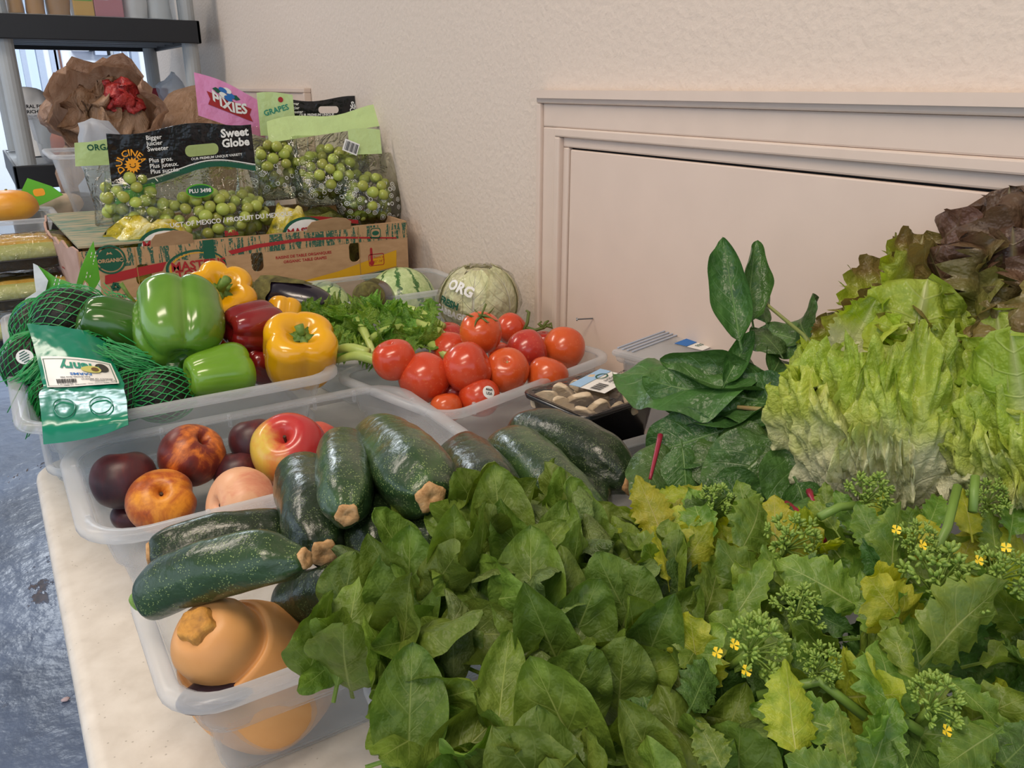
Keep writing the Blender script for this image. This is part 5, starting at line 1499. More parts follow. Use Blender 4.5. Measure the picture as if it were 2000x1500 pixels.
eggplant('dark purple eggplant lying above the celery', (512, 566, 1.33), (650, 612, 1.33), 41, 1)
eggplant('eggplant with a brown cap nestled against the striped watermelon', (716, 582, 1.36), (745, 585, 1.50), 36, 2)

# ---- small watermelons
def melon_mat():
    m, nt, b = nmat('watermelon_rind'); g = G(nt)
    o = g.coord(); x, y, z = g.sep(o)
    ang = g.m('ARCTAN2', y, x)
    nz = g.m('SUBTRACT', g.noise(o, 42, 5, .7, 1.0), .5)
    ph = g.m('ADD', g.m('MULTIPLY', ang, 11 / (2 * pi)), g.m('MULTIPLY', nz, 1.05))
    w = g.m('ABSOLUTE', g.m('SUBTRACT', g.m('FRACT', ph), .5))
    f = g.ramp(w, [(.075, (1, 1, 1, 1)), (.12, (0, 0, 0, 1))])
    base = g.ramp(g.noise(o, 70, 4, .7, .6), [(.35, lin('#a5bf7c')), (.65, lin('#cddba2'))])
    g.put(b.inputs['Base Color'], g.mix(f, base, g.ramp(g.noise(o, 30, 3), [(.3, lin('#2d5a28')), (.7, lin('#4a7a38'))])))
    b.inputs['Roughness'].default_value = .3; b.inputs['Coat Weight'].default_value = .15
    return m
M['melon'] = melon_mat()
def melon(label, px, py, rpx, t, ax, sq=1.0):
    c = P(px, py, t); r = rpx * t / 1600
    V, F, UV = lathe([(0, -1), (.42, -.91), (.80, -.60), (1, 0), (.80, .60), (.42, .91), (.04, .99), (0, .97)], 44, 28)
    o = thing('watermelon', label, 'melon', c, frame(ax, (1, 0, 0)), 'small striped watermelons')
    add('rind', mesh('rind', [(v[0] * r, v[1] * r, v[2] * r * sq) for v in V], F, UV), M['melon'], o)
    V, F, UV = lathe([(0, 0), (.05, 0), (.05, .02), (.03, .06), (0, .06)], 10, 8)
    add('stem_button', mesh('stem_button', [(v[0] * r, v[1] * r, (v[2] + .97 * sq) * r) for v in V], F), M['eggcap'], o)
melon('striped small watermelon in the rear bin by the wall', 785, 592, 70, 1.68, (.05, .35, .9), 1.0)
melon('paler watermelon behind the eggplant and celery', 632, 602, 54, 1.66, (.6, .2, .8), 1.0)

# ---- cabbage in wrap
c = P(936, 588, 1.42); r = 66 * 1.42 / 1600
M['cab'] = leafmat('cabbage_leaf', '#d3d2a0', '#e8e4c2', '#f2efdc', .5, .1, 7, 4.0, .6, .05, vary=.1)
cb = thing('cabbage', 'pale green cabbage in clear wrap at the wall', 'cabbage', c)
V, F, UV = lathe([(0, -.9), (.5, -.8), (.95, -.3), (1, .2), (.7, .75), (.3, .93), (0, .95)], 40, 26, None, wob=.05, wscale=3)
add('core', mesh('core', [(v[0] * r * 1.1, v[1] * r * .98, v[2] * r) for v in V], F, UV), M['cab'], cb)
for k in range(6):      # outer leaves hugging the head
    a0 = k * 1.05 - 2.2; V = []; UVs = []; F = []
    nu, nv = 12, 11
    for i in range(nu):
        u = i / (nu - 1)
        for j in range(nv):
            v = -1 + 2 * j / (nv - 1)
            el = -1.0 + 2.2 * u; az = a0 + v * .75 * math.sin(pi * (.12 + .8 * u)) ** .6
            rr = r * (1.05 + .03 * k % .07 + .05 * v * v * u + .02 * math.sin(9 * v + 5 * u + k))
            V.append((rr * 1.08 * math.cos(el) * math.cos(az), rr * .97 * math.cos(el) * math.sin(az), rr * math.sin(el))); UVs.append((.5 + v / 2, u))
    for i in range(nu - 1):
        for j in range(nv - 1): F.append((i * nv + j, i * nv + j + 1, (i + 1) * nv + j + 1, (i + 1) * nv + j))
    add('leaf', mesh('leaf', V, F, UVs), M['cab'], cb)
V, F, UV = lathe([(0, -1.0), (.6, -.95), (1.08, -.3), (1.13, .2), (.8, .82), (.35, 1.04), (0, 1.06)], 48, 32, None, wob=.10, wscale=6, seed=3)
add('wrap', mesh('wrap', [(v[0] * r * 1.12, v[1] * r * 1.0, v[2] * r) for v in V], F, UV), M['cabfilm'], cb)
fn = surf_at(c, r * 1.2, (-.42, .28), 0)
place2d(text2d('ORG', .024, 'CENTER', .0010), fn, 'lettering', M['white_print'], cb, True, rot=-.5, h=.003)
fn = surf_at(c, r * 1.2, (-.70, -.05), 0)
for k, s in enumerate(('FRESH', 'CABBAGE')):
    place2d(text2d(s, .016, 'CENTER', .0008), fn, 'lettering', M['white_print' if k else 'green_print'], cb, True, rot=-.3, at=(0, -.017 * k), h=.003)

# ---- avocados in green net bags
M['avo'] = speckled('avocado_skin', [(.3, '#17140f'), (.6, '#262219'), (.85, '#37351f')], 60, .5, .4, bump=(150, .7, .003))
M['net'] = plain('green_net', '#2c9a50', .4, .5)
M['tag_green'] = plain('glossy_green_tag', '#0f7f5f', .22, .5, bump=(16, .35, .01))
M['card_white'] = plain('white_label', '#eceae4', .4)
bagA = thing('avocado_bag', 'green net bag of avocados with a dark green label tag', 'bag', P(140, 690, 1.12), None, 'net bags of avocados')
bagB = thing('avocado_bag', 'green net bag of avocados under the bell peppers', 'bag', P(300, 760, 1.08), None, 'net bags of avocados')
def avocado(label, px, py, rpx, t, ax, bag, seed, netm=True, gat=None):
    c = P(px, py, t); r = rpx * t / 1600
    Rm = frame(ax, (0, 0, 1))
    V, F, UV = lathe([(0, -1.05), (.55, -.92), (.95, -.4), (1, .05), (.8, .6), (.52, 1.05), (.25, 1.25), (0, 1.28)], 30, 22, None, wob=.02, wscale=9, seed=seed)
    o = thing('avocado', label, 'avocado', c, Rm, 'avocados inside the net bags')
    add('skin', mesh('skin', [(v[0] * r, v[1] * r, v[2] * r) for v in V], F, UV), M['avo'], o)
    MB().tube([(0, 0, 1.24 * r), (0, 0, 1.34 * r)], [.10 * r, .08 * r], 8).build('stem', M['scar'], o, True)
    # net around it: diamond mesh of thin cords
    b = MB(); nt_, nk = 22, 11
    def sp(i, k):
        s = i / nk; a = 2 * pi * (k + (.5 if i % 2 else 0)) / nt_
        z = -1.1 + 2.45 * s; pr = math.sqrt(max(.012, 1 - ((z - .1) / 1.26) ** 2))
        q = mnoise.noise(Vector((math.cos(a) * 3 + seed, math.sin(a) * 3, s * 5)))
        return c + Rm @ Vector((r * 1.06 * pr * math.cos(a + .1 * q), r * 1.06 * pr * math.sin(a + .1 * q), r * (z + .06 * q)))
    for i in range(nk):
        for k in range(nt_):
            p = sp(i, k)
            k2 = k if i % 2 == 0 else k + 1
            for kk in (k2, k2 - 1):
                e = sp(i + 1, kk)
                b.tube([p, e], .00065, 3, False)
    b.build('net', M['net'], bag, False, world=True)
    return o
avs = [('avocado at the top of the netted bag, behind the green tag', 132, 618, 58, 1.17, (.9, .1, .1), bagA),
       ('avocado with an oval paper sticker at the left of the netted bag', 58, 712, 50, 1.10, (.25, -.1, .9), bagA),
       ('avocado at the left rear corner of the netted bag', 70, 640, 44, 1.22, (.4, .3, .8), bagA),
       ('avocado under the green tag in the netted bag', 150, 715, 56, 1.09, (.6, .2, .4), bagA),
       ('avocado low at the left front of the netted bag', 100, 775, 38, 1.05, (.5, .3, .4), bagA),
       ('avocado under the dark green pepper in the second net bag', 275, 735, 50, 1.13, (.8, .2, .2), bagB),
       ('avocado at the front rim in the second net bag', 315, 772, 52, 1.06, (.9, .1, .0), bagB),
       ('avocado beside the tag edge in the second net bag', 250, 775, 44, 1.05, (.5, .3, .4), bagB)]
for k, (lb, px, py, r, t, ax, bg) in enumerate(avs): avocado(lb, px, py, r, t, ax, bg, k)
def gather(parent, pts, w0, w1, n, seed):
    """loose bunched netting"""
    rnd = random.Random(seed); b = MB()
    q = [Vector(p) for p in pts]
    for k in range(n):
        off = Vector((rnd.gauss(0, 1), rnd.gauss(0, 1), rnd.gauss(0, 1)))
        l = []
        for i, p in enumerate(q):
            w = w0 + (w1 - w0) * i / (len(q) - 1)
            l.append(p + (off + Vector((rnd.gauss(0, .5), rnd.gauss(0, .5), rnd.gauss(0, .5)))) * w)
        l = cr([tuple(v) for v in l], 7)
        b.tube(l, .0007, 3, False)
    o = b.build('bunched_net', M['net'], parent, False, world=True); o['kind'] = 'stuff'
gather(bagA, [P(45, 745, 1.06), P(75, 720, 1.06), P(105, 690, 1.07)], .007, .006, 60, 1)
gather(bagA, [P(60, 830, 1.0), P(80, 770, 1.04), P(110, 740, 1.05)], .006, .007, 70, 2)
gather(bagA, [P(205, 585, 1.2), P(235, 610, 1.18), P(240, 650, 1.16)], .008, .008, 70, 3)
gather(bagB, [P(215, 690, 1.05), P(262, 705, 1.06), P(300, 715, 1.07)], .008, .007, 80, 4)
gather(bagA, [P(60, 640, 1.15), P(45, 670, 1.13), P(40, 700, 1.12)], .007, .006, 40, 5)
# oval paper sticker
fn = planar(P(50, 697, 1.055), _R, _U)
place2d(poly2d([circ(.0115, 22, 0, 0, .0095)]), fn, 'sticker', M['card_white'], bagA, True, h=.002)
[place2d(poly2d([rect(.014 - .003 * abs(k_), .0011, 0, .0032 * k_)]), fn, 'print_line', M['green_print'], bagA, True, h=.003, rot=.5) for k_ in (-2, -1, 0, 1, 2)]
# the long green label tag
rows = [[(52, 632, 1.085), (100, 636, 1.085), (160, 645, 1.085), (206, 668, 1.085)],
        [(62, 662, 1.055), (108, 664, 1.052), (166, 674, 1.052), (214, 694, 1.058)],
        [(72, 700, 1.03), (120, 700, 1.022), (178, 706, 1.022), (226, 716, 1.03)],
        [(80, 735, 1.005), (128, 734, .995), (188, 736, .995), (238, 740, 1.005)],
        [(84, 757, .99), (132, 756, .98), (192, 752, .98), (243, 750, .992)],
        [(76, 768, .965), (128, 768, .962), (190, 765, .962), (242, 760, .966)],
        [(78, 790, .935), (130, 790, .93), (192, 786, .93), (247, 780, .936)],
        [(82, 830, .89), (134, 828, .885), (196, 820, .885), (249, 808, .892)],
        [(85, 868, .885), (138, 862, .882), (198, 850, .882), (251, 830, .885)]]
NR, NC = 40, 24
grid = np.array([[tuple(P(*c)) for c in r] for r in rows])
colsm = np.array([cr(r, NC) for r in grid])
full = np.array([cr(colsm[:, j], NR) for j in range(NC)])     # NC x NR x 3
def tagfn(u, v, h):
    """u 0..1 across, v 0..1 down the tag"""
    x = min(max(u, 0), 1) * (NC - 1.001); y = min(max(v, 0), 1) * (NR - 1.001)
    i, j = int(x), int(y); a, b_ = x - i, y - j
    p = full[i, j] * (1 - a) * (1 - b_) + full[i + 1, j] * a * (1 - b_) + full[i, j + 1] * (1 - a) * b_ + full[i + 1, j + 1] * a * b_
    q = Vector(p); nrm = (Vector(full[min(i + 1, NC - 1), j]) - Vector(full[i, j])).cross(Vector(full[i, j]) - Vector(full[i, min(j + 1, NR - 1)])).normalized()
    if nrm.dot(TOCAM) < 0: nrm = -nrm
    return q + nrm * h
V = []; F = []
for side in (0, -.0012):
    for j in range(NR):
        for i in range(NC): V.append(tagfn(i / (NC - 1), j / (NR - 1), side + .0016 * mnoise.noise(Vector((i * .35, j * .35, 0)))))
n = NC * NR
for j in range(NR - 1):
    for i in range(NC - 1):
        a = j * NC + i
        F.append((a, a + NC, a + NC + 1, a + 1)); F.append((n + a, n + a + 1, n + a + NC + 1, n + a + NC))
add('label_tag', mesh('label_tag', V, F), M['tag_green'], bagA, True)
# card on the tag, printed upside down: map card coords (u right, v up of the upright text) to the flipped tag
v0, v1, u0, u1 = .245, .525, .07, .93
def cardfn(x, y, h):     # x -1..1 , y -1..1 upright card
    return tagfn(u0 + (u1 - u0) * (.5 - x / 2), v0 + (v1 - v0) * (.5 + y / 2), h)
def card_shape(loops): return poly2d(loops)
gx = [(x, -1) for x in np.linspace(-1, 1, 12)] + [(1, y) for y in np.linspace(-1, 1, 8)][1:] + [(x, 1) for x in np.linspace(1, -1, 12)][1:] + [(-1, y) for y in np.linspace(1, -1, 8)][1:-1]
VV = []; FF = []
nx, ny = 16, 12
for j in range(ny):
    for i in range(nx): VV.append(cardfn(-1 + 2 * i / (nx - 1), -1 + 2 * j / (ny - 1), .0022))
for j in range(ny - 1):
    for i in range(nx - 1): FF.append((j * nx + i, j * nx + i + 1, (j + 1) * nx + i + 1, (j + 1) * nx + i))
add('label_card', mesh('label_card', VV, FF), M['card_white'], bagA, True)
def strip(pts, w):
    out = MB()
    for (x0, y0), (x1, y1) in zip(pts[:-1], pts[1:]):
        for s in range(6):
            a, b_ = s / 6, (s + 1) / 6
            xa, ya, xb, yb = x0 + (x1 - x0) * a, y0 + (y1 - y0) * a, x0 + (x1 - x0) * b_, y0 + (y1 - y0) * b_
            dx, dy = (w, 0) if abs(x1 - x0) < 1e-6 else (0, w)
            out.raw([cardfn(xa, ya, .003), cardfn(xb, yb, .003), cardfn(xb + dx, yb + dy, .003), cardfn(xa + dx, ya + dy, .003)], [(0, 1, 2, 3)])
    return out
strip([(-.93, -.88), (.93, -.88), (.93, .86), (.30, .86)], .022).build('card_border', M['green_print'], bagA, False, world=True)
strip([(-.55, .86), (-.93, .86), (-.93, -.88)], .022).build('card_border', M['green_print'], bagA, False, world=True)
def ctext(s, size, x, y, mat, align='CENTER', bold=.004, wd=.62, h=.0032):
    V, F = text2d(s, size, align, bold, wd)
    add('lettering', mesh('lettering', [cardfn(x + v[0], y + v[1], h) for v in V], F, None, False), M[mat], bagA, True)
ctext('Henry', .58, -.05, -.52, 'teal_print', bold=.02, wd=.68)
ctext('FARMS', .20, -.02, -.10, 'blue_print', bold=.006, wd=.9)
ctext('from Avocado Grow With', .11, .15, .12, 'grey_print')
ctext('PRODUCT OF MEXICO', .13, -.42, .30, 'grey_print')
ctext('HASS AVOCADOS', .12, -.50, .46, 'grey_print')
ctext('4 COUNT', .12, -.48, .60, 'grey_print')
ctext('Henry Avocado Corp \u2022 Escondido, CA 92027', .10, -.12, .84, 'grey_print')
ctext('0  98039 04748  3', .11, .38, .70, 'grey_print')
b = MB()
xs = .12; rnd = random.Random(3)
while xs < .66:
    wv = rnd.choice((.010, .016, .026)); b.raw([cardfn(xs, .24, .003), cardfn(xs + wv, .24, .003), cardfn(xs + wv, .60, .003), cardfn(xs, .60, .003)], [(0, 1, 2, 3)]); xs += wv + rnd.choice((.008, .014))
b.build('barcode', M['black_print'], bagA, False, world=True)
def cshape(lp, mat, name, h):
    V, F = poly2d([lp]); add(name, mesh(name, [cardfn(v[0], v[1], h) for v in V], F, None, False), M[mat], bagA, True)
M['avo_dark'] = printmat('avo_print_dark', '#3d3a33'); M['avo_flesh'] = printmat('avo_print_flesh', '#c9c26a'); M['avo_stone'] = printmat('avo_print_stone', '#6e4f26')
cshape(circ(.20, 20, -.62, -.52, .24), 'avo_dark', 'avocado_picture', .0034)
cshape([(-.36 + .26 * math.cos(a) * (1 + .2 * math.cos(a)), -.36 + .20 * math.sin(a)) for a in np.linspace(0, 6.2, 22)], 'avo_flesh', 'avocado_picture', .0040)
cshape(circ(.10, 16, -.40, -.36, .11), 'avo_stone', 'avocado_picture', .0046)
for k in range(3):
    a = 2 * pi * k / 3 + .5
    lp = [(-.82 + .07 * math.cos(a + d) * 1.0, .66 + .12 * math.sin(a + d)) for d in (0, .7, 1.3, 1.7)] + [(-.82 + .045 * math.cos(a + d), .66 + .08 * math.sin(a + d)) for d in (1.7, 1.3, .7, 0)]
    cshape(lp, 'grey_print', 'recycle_mark', .0034)
for cx in (.30, .70):         # round embossed tear rings at the foot of the tag
    pr = []
    for k in range(25):
        a = 2 * pi * k / 24; pr.append(tagfn(cx + .125 * math.cos(a), .78 + .065 * math.sin(a), .0022))
    MB().tube(pr, .0008, 5, False).build('tear_ring', M['tag_green'], bagA, True, world=True)
# green and white carrier flags of the rear bags standing up behind the avocados
M['flag_green'] = plain('bright_green_film', '#5fb13c', .25, .5, bump=(25, .4, .01)); M['flag_white'] = plain('white_film', '#dfe4e4', .3, .5, bump=(25, .5, .01))
def flag(label, pts, hole, Y, seed, txt):
    """upright folded film flag: outline given on the plane Y"""
    W = [P(x, y, Y=Y) for x, y in pts]
    c = sum(W, Vector()) / len(W)
    t = thing('bag_flag', label, 'bag', c, None, 'green film bag tops behind the avocados')
    fn = lambda u, v, h: Vector((c.x + u, Y - h + .10 * math.sin(u * 18 + seed) * .3, c.z + v))
    lp = [[(w.x - c.x, w.z - c.z) for w in W]]
    if hole:
        H_ = [P(x, y, Y=Y) for x, y in hole]; lp.append([(w.x - c.x, w.z - c.z) for w in H_])
    place2d(poly2d(lp, .0008), fn, 'film_panel', M['flag_green'], t, True, h=0)
    for k, (px, py, n_) in enumerate(txt):
        q = P(px, py, Y=Y)
        for j in range(n_):
            place2d(poly2d([rect(.004, .0012, -.022 + .0065 * m_) for m_ in range(7)]), fn, 'print_line', M['white_print'], t, True, at=(q.x - c.x + .006 * j, q.z - c.z), rot=1.2, h=.0014)
    return t, fn, c
t1, f1, cc = flag('tall bright green bag flag beside the carton corner', [(146, 578), (160, 530), (178, 492), (187, 476), (191, 500), (197, 530), (200, 555), (180, 580), (176, 560), (168, 552), (160, 570)], None, 1.46, 1, [(178, 520, 2)])
W = [(160, 572), (170, 556), (184, 582), (200, 552), (203, 590), (165, 592)]
place2d(poly2d([[(P(x, y, Y=1.455).x - cc.x, P(x, y, Y=1.455).z - cc.z) for x, y in W]], .0006), lambda u, v, h: f1(u, v, h + .006), 'white_panel', M['flag_white'], t1, True, h=0)
t2, f2_, cc2 = flag('bright green folded bag flag left of the carton', [(72, 520), (90, 530), (110, 543), (136, 550), (138, 570), (120, 585), (90, 595), (80, 575)], None, 1.44, 3, [(105, 560, 2)])
W = [(66, 518), (75, 522), (95, 550), (88, 580), (60, 600), (38, 612), (52, 590), (72, 575), (68, 545)]
place2d(poly2d([[(P(x, y, Y=1.43).x - cc2.x, P(x, y, Y=1.43).z - cc2.z) for x, y in W]], .0006), lambda u, v, h: f2_(u, v, h + .008), 'white_panel', M['flag_white'], t2, True, h=0)
W = [(26, 630), (34, 612), (52, 600), (50, 618), (34, 640)]
place2d(poly2d([[(P(x, y, Y=1.42).x - cc2.x, P(x, y, Y=1.42).z - cc2.z) for x, y in W]], .0006), lambda u, v, h: f2_(u, v, h + .010), 'blue_panel', M['blue_print'], t2, True, h=0)

# ---- mushroom trays
M['mush'] = speckled('mushroom_skin', [(.3, '#c2ab8c'), (.6, '#dac7aa'), (.8, '#e4d6bf')], 30, .6)
M['mush_in'] = speckled('mushroom_gills', [(.3, '#8d6f52'), (.7, '#b89a78')], 80, .7)
M['tray_gloss'] = plain('black_plastic_tray', '#131418', .22, .6)
def tray(label, c, w, d, h, yaw, mat='tray_gloss', lid=True, tp=.014):
    t = thing('mushroom_tray', label, 'tray', (c.x, c.y, c.z - h), (0, 0, yaw), None)
    V = []; F = []
    rings = [(tp + .008, 0), (tp, .005), (.006, h - .004), (.0, h - .005), (-.001, h), (.007, h), (tp, .008), (tp + .01, .005)]
    for ins, z in rings: V += [(x, y, z) for x, y in rrect(w - 2 * ins, d - 2 * ins, .018, 5)]
    n = len(V) // len(rings)
    for i in range(len(rings) - 1):
        for k in range(n):
            k2 = (k + 1) % n; F.append((i * n + k, i * n + k2, (i + 1) * n + k2, (i + 1) * n + k))
    F.append(tuple(range(n))[::-1]); F.append(tuple((len(rings) - 1) * n + k for k in range(n)))
    add('tray', mesh('tray', V, F), M[mat], t)
    if lid:
        nx, ny = 22, 16; V = []; F = []
        for j in range(ny):
            for i in range(nx):
                x = (i / (nx - 1) - .5) * w * .985; y = (j / (ny - 1) - .5) * d * .985
                V.append((x, y, h + .0015 + .004 * math.sin(pi * i / (nx - 1)) * math.sin(pi * j / (ny - 1)) + .0015 * mnoise.noise(Vector((x * 70, y * 70, 1)))))
        for j in range(ny - 1):
            for i in range(nx - 1): F.append((j * nx + i, j * nx + i + 1, (j + 1) * nx + i + 1, (j + 1) * nx + i))
        add('wrap', mesh('wrap', V, F), M['wrap'], t)
    return t
cm = P(1160, 765, 1.0)
mt = tray('black tray of sliced mushrooms under clear wrap beside the tomatoes', cm, .140, .115, .068, .12)
tray('second black tray underneath the mushroom tray', Vector((cm.x + .004, cm.y, cm.z - .069)), .135, .112, min(.055, cm.z - .069 - TZ), .12, lid=False)
rnd = random.Random(5)
k = 0
for ix in range(5):
    for iy in range(3):
        p = Vector((-.05 + .025 * ix + rnd.uniform(-.004, .004), -.036 + .034 * iy + rnd.uniform(-.004, .004), .056 + rnd.uniform(0, .006)))
        w = Matrix.Rotation(.12, 3, 'Z') @ p + Vector((cm.x, cm.y, cm.z - .068))
        o = thing('mushroom', 'sliced cream mushroom under the wrap of the black tray', 'mushroom', w, (rnd.uniform(-.6, .6), rnd.uniform(-.6, .6), rnd.uniform(0, 6)), 'sliced mushrooms in the black tray')
        s = rnd.uniform(.8, 1.15)
        V, F, UV = lathe([(0, -.002), (.010, -.004), (.016, -.003), (.0175, .003), (.013, .011), (0, .014)], 20, 12)
        add('cap', mesh('cap', [(v[0] * s, max(-.004, min(.004, v[1])) * s, v[2] * s) for v in V], F), M['mush'], o)
        V, F, UV = lathe([(0, -.016), (.006, -.0155), (.0055, -.006), (.0055, .002), (0, .003)], 12, 8)
        add('stem', mesh('stem', [(v[0] * s, max(-.003, min(.003, v[1])) * s, v[2] * s) for v in V], F), M['mush'], o)
Rz = Matrix.Rotation(.12, 3, 'Z')
fn = lambda u, v, h: Vector((.020 + u, .006 + v, .0755 + h - .03 * abs(u) * .1))
place2d(poly2d([rect(.074, .050)]), fn, 'label', M['card_white'], mt, False, rot=.25, h=.0006)
place2d(poly2d([rect(.074, .016, 0, .017)]), fn, 'label_band', M['pale_blue_print'], mt, False, rot=.25, h=.0012)
place2d(poly2d([circ(.011, 20, .012, .008, .007), circ(.009, 20, .012, .008, .005)]), fn, 'logo_oval', M['green_print'], mt, False, rot=.25, h=.0018)
for k, s in enumerate(('SLICED MUSHROOMS', 'KEEP REFRIGERATED', 'NET WT 8 OZ')):
    place2d(text2d(s, .0055, 'LEFT', .0001), fn, 'lettering', M['black_print'], mt, False, rot=.25, at=(.0 + .003 * k * .5, -.004 - .0062 * k), h=.0014)
for k in range(12): place2d(poly2d([rect(.0006 + .0005 * (k % 3), .014)]), fn, 'bar', M['black_print'], mt, False, rot=.25, at=(-.030 + .0019 * k, -.017 + .0005 * k), h=.0014)
# rear clear clamshell with its label
cz = P(1330, 690, 1.12)
rt = tray('clear plastic clamshell with a lidded label behind the chard', cz, .155, .12, min(.10, cz.z - TZ), .25, 'bin', True)
bevel(MB().box(-.078, .078, -.061, .061, min(.10, cz.z - TZ) + .001, min(.10, cz.z - TZ) + .010).build('lid', M['bin_rim'], rt), .004)
hh = min(.10, cz.z - TZ) + .0105
for k in range(4):
    bevel(MB().box(-.07, .07, .030 + .008 * k, .033 + .008 * k, hh, hh + .002).build('lid_rib', M['grey_frame'], rt), .0008)
fn = lambda u, v, h: Vector((.035 + u, -.01 + v, hh + h))
place2d(poly2d([rect(.07, .045)]), fn, 'label', M['card_white'], rt, False, h=.0006)
place2d(poly2d([rect(.07, .02, 0, .012)]), fn, 'label_band', M['blue_print'], rt, False, h=.0012)
place2d(poly2d([rect(.02, .008, .01, .012)]), fn, 'label_band', M['red_print'], rt, False, h=.0018)
place2d(text2d('FRESH', .011), fn, 'lettering', M['green_print'], rt, False, at=(-.01, -.008), h=.0012)
# ---------------------------------------------------------------- leafy greens
def leaf(name, mat, seed, wid=.26, pet=.22, petw=.02, bend=.6, bend0=0.0, cup=.6, ruf=.03, rf=4.0, frill=0.0, tooth=0.0, nt_=9, crk=.02, crs=5.0, crkb=.8, nu=26, nv=13, a=1.0, pw=.8, twist=0.0, wav=0.0, asym=.0, rpow=1.6):
    """one leaf, unit length along +Y, face +Z; UV x across, y along"""
    rnd = random.Random(seed)
    ph1, ph2, sd = rnd.uniform(0, 6), rnd.uniform(0, 6), rnd.uniform(0, 50)
    V, UV, F = [], [], []
    y = z = 0.0; ang = bend0; du = 1 / (nu - 1)
    for i in range(nu):
        u = i * du
        if i:
            ang += bend * du * (1 + .7 * math.sin(3 * u + ph1)) + wav * math.cos(9 * u + ph2) * du
            y += math.cos(ang) * du; z += math.sin(ang) * du
        s = max(0, (u - pet) / (1 - pet))
        w = petw if u < pet else max(petw * (1 - s), wid * (math.sin(pi * min(1, s ** a)) ** pw if s < 1 else 0))
        if i == nu - 1: w = .004
        tw = twist * u
        for j in range(nv):
            v = -1 + 2 * j / (nv - 1)
            av = abs(v)
            ww = w
            sg = 1 if v > 0 else -1
            if tooth and av > .7 and u > pet:
                ww = w * (1 + tooth * (abs(((s * nt_ + .25 * sg + ph1) % 1) - .5) * 4 - 1) * (av - .7) / .3)
            c_ = cup * (1 + .3 * asym * sg)
            x = ww * (math.sin(c_ * v) / c_ if abs(c_) > 1e-3 else v)
            h = ww * ((1 - math.cos(c_ * v)) / c_ if abs(c_) > 1e-3 else 0)
            f_ = 1 if u > pet else 0
            h += f_ * ruf * av ** rpow * (.6 + .8 * abs(mnoise.noise(Vector((s * 5 + sd, sg * 2, 7))))) * math.sin(2 * pi * rf * s + sg * 1.3 + ph1 + 2.2 * mnoise.noise(Vector((s * 3, sg, sd))))
            yy = f_ * frill * av ** 2.5 * math.cos(2 * pi * rf * 1.0 * s + ph2 + sg)
            q = mnoise.noise(Vector((x * crs / .26 * .5 + sd, u * crs, sd))) * crk * (f_ * crkb + 1 - crkb) * (1 if crkb <= .8 else min(1, .15 + s * 1.5)) * min(1, av * 3 + .15)
            h += q
            x2 = x * math.cos(tw) - h * math.sin(tw); h2 = x * math.sin(tw) + h * math.cos(tw)
            V.append((x2, y + yy * math.cos(ang) - h2 * math.sin(ang), z + h2 * math.cos(ang) + yy * math.sin(ang)))
            UV.append((.5 + v / 2, u))
    for i in range(nu - 1):
        for j in range(nv - 1):
            F.append((i * nv + j, i * nv + j + 1, (i + 1) * nv + j + 1, (i + 1) * nv + j))
    # scale so that base-to-tip is one unit
    L = math.hypot(V[-1 - nv // 2][1], V[-1 - nv // 2][2]); tip = Vector(V[-1 - nv // 2])
    m = mesh(name, V, F, UV); m.materials.append(mat)
    m['reach'] = max(.35, tip.length)
    return m

def put_leaf(m, parent, base, d, nrm, L, name='leaf'):
    """leaf object with base at a world point, growing along d, face towards nrm"""
    y = Vector(d).normalized(); n = Vector(nrm); z = (n - y * n.dot(y))
    if z.length < 1e-4: z = Vector((0, 0, 1)) - y * y.z
    z.normalize(); x = y.cross(z)
    o = bpy.data.objects.new(name, m); COL.objects.link(o)
    Mx = Matrix((x, y, z)).transposed().to_4x4() @ Matrix.Scale(L, 4)
    Mx.translation = Vector(base)
    o.parent = parent
    o.matrix_basis = Matrix.Translation(-parent.location) @ Mx
    return o
def pix_leaf(m, parent, a, b, nrm, k=1.0, name='leaf'):
    """leaf from a (px, py, depth) to b; nrm in camera terms (right, up, towards camera)"""
    A, B = P(*a), P(*b)
    n = _R * nrm[0] + _U * nrm[1] + TOCAM * nrm[2]
    return put_leaf(m, parent, A, B - A, n, (B - A).length / m['reach'] * k, name)

R0 = random.Random(11)
# ---- spinach
M['spin'] = leafmat('spinach_leaf', '#526a23', '#758e38', '#adbb6c', .46, .25, 8, 4.5, .25, .03, vary=.25, bstr=.2, nscale=4, huev=.015, spec=.35)
M['spin_wilt'] = leafmat('wilted_spinach_leaf', '#4d602b', '#738846', '#9fae70', .5, .2, 8, 4.5, .2, .03, vary=.22, bstr=.3, nscale=6, huev=.015)
SPL = [leaf('spinach_leaf', M['spin'], k, wid=(.25, .30, .22, .27, .24, .32)[k], pet=.16, petw=.018, bend=(-.8, -.3, .5, -1.1, .25, -.6)[k], cup=(-.7, .8, -1.0, .5, .95, -.5)[k], ruf=.03, rf=2.2, crk=.065, crs=6, nu=30, nv=13, pw=.62, a=.82, twist=(.2, -.3, .4, -.2, .1, -.5)[k], wav=.5) for k in range(6)]
SPW = [leaf('spinach_leaf', M['spin_wilt'], 20 + k, wid=(.24, .28, .2)[k], pet=.15, petw=.018, bend=(-1.4, 1.2, -.9)[k], cup=(-1.5, 1.4, -1.2)[k], ruf=.05, rf=2.5, crk=.08, crs=5.5, nu=24, nv=11, pw=.62, a=.85, twist=(.6, -.7, .9)[k], wav=1.0) for k in range(3)]
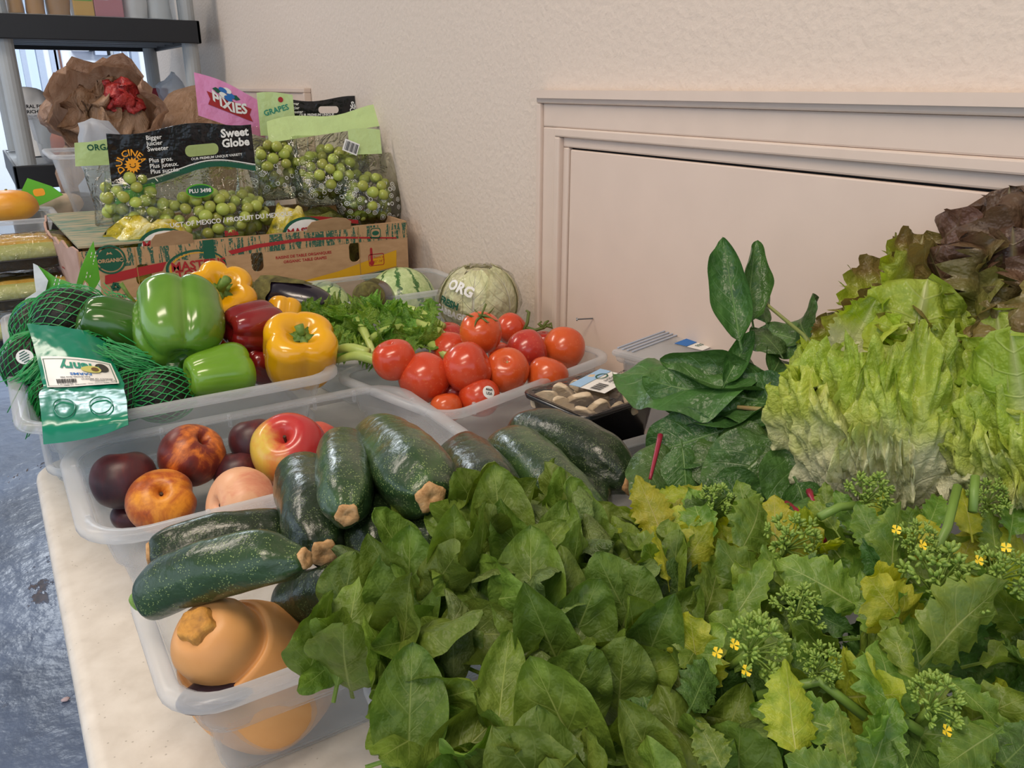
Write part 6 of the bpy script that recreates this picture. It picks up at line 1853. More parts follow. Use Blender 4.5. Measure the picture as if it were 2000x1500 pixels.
spin = [thing('spinach_bunch', lb, 'spinach', loc, None, 'bunches of fresh spinach') for lb, loc in (
    ('spinach bunch at the back of the heap, against the zucchini', (.27, .42, .80)),
    ('spinach bunch at the left of the heap, drooping over the squash bin', (.17, .40, .80)),
    ('spinach bunch at the front of the heap with broad flat leaves', (.22, .30, .80)),
    ('spinach bunch at the right of the heap beside the yellow-green rapini', (.33, .36, .80)))]
def spin_h(x, y):
    """height of the heap surface"""
    return .875 + .075 * math.exp(-(((x - .27) / .13) ** 2 + ((y - .43) / .12) ** 2)) + .02 * math.exp(-(((x - .20) / .10) ** 2 + ((y - .32) / .1) ** 2)) - .05 * max(0, (x - .33) / .1) * max(0, (.38 - y) / .1)
for iy in range(10):
    for ix in range(11):
        x = .135 + .0245 * ix + R0.uniform(-.011, .011); y = .235 + .027 * iy + R0.uniform(-.012, .012)
        # outline of the heap on the table
        if y > .50 - max(0, .20 - x) * .5 or y > .53 - .45 * max(0, x - .28): continue
        if x < .15 and y > .44: continue
        if x > .36 and y < .33: continue
        if x - .14 < (.34 - y) * .20: continue
        h = spin_h(x, y)
        g_ = 1 if x < .2 and y > .33 else (2 if y < .34 else (3 if x > .30 else 0))
        d = Vector((R0.gauss(-.10, .38), R0.gauss(.12, .32), 1.0 + R0.uniform(-.2, .3)))
        n = Vector((-x * 1.0 + R0.gauss(0, .22), -y + R0.gauss(0, .22), .22 + R0.gauss(0, .2)))
        L = R0.uniform(.068, .098)
        m = R0.choice(SPL) if R0.random() < .66 else R0.choice(SPW)
        dn = d.normalized()
        base = Vector((x, y, h)) - dn * L * .78
        put_leaf(m, spin[g_], base, dn, n, L)
for k in range(90):       # lower layer filling the bin
    x, y = R0.uniform(.15, .37), R0.uniform(.20, .46)
    if x > .34 and y < .30: continue
    d = Vector((R0.gauss(0, .8), R0.gauss(0, .8), .45)); dn = d.normalized(); L = R0.uniform(.07, .095)
    g_ = 1 if x < .2 and y > .33 else (2 if y < .34 else (3 if x > .30 else 0))
    put_leaf(R0.choice(SPL), spin[g_], Vector((x, y, spin_h(x, y) - .035)) - dn * L * .5, dn, Vector((-x, -y, .45)) + Vector((R0.gauss(0, .2), R0.gauss(0, .2), 0)), L)
# leaves seen singly in the photograph
def sp(k, a, b, n, g_, kk=1.0, w=False): pix_leaf((SPW if w else SPL)[k], spin[g_], a, b, n, kk)
sp(2, (705, 1235, .545), (590, 1372, .52), (-.35, .25, 1), 1, 1.0)            # drooping over the squash bin
sp(0, (830, 1270, .56), (640, 1150, .56), (.1, .7, .8), 1)
sp(1, (800, 1270, .545), (735, 1110, .56), (.15, .1, 1), 1, 1.05)
sp(5, (750, 1180, .57), (640, 1185, .555), (-.3, .8, .6), 1, .9)
sp(3, (850, 1420, .50), (690, 1310, .51), (.2, .6, .9), 1)
sp(0, (690, 1160, .60), (790, 1085, .60), (.1, .6, .8), 1, .9)
sp(0, (840, 1200, .58), (790, 1060, .60), (-.2, .2, 1), 1, 1.0, True)
sp(1, (850, 1180, .58), (860, 1060, .59), (.2, 0, 1), 0, 1.1)
sp(4, (965, 1480, .44), (985, 1300, .475), (.05, .1, 1), 2, 1.35)
sp(1, (1010, 1440, .46), (1090, 1300, .48), (.1, .1, 1), 2, 1.25)
sp(0, (1120, 1350, .48), (1060, 1150, .53), (-.1, .15, 1), 2, 1.2)
sp(3, (880, 1340, .51), (850, 1200, .54), (-.2, .1, 1), 2, 1.2)
sp(4, (770, 1360, .51), (830, 1240, .54), (.2, 0, 1), 1, 1.15)
sp(2, (1000, 1180, .58), (960, 1010, .60), (-.2, .1, 1), 0, 1.15)
sp(0, (1060, 1170, .57), (1055, 1040, .60), (.1, .1, 1), 0, 1.35)
sp(5, (1010, 1200, .57), (1010, 1010, .60), (-.1, .1, 1), 0, 1.2)
sp(3, (1190, 1100, .58), (1040, 990, .62), (.3, .9, .5), 0, 1.0)
sp(1, (1250, 1180, .56), (1130, 1020, .61), (.4, .8, .6), 0)
sp(4, (1330, 1160, .56), (1200, 1060, .60), (.4, .8, .6), 3)
sp(0, (1330, 1330, .52), (1240, 1130, .56), (.6, .4, .8), 3, 1.1)
sp(2, (1340, 1260, .54), (1290, 1090, .58), (.5, .2, .9), 3, 1.2)
sp(5, (1200, 1300, .52), (1240, 1170, .55), (.1, .3, 1), 3, 1.0)
sp(3, (1130, 1280, .52), (1180, 1120, .56), (.2, .1, 1), 0, 1.1)
sp(1, (1150, 1490, .44), (1260, 1420, .46), (.1, .6, .9), 2, 1.0)
sp(4, (1060, 1520, .43), (1130, 1440, .45), (.0, .6, .9), 2, 1.1)
sp(0, (1190, 1470, .45), (1290, 1500, .44), (.0, .7, .8), 2, 1.0)

# ---- rapini (broccoli rabe)
M['rap'] = leafmat('rapini_leaf', '#55792c', '#7f9a3a', '#bcc880', .45, .32, 7, 3.0, .30, .03, vary=.2, bstr=.2, nscale=4, huev=.02, edge=('#9db84a', .4))
M['rap_y'] = leafmat('yellowing_rapini_leaf', '#93a42c', '#bcc03c', '#d5cf8a', .45, .35, 7, 3.0, .30, .03, vary=.2, bstr=.2, nscale=7, huev=.025)
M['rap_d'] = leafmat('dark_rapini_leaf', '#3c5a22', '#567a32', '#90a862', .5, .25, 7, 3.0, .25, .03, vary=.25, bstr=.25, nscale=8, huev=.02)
def rapset(mt, sd): return [leaf('rapini_leaf', mt, sd + k, wid=(.22, .27, .18, .30)[k], pet=.14, petw=.02, bend=(-.7, .4, -1.1, -.4)[k], cup=(.5, -.5, .8, -.3)[k], ruf=.05, rf=3.5, frill=.02, tooth=.15, nt_=(9, 11, 8, 10)[k], crk=.04, crs=4, nu=44, nv=13, pw=.7, a=.75, twist=(.3, -.4, .6, -.2)[k], wav=.7) for k in range(4)]
RAP, RAY, RAD = rapset(M['rap'], 40), rapset(M['rap_y'], 50), rapset(M['rap_d'], 60)
M['bud'] = speckled('rapini_buds', [(.3, '#64802c'), (.55, '#84a042'), (.8, '#a8ba60')], 45, .5)
M['petal'] = plain('yellow_petal', '#f2d02c', .5)
M['rstem'] = plain('rapini_stem', '#6f8f3c', .45)
rap = [thing('rapini_bunch', lb, 'greens', loc, None, 'bunches of flowering rapini') for lb, loc in (
    ('rapini bunch with yellowing leaves between the spinach and the chard', (.36, .40, .80)),
    ('rapini bunch in front with a bud cluster carrying yellow flowers', (.33, .26, .80)),
    ('rapini bunch at the right edge in front of the lettuce', (.47, .27, .80)),
    ('rapini bunch at the bottom right corner with broad toothed leaves', (.38, .17, .80)))]
def floret_mesh(seed, R=1.0, n=150):
    rnd = random.Random(seed); b = MB()
    base = lathe([(0, -1), (.6, -.6), (.62, .3), (.3, .95), (0, 1.05)], 6, 6)
    cl = []
    for k in range(17):
        f = (k + .5) / 17; el = math.acos(1 - f * 1.02); az = k * 2.39996 + rnd.uniform(-.3, .3)
        cl.append(Vector((math.sin(el) * math.cos(az), math.sin(el) * math.sin(az), math.cos(el) * .75)) * rnd.uniform(.62, .95))
    for q in cl:
        n1 = rnd.randint(8, 12)
        b.tube([Vector((0, 0, -.5 * R)), q * R * .55 + Vector((0, 0, -.12 * R)), q * R * .95], [.035 * R, .03 * R, .02 * R], 4, False)
        for m_ in range(n1):
            d = (q.normalized() * .5 + Vector((rnd.gauss(0, .7), rnd.gauss(0, .7), rnd.gauss(.1, .6)))).normalized()
            p = q * R + d * R * rnd.uniform(.12, .24)
            s = R * rnd.uniform(.06, .105)
            Rm = frame(d + Vector((0, 0, .3)), (1, .2, 0))
            b.raw([p + Rm @ Vector((v[0] * s, v[1] * s, v[2] * s * 1.3)) for v in base[0]], base[1])
    b.tube([Vector((0, 0, -1.6 * R)), Vector((0, 0, -.3 * R))], [.10 * R, .12 * R], 7)
    m = mesh('bud_cluster', b.V, b.F); m.materials.append(M['bud'])
    return m
FL = [floret_mesh(s) for s in (1, 2, 3)]
def petal_mesh():
    b = MB()
    for k in range(4):
        a = pi / 2 * k
        V = [(0, 0, 0)] + [(.9 * math.cos(a + d) * (1 if d else 1.15), .9 * math.sin(a + d) * (1 if d else 1.15), .25 + .2 * abs(d)) for d in (-.55, -.25, 0, .25, .55)]
        b.raw(V, [(0, i, i + 1) for i in range(1, 5)])
    m = mesh('flower', b.V, b.F); m.materials.append(M['petal']); return m
PET = petal_mesh()
def floret(parent, px, py, rpx, t, up=(-.2, -.4, 1), k=0, flowers=()):
    c = P(px, py, t); r = rpx * t / 1600
    o = bpy.data.objects.new('bud_cluster', FL[k % 3]); COL.objects.link(o); o.parent = parent; o['kind'] = 'stuff'
    Mx = frame(up, (1, 0, 0)).to_4x4() @ Matrix.Scale(r, 4); Mx.translation = c
    o.matrix_basis = Matrix.Translation(-parent.location) @ Mx
    for (fx_, fy_) in flowers:
        q = bpy.data.objects.new('flower', PET); COL.objects.link(q); q.parent = parent
        Mx = frame(TOCAM + _U * .5 + _R * R0.uniform(-.5, .5), (1, 0, 0)).to_4x4() @ Matrix.Scale(.0034, 4); Mx.translation = P(px + fx_, py + fy_, t - r * .9)
        q.matrix_basis = Matrix.Translation(-parent.location) @ Mx
def rap_h(x, y):
    return .885 + .03 * math.exp(-(((x - .36) / .08) ** 2 + ((y - .41) / .08) ** 2)) + .025 * math.exp(-(((x - .45) / .12) ** 2 + ((y - .27) / .12) ** 2)) + .008 * math.sin(x * 40) * math.cos(y * 37)
for iy in range(12):
    for ix in range(12):
        x = .265 + .027 * ix + R0.uniform(-.012, .012); y = .085 + .030 * iy + R0.uniform(-.012, .012)
        if x < .40 - (y - .10) * 0.25 and y > .33 and x < .33: continue
        if x < .30 and y > .28: continue
        if y > .47 - (x - .33) * .55: continue
        h = rap_h(x, y)
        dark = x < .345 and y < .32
        g_ = 0 if (x < .42 and y > .33) else (1 if y > .22 and x < .40 else (2 if y > .20 else 3))
        d = Vector((R0.gauss(-.15, .6), R0.gauss(-.05, .6), .75 + R0.uniform(-.3, .3)))
        n = Vector((-x + R0.gauss(0, .25), -y + R0.gauss(0, .25), .45 + R0.gauss(0, .2)))
        L = R0.uniform(.060, .088) * (.8 if dark else 1)
        q = R0.random()
        yl = .45 if g_ == 0 else .13
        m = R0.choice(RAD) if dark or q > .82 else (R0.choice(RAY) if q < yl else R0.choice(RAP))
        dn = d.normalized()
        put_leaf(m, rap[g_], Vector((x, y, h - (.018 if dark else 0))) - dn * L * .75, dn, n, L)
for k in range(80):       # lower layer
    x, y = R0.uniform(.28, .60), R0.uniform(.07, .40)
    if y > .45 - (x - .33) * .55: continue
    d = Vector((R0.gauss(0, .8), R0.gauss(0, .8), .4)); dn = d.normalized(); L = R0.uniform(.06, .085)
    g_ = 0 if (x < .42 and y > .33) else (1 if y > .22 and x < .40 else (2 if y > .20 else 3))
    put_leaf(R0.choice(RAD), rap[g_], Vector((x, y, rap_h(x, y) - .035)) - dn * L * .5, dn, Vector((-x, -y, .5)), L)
def rp(S, k, a, b, n, g_, kk=1.0): pix_leaf(S[k], rap[g_], a, b, n, kk)
rp(RAP, 1, (1560, 1200, .545), (1510, 1110, .56), (.0, .2, 1), 1, 1.5)
rp(RAP, 3, (1700, 1200, .53), (1560, 1110, .53), (.0, .3, 1), 1, 1.2)
rp(RAP, 0, (1740, 1130, .54), (1690, 1000, .565), (-.1, .1, 1), 2, 1.25)
rp(RAP, 1, (1740, 1150, .53), (1745, 1000, .56), (.1, .1, 1), 2, 1.1)
rp(RAP, 3, (1740, 1440, .44), (1735, 1250, .475), (-.1, .1, 1), 3, 1.1)
rp(RAP, 1, (1800, 1300, .47), (1920, 1160, .50), (.2, .2, 1), 2, 1.2)
rp(RAP, 2, (1830, 1310, .47), (1990, 1430, .45), (.1, .5, .9), 3, 1.1)
rp(RAY, 1, (1560, 1500, .42), (1530, 1330, .455), (-.1, .3, 1), 3, 1.15)
rp(RAP, 3, (1420, 1520, .42), (1380, 1440, .43), (-.1, .4, 1), 3, 1.5)
rp(RAP, 1, (1660, 1520, .42), (1640, 1420, .43), (.0, .4, 1), 3, 1.4)
rp(RAY, 0, (1330, 1120, .57), (1320, 1010, .60), (-.1, .1, 1), 0, 1.2)
rp(RAY, 1, (1300, 1060, .59), (1260, 960, .62), (-.3, .2, 1), 0, 1.2)
rp(RAY, 2, (1440, 1220, .54), (1400, 1060, .57), (-.2, .1, 1), 0, 1.1)
rp(RAP, 3, (1440, 1090, .57), (1510, 960, .60), (.2, .2, 1), 0, 1.0)
rp(RAP, 0, (1390, 1080, .58), (1340, 940, .62), (-.2, .1, 1), 0, 1.0)
rp(RAY, 3, (1840, 1080, .55), (1800, 1010, .57), (-.1, .2, 1), 2, 1.1)
rp(RAP, 0, (1700, 1450, .43), (1440, 1350, .46), (.0, .8, .7), 1, .9)
rp(RAP, 2, (1560, 1360, .46), (1480, 1300, .475), (-.1, .7, .8), 1, 1.0)
rp(RAD, 1, (1280, 1420, .46), (1230, 1290, .50), (-.2, .2, 1), 1, 1.2)
rp(RAD, 3, (1340, 1400, .46), (1400, 1290, .48), (.1, .3, 1), 1, 1.1)
rp(RAP, 1, (1960, 1420, .43), (1850, 1490, .42), (.0, .5, .9), 3, 1.2)
for a in ((1545, 1062, 62, .575, 0, 0, ()), (1475, 1265, 70, .475, 1, 1, ((-75, 10), (-42, -6), (-18, 45))), (1840, 1135, 78, .515, 2, 2, ((-40, -70), (70, -40))), (1955, 1120, 60, .52, 2, 0, ((10, -50),)), (1825, 1372, 62, .445, 3, 1, ((22, 55),)), (1700, 968, 50, .60, 2, 2, ()), (1930, 975, 42, .60, 2, 0, ()), (1560, 1190, 52, .51, 1, 2, ()), (1600, 1300, 48, .475, 1, 0, ()), (1400, 980, 40, .61, 0, 1, ()), (1790, 1060, 46, .54, 2, 0, ((-40, -25),))):
    floret(rap[a[4]], a[0], a[1], a[2], a[3], (R0.uniform(-.5, .2), R0.uniform(-.7, -.2), 1), a[5], a[6])
for k in range(60):       # crowding small leaves on top
    x, y = R0.uniform(.30, .58), R0.uniform(.08, .42)
    if y > .47 - (x - .33) * .5 or (x < .33 and y > .3): continue
    d = Vector((R0.gauss(-.1, .7), R0.gauss(-.1, .7), .8)); dn = d.normalized(); L = R0.uniform(.04, .065)
    g_ = 0 if (x < .42 and y > .33) else (1 if y > .22 and x < .40 else (2 if y > .20 else 3))
    put_leaf(R0.choice(RAP + RAY if R0.random() < .8 else RAD), rap[g_], Vector((x, y, rap_h(x, y) + .008)) - dn * L * .6, dn, Vector((-x + R0.gauss(0, .3), -y + R0.gauss(0, .3), .5)), L)
for a in ((1690, 1060, 1640, 960, 0), (1760, 1070, 1730, 975, 1), (1800, 1050, 1850, 960, 2), (1900, 1060, 1880, 960, 3), (1970, 1060, 1990, 960, 0), (1850, 1090, 1790, 1000, 1), (1640, 1050, 1590, 970, 2), (1950, 1100, 1930, 1000, 1)):
    rp(RAP if a[4] != 3 else RAY, a[4], (a[0], a[1], .585), (a[2], a[3], .605), (R0.uniform(-.3, .3), .3, 1), 2, 1.1)
# stalks between leaves
for pts, g_ in (([(1480, 1360, .48), (1600, 1330, .47), (1690, 1400, .46)], 1), ([(1820, 1090, .55), (1850, 1030, .56), (1870, 950, .58)], 2), ([(1900, 1000, .57), (1905, 930, .58)], 2), ([(1720, 1380, .455), (1800, 1430, .45)], 3), ([(1600, 1010, .585), (1640, 990, .59), (1690, 985, .60)], 0)):
    MB().tube([P(*p) for p in pts], .0032, 7).build('stalk', M['rstem'], rap[g_], True, world=True)

# small bits seen among the leaves and on the floor
p = P(1262, 1478, .44)
t = thing('paper_tag', 'slim white paper tag caught among the front spinach leaves', 'tag', p)
place2d(poly2d([[(-.012, .004), (.010, -.004), (.012, -.001), (-.010, .008)]], .0004), planar(p, _R, _U), 'card', M['card_white'], t, True)
p = P(128, 1366, z=.004)
t = thing('paper_scrap', 'tiny pinkish scrap lying on the blue floor', 'scrap', p)
V, F, UV = lathe([(0, -.5), (.8, -.4), (1, .1), (.5, .5), (0, .6)], 9, 6, None, wob=.3, wscale=3)
add('scrap', mesh('scrap', [(v[0] * .009, v[1] * .006, v[2] * .006) for v in V], F), plain('pink_scrap', '#cdb4b4', .6), t)
# ---- chard
M['chard'] = leafmat('chard_leaf', '#38592a', '#557d3c', '#8fae6c', .36, .18, 7, 4.2, .28, .03, vary=.18, bstr=.25, nscale=4, huev=.012)
M['chard_stem'] = speckled('chard_stem', [(.3, '#7d8a48'), (.55, '#949058'), (.85, '#a36a58')], 25, .4, stretch=(1, .2, 1))
M['chard_red'] = plain('crimson_stem', '#96243c', .35)
CH = [leaf('chard_leaf', M['chard'], 80 + k, wid=(.33, .38, .24, .40, .30, .36)[k], pet=.10, petw=.02, bend=(-.6, -1.0, .3, -.5, .7, -1.3)[k], cup=(-.6, .6, 1.5, -.4, -.8, .5)[k], ruf=.05, rf=2.0, crk=.035, crs=3.5, nu=34, nv=17, pw=.6, a=.75, twist=(.2, -.3, .3, 0, .4, -.2)[k], wav=.6) for k in range(6)]
chard = thing('chard_bunch', 'dark green chard bunch with reddish stems left of the lettuce', 'greens', P(1400, 850, .8) - Vector((0, 0, .14)))
def chl(k, a, b, n, kk=1.0, stem=None, sw=.0015):
    o = pix_leaf(CH[k], chard, a, b, n, kk)
    if not stem: return
    # raised midrib following the blade
    m = CH[k]; nv = 17; mid = [Vector(m.vertices[i * nv + nv // 2].co) + Vector((0, 0, .004)) for i in range(0, 24)]
    Mx = chard.matrix_basis @ o.matrix_basis; s = Mx.to_scale()[0]
    V = [p for p in mid[::3]]
    b_ = MB().tube(V, [sw / s * (1 - .07 * i) for i in range(len(V))], 6)
    r_ = b_.build('midrib', M[stem], o, True)
chl(2, (1448, 685, .80), (1418, 500, .86), (-.3, .1, 1), 1.05)                # upright leaf, left fold
chl(2, (1470, 640, .82), (1447, 488, .865), (.5, .1, .9), 1.0)
chl(5, (1590, 672, .80), (1490, 575, .84), (-.2, -.5, .8), 1.0)             # leaf hanging from the slanting stem
chl(0, (1530, 700, .80), (1480, 600, .83), (.3, .1, .9), .9)
chl(3, (1520, 740, .80), (1195, 705, .88), (.05, .85, .55), 1.0)             # long leaf out to the left
chl(1, (1540, 770, .78), (1275, 780, .84), (-.15, .7, .7), 1.0)
chl(0, (1535, 800, .77), (1300, 830, .81), (-.2, .5, .85), 1.0)
chl(5, (1500, 740, .80), (1540, 690, .80), (.2, .3, .9), 1.6)
chl(3, (1535, 850, .75), (1410, 960, .74), (-.1, .3, .9), 1.25)
chl(1, (1540, 845, .745), (1590, 985, .69), (-.2, .4, .9), 1.25)
chl(4, (1290, 850, .80), (1265, 970, .76), (-.3, .1, 1), 1.25, 'chard_red', .0030)
chl(0, (1330, 860, .78), (1350, 960, .75), (.1, .1, 1), 1.3)
chl(5, (1380, 930, .74), (1500, 975, .70), (.0, .5, .8), 1.1)
chl(1, (1560, 1000, .66), (1690, 1060, .60), (.1, .5, .9), 1.2, 'chard_red', .0034)
chl(3, (1580, 960, .68), (1640, 1090, .60), (.0, .3, .9), 1.0, 'chard_red', .003)
chl(2, (1410, 760, .80), (1440, 700, .82), (.0, .2, .9), 1.7)
chl(4, (1500, 640, .83), (1470, 560, .86), (.5, .0, .8), 1.2)
chl(3, (1540, 880, .74), (1330, 900, .77), (-.1, .5, .9), 1.0)
chl(1, (1560, 800, .76), (1400, 760, .80), (-.1, .3, .9), 1.1)
chl(4, (1480, 780, .79), (1260, 760, .84), (-.1, .4, .9), 1.0)
chl(2, (1530, 760, .79), (1330, 740, .84), (-.1, .6, .8), 1.2)
chl(5, (1550, 930, .71), (1600, 1010, .68), (.1, .4, .9), 1.5)
chl(1, (1420, 840, .78), (1240, 880, .79), (-.2, .4, .9), 1.0)
chl(0, (1600, 680, .81), (1520, 640, .82), (.1, .3, .9), 1.5)
b = MB(); b.tube([P(1460, 562, .85), P(1510, 605, .83), P(1570, 655, .80), P(1600, 700, .77)], [.0014, .0018, .0022, .0028], 8)
b.build('stem', M['chard_stem'], chard, True, world=True)
MB().tube([P(1440, 795, .79), P(1490, 800, .78), P(1535, 822, .76)], [.002, .0027, .0036], 8).build('stem', M['chard_stem'], chard, True, world=True)
MB().tube([P(1535, 985, .67), P(1575, 1015, .64), P(1605, 1060, .61)], [.0035, .004, .0045], 8).build('stem', M['chard_red'], chard, True, world=True)

# ---- lettuce
M['let'] = leafmat('lettuce_leaf', '#a3b73a', '#c3cf52', '#e6e6b4', .36, .36, 9, 2.2, .20, .16, grad=[(.14, '#efebd8'), (.42, '#e6e4bc'), (.62, '#bccc4c'), (.75, '#9dbb38'), (.95, '#8fa840')], vary=.12, bstr=.3, nscale=5, huev=.012)
M['let_red'] = leafmat('red_tipped_lettuce_leaf', '#93a83c', '#b3c24a', '#dcdca8', .36, .32, 9, 2.2, .20, .14, grad=[(.05, '#e6e0c0'), (.28, '#d2d67e'), (.5, '#a3b83c'), (.72, '#8a8a3a'), (.84, '#774a40'), (1, '#65403c')], vary=.12, bstr=.3, nscale=5, huev=.012)
M['let_dark'] = leafmat('dark_red_lettuce_leaf', '#6b5a3c', '#857a48', '#b3b078', .38, .3, 9, 2.2, .2, .12, grad=[(.05, '#c9c590'), (.3, '#8a9436'), (.5, '#76743a'), (.75, '#6b4a40'), (1, '#5e403c')], vary=.15, bstr=.3, nscale=5, huev=.012)
def letset(mt, sd, dark=0): return [leaf('lettuce_leaf', mt, sd + k, wid=(.40, .46, .36, .42)[k], pet=.0, petw=.12, bend=(.45, .2, .7, .1)[k], cup=(.9, .7, 1.1, .8)[k], ruf=(.085, .075, .095, .085)[k], rf=(5.5, 4.6, 6.3, 5)[k], frill=.02, tooth=.10, nt_=15, crk=.07, crkb=1, crs=6.0, nu=60, nv=29, pw=.42, a=1.0, rpow=3.2, twist=(.15, -.2, .2, -.1)[k], wav=.5) for k in range(4)]
LE, LR, LD = letset(M['let'], 120), letset(M['let_red'], 130), letset(M['let_dark'], 140)
def lettuce(label, base, ax, L, layers, seed):
    rnd = random.Random(seed)
    base = Vector(base); ax = Vector(ax).normalized(); Rm = frame(ax, TOCAM)
    t = thing('lettuce', label, 'lettuce', base)
    V, F, UV = lathe([(0, -.012), (.012, -.010), (.016, 0), (.014, .02), (0, .035)], 20, 10)
    add('core', mesh('core', [Rm @ Vector(v) for v in V], F, UV), plain('lettuce_core', '#d8cfae', .5), t)
    for n, tilt, k, S, ph in layers:
        for j in range(n):
            az = ph + 2 * pi * j / n + rnd.uniform(-.18, .18)
            rad = Rm @ Vector((math.cos(az), math.sin(az), 0))
            tl_ = tilt + rnd.uniform(-.10, .10)
            d = ax * math.cos(tl_) + rad * math.sin(tl_)
            S_ = S[j % len(S)] if isinstance(S, tuple) else S
            put_leaf(S_[rnd.randrange(4)], t, base + rad * .012 + ax * .01, d, -rad + ax * .25 if k > 0 else rad, L * abs(k) * rnd.uniform(.92, 1.08))
    return t
M['let_wrap'] = leafmat('lettuce_outer_leaf', '#a9bc3e', '#c6d456', '#e8e8c0', .36, .30, 9, 2.2, .03, .10, grad=[(.28, '#eee9d8'), (.50, '#e4e2bc'), (.66, '#c4d060'), (.85, '#a9bf42'), (1, '#94a83e')], vary=.06, bstr=.25, nscale=70, huev=.008)
def wrap_leaf(parent, C, ax, rx, rz, az0, span, el0, el1, off, mat, seed, flare=.020, frill=.014):
    """outer head leaf hugging the lettuce ball: broad pale rib at the base, blistered blade, frilled rim"""
    Rm = frame(ax, TOCAM); nu, nv = 44, 61
    rnd = random.Random(seed); p1, p2 = rnd.uniform(0, 6), rnd.uniform(0, 6)
    V, UV, F = [], [], []
    for i in range(nu):
        u = i / (nu - 1)
        for j in range(nv):
            v = -1 + 2 * j / (nv - 1)
            w = math.sin(pi * min(.5, .10 + .55 * u)) ** .7 * (1 - .25 * max(0, u - .75) / .25)
            top = 1 - .20 * v * v + .10 * mnoise.noise(Vector((v * 3.2, seed, 1))) + .05 * mnoise.noise(Vector((v * 16, seed, 3)))
            el = el0 + (el1 - el0) * u * top
            az = az0 + span * v * w
            fl = max(0, (u - .55) / .45)
            edge = max(fl, max(0, (abs(v) - .72) / .28) * min(1, u * 2))
            bl = mnoise.noise(Vector((v * 4 + seed, u * 5, seed))) * .006 + abs(mnoise.noise(Vector((v * 9, u * 10 + seed, 2)))) * .010 + abs(mnoise.noise(Vector((v * 19, u * 21 + seed, 5)))) * .003
            rib = .0016 * math.cos(v * 22 + p2) * (1 - u) ** 1.2 + .003 * math.exp(-(v / .12) ** 2) * (1 - u)
            r = 1.0
            d = off + bl * min(1, max(0, u * 1.9 - .25)) + rib + flare * fl ** 1.8 + frill * edge ** 1.2 * (1.6 * mnoise.noise(Vector((v * 7, u * 5, seed + 9))) + 1.1 * mnoise.noise(Vector((v * 15, u * 9, seed + 4))))
            nx, ny, nz = math.cos(el) * math.cos(az), math.cos(el) * math.sin(az), math.sin(el)
            dz = frill * .9 * edge * (mnoise.noise(Vector((v * 8, u * 4, seed + 20))) + .6 * mnoise.noise(Vector((v * 20, u * 9, seed + 30))))
            V.append(C + Rm @ Vector((nx * (rx + d), ny * (rx + d), nz * (rz + d) + dz))); UV.append((.5 + v / 2, max(0, (el - el0) / 1.95 - .04 * v * v)))
    for i in range(nu - 1):
        for j in range(nv - 1):
            F.append((i * nv + j, i * nv + j + 1, (i + 1) * nv + j + 1, (i + 1) * nv + j))
    return add('leaf', mesh('leaf', V, F, UV), mat, parent, True)
B1 = P(1715, 965, .70)
let1 = lettuce('large yellow-green lettuce head with white base and red frilly tips', B1, (P(1775, 600, .75) - B1), .178,
        [(5, .10, .98, LR, .3), (6, .20, .95, (LR, LE), .9), (6, .34, .80, LE, .2)], 3)
C1 = P(1738, 815, .715); A1x = (_U + _R * .12 - TOCAM * .10)
for az, sp_, e0, e1, off, sd in ((-1.75, .75, -1.35, .60, .000, 1), (1.75, .75, -1.35, .65, .000, 2), (-.95, .80, -1.40, .50, .004, 3), (1.05, .75, -1.40, .60, .004, 4), (-.15, .85, -1.42, .62, .006, 5), (-1.25, .55, -1.35, .25, .013, 6), (.75, .50, -1.38, -.05, .013, 7), (-.55, .40, -1.38, -.15, .014, 8)):
    wrap_leaf(let1, C1, A1x,   .069, .080, az, sp_, e0, e1, off, M['let_wrap'], sd)
for k, a, b_, n, kk, S in ((1, (1740, 740, .73), (1830, 500, .78), (0, .1, 1), .95, LR), (2, (1800, 740, .73), (1900, 510, .77), (.3, .1, 1), .95, LR), (0, (1710, 700, .73), (1740, 490, .78), (-.3, .1, 1), .9, LR), (3, (1660, 720, .73), (1610, 600, .75), (-.5, .1, .9), .9, LR), (0, (1760, 640, .75), (1790, 480, .79), (.1, .1, 1), 1.1, LR), (1, (1640, 720, .71), (1700, 590, .72), (0, .1, 1), 1.0, LE), (2, (1820, 760, .70), (1850, 610, .72), (.2, .1, 1), 1.0, LE)):
    o = pix_leaf(S[k], let1, a, b_, n, kk)
B2 = P(2050, 1040, .64)
lettuce('lettuce head cut by the right edge, pale green with crinkled leaves', B2, (P(2020, 600, .66) - B2), .19, [(5, .12, .95, LR, .2), (6, .3, .9, LE, .7), (7, .5, .8, LE, .1)], 5)
let2 = [o for o in bpy.data.objects if o.get('label', '').startswith('lettuce head cut')][0]
C2 = P(2040, 880, .66)
for az, sp_, e0, e1, off, sd in ((-1.5, .7, -1.3, .9, .0, 11), (-.8, .8, -1.35, .7, .004, 12), (.2, .8, -1.4, .8, .006, 13), (-1.2, .5, -1.3, .35, .011, 14), (-.4, .5, -1.35, .1, .013, 15)):
    wrap_leaf(let2, C2, _U - _R * .05, .066, .080, az, sp_, e0, e1, off, M['let_wrap'], sd)
B3 = P(1985, 800, .72)
lettuce('dark red-tipped lettuce head behind the large one at the right edge', B3, (P(1985, 420, .74) - B3), .19, [(5, .10, 1.0, LD, .3), (6, .26, .95, LD, .8), (6, .42, .8, LD, .3)], 8)

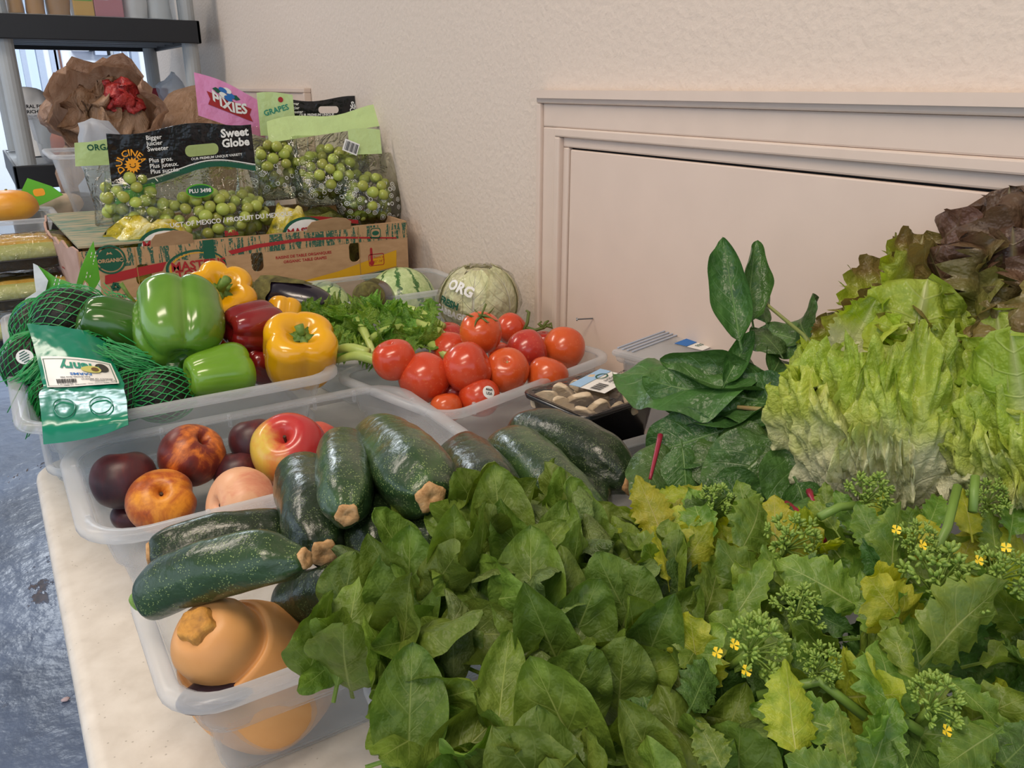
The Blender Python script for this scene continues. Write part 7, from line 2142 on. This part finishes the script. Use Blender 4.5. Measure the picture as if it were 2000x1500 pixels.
# ---- celery
M['cel'] = leafmat('celery_leaf', '#5c8a2e', '#90b445', '#bdd084', .42, .3, 5, 3, .25, .03, vary=.3, bstr=.4, nscale=9, huev=.02)
M['cel_stalk'] = speckled('celery_stalk', [(.3, '#8fab4a'), (.6, '#b0c26a'), (.85, '#ccd394')], 18, .35, stretch=(1, 1, .1))
CE = [leaf('celery_leaf', M['cel'], 160 + k, wid=(.36, .42, .3)[k], pet=.2, petw=.03, bend=(-.7, .4, -1.0)[k], cup=(.5, -.6, .7)[k], ruf=.06, rf=3, tooth=.55, nt_=4.5, crk=.04, nu=36, nv=13, pw=.7, a=.85, twist=(.3, -.4, .5)[k], wav=.6) for k in range(3)]
cel = thing('celery_bunch', 'leafy celery bunch lying behind the yellow pepper and tomatoes', 'celery', P(740, 680, 1.24))
rom = thing('celery_bunch', 'paler celery heart lying at the left under the eggplant', 'celery', P(640, 640, 1.26))
for k, (a, b_) in enumerate((((762, 595, 1.34), (865, 640, 1.27)), ((775, 610, 1.33), (870, 660, 1.25)), ((700, 610, 1.33), (860, 650, 1.24)), ((730, 690, 1.16), (690, 620, 1.28)), ((640, 690, 1.16), (720, 690, 1.14)), ((655, 705, 1.15), (740, 705, 1.13)), ((770, 640, 1.28), (880, 700, 1.2)), ((700, 680, 1.2), (790, 640, 1.26)))):
    A, B = P(*a), P(*b_); mid_ = A.lerp(B, .5) + Vector((0, 0, .008))
    MB().tube(cr([tuple(A), tuple(mid_), tuple(B)], 9), [.004 + .0035 * min(1, i / 5) for i in range(9)], 10).build('stalk', M['cel_stalk'], cel, True, world=True)
for k in range(70):
    px, py = R0.uniform(655, 850), R0.uniform(595, 700)
    if py > 720 - abs(px - 740) * .5: continue
    t_ = 1.34 - (py - 590) / 120 * .16 - .03
    A = P(px, py, t_); d = Vector((R0.gauss(-.2, .6), R0.gauss(-.3, .5), .5 + R0.uniform(-.3, .4)))
    put_leaf(R0.choice(CE), cel, A - d.normalized() * .025, d, TOCAM + Vector((R0.gauss(0, .4), R0.gauss(0, .4), R0.gauss(0, .4))), R0.uniform(.035, .06))
for k in range(26):
    px, py = R0.uniform(585, 680), R0.uniform(605, 690)
    A = P(px, py, 1.30 - (py - 600) / 100 * .1); d = Vector((R0.gauss(-.5, .4), R0.gauss(0, .5), .6 + R0.uniform(-.3, .4)))
    put_leaf(R0.choice(CE), rom, A - d.normalized() * .025, d, TOCAM + Vector((R0.gauss(0, .3), R0.gauss(0, .3), R0.gauss(0, .3))), R0.uniform(.045, .065))
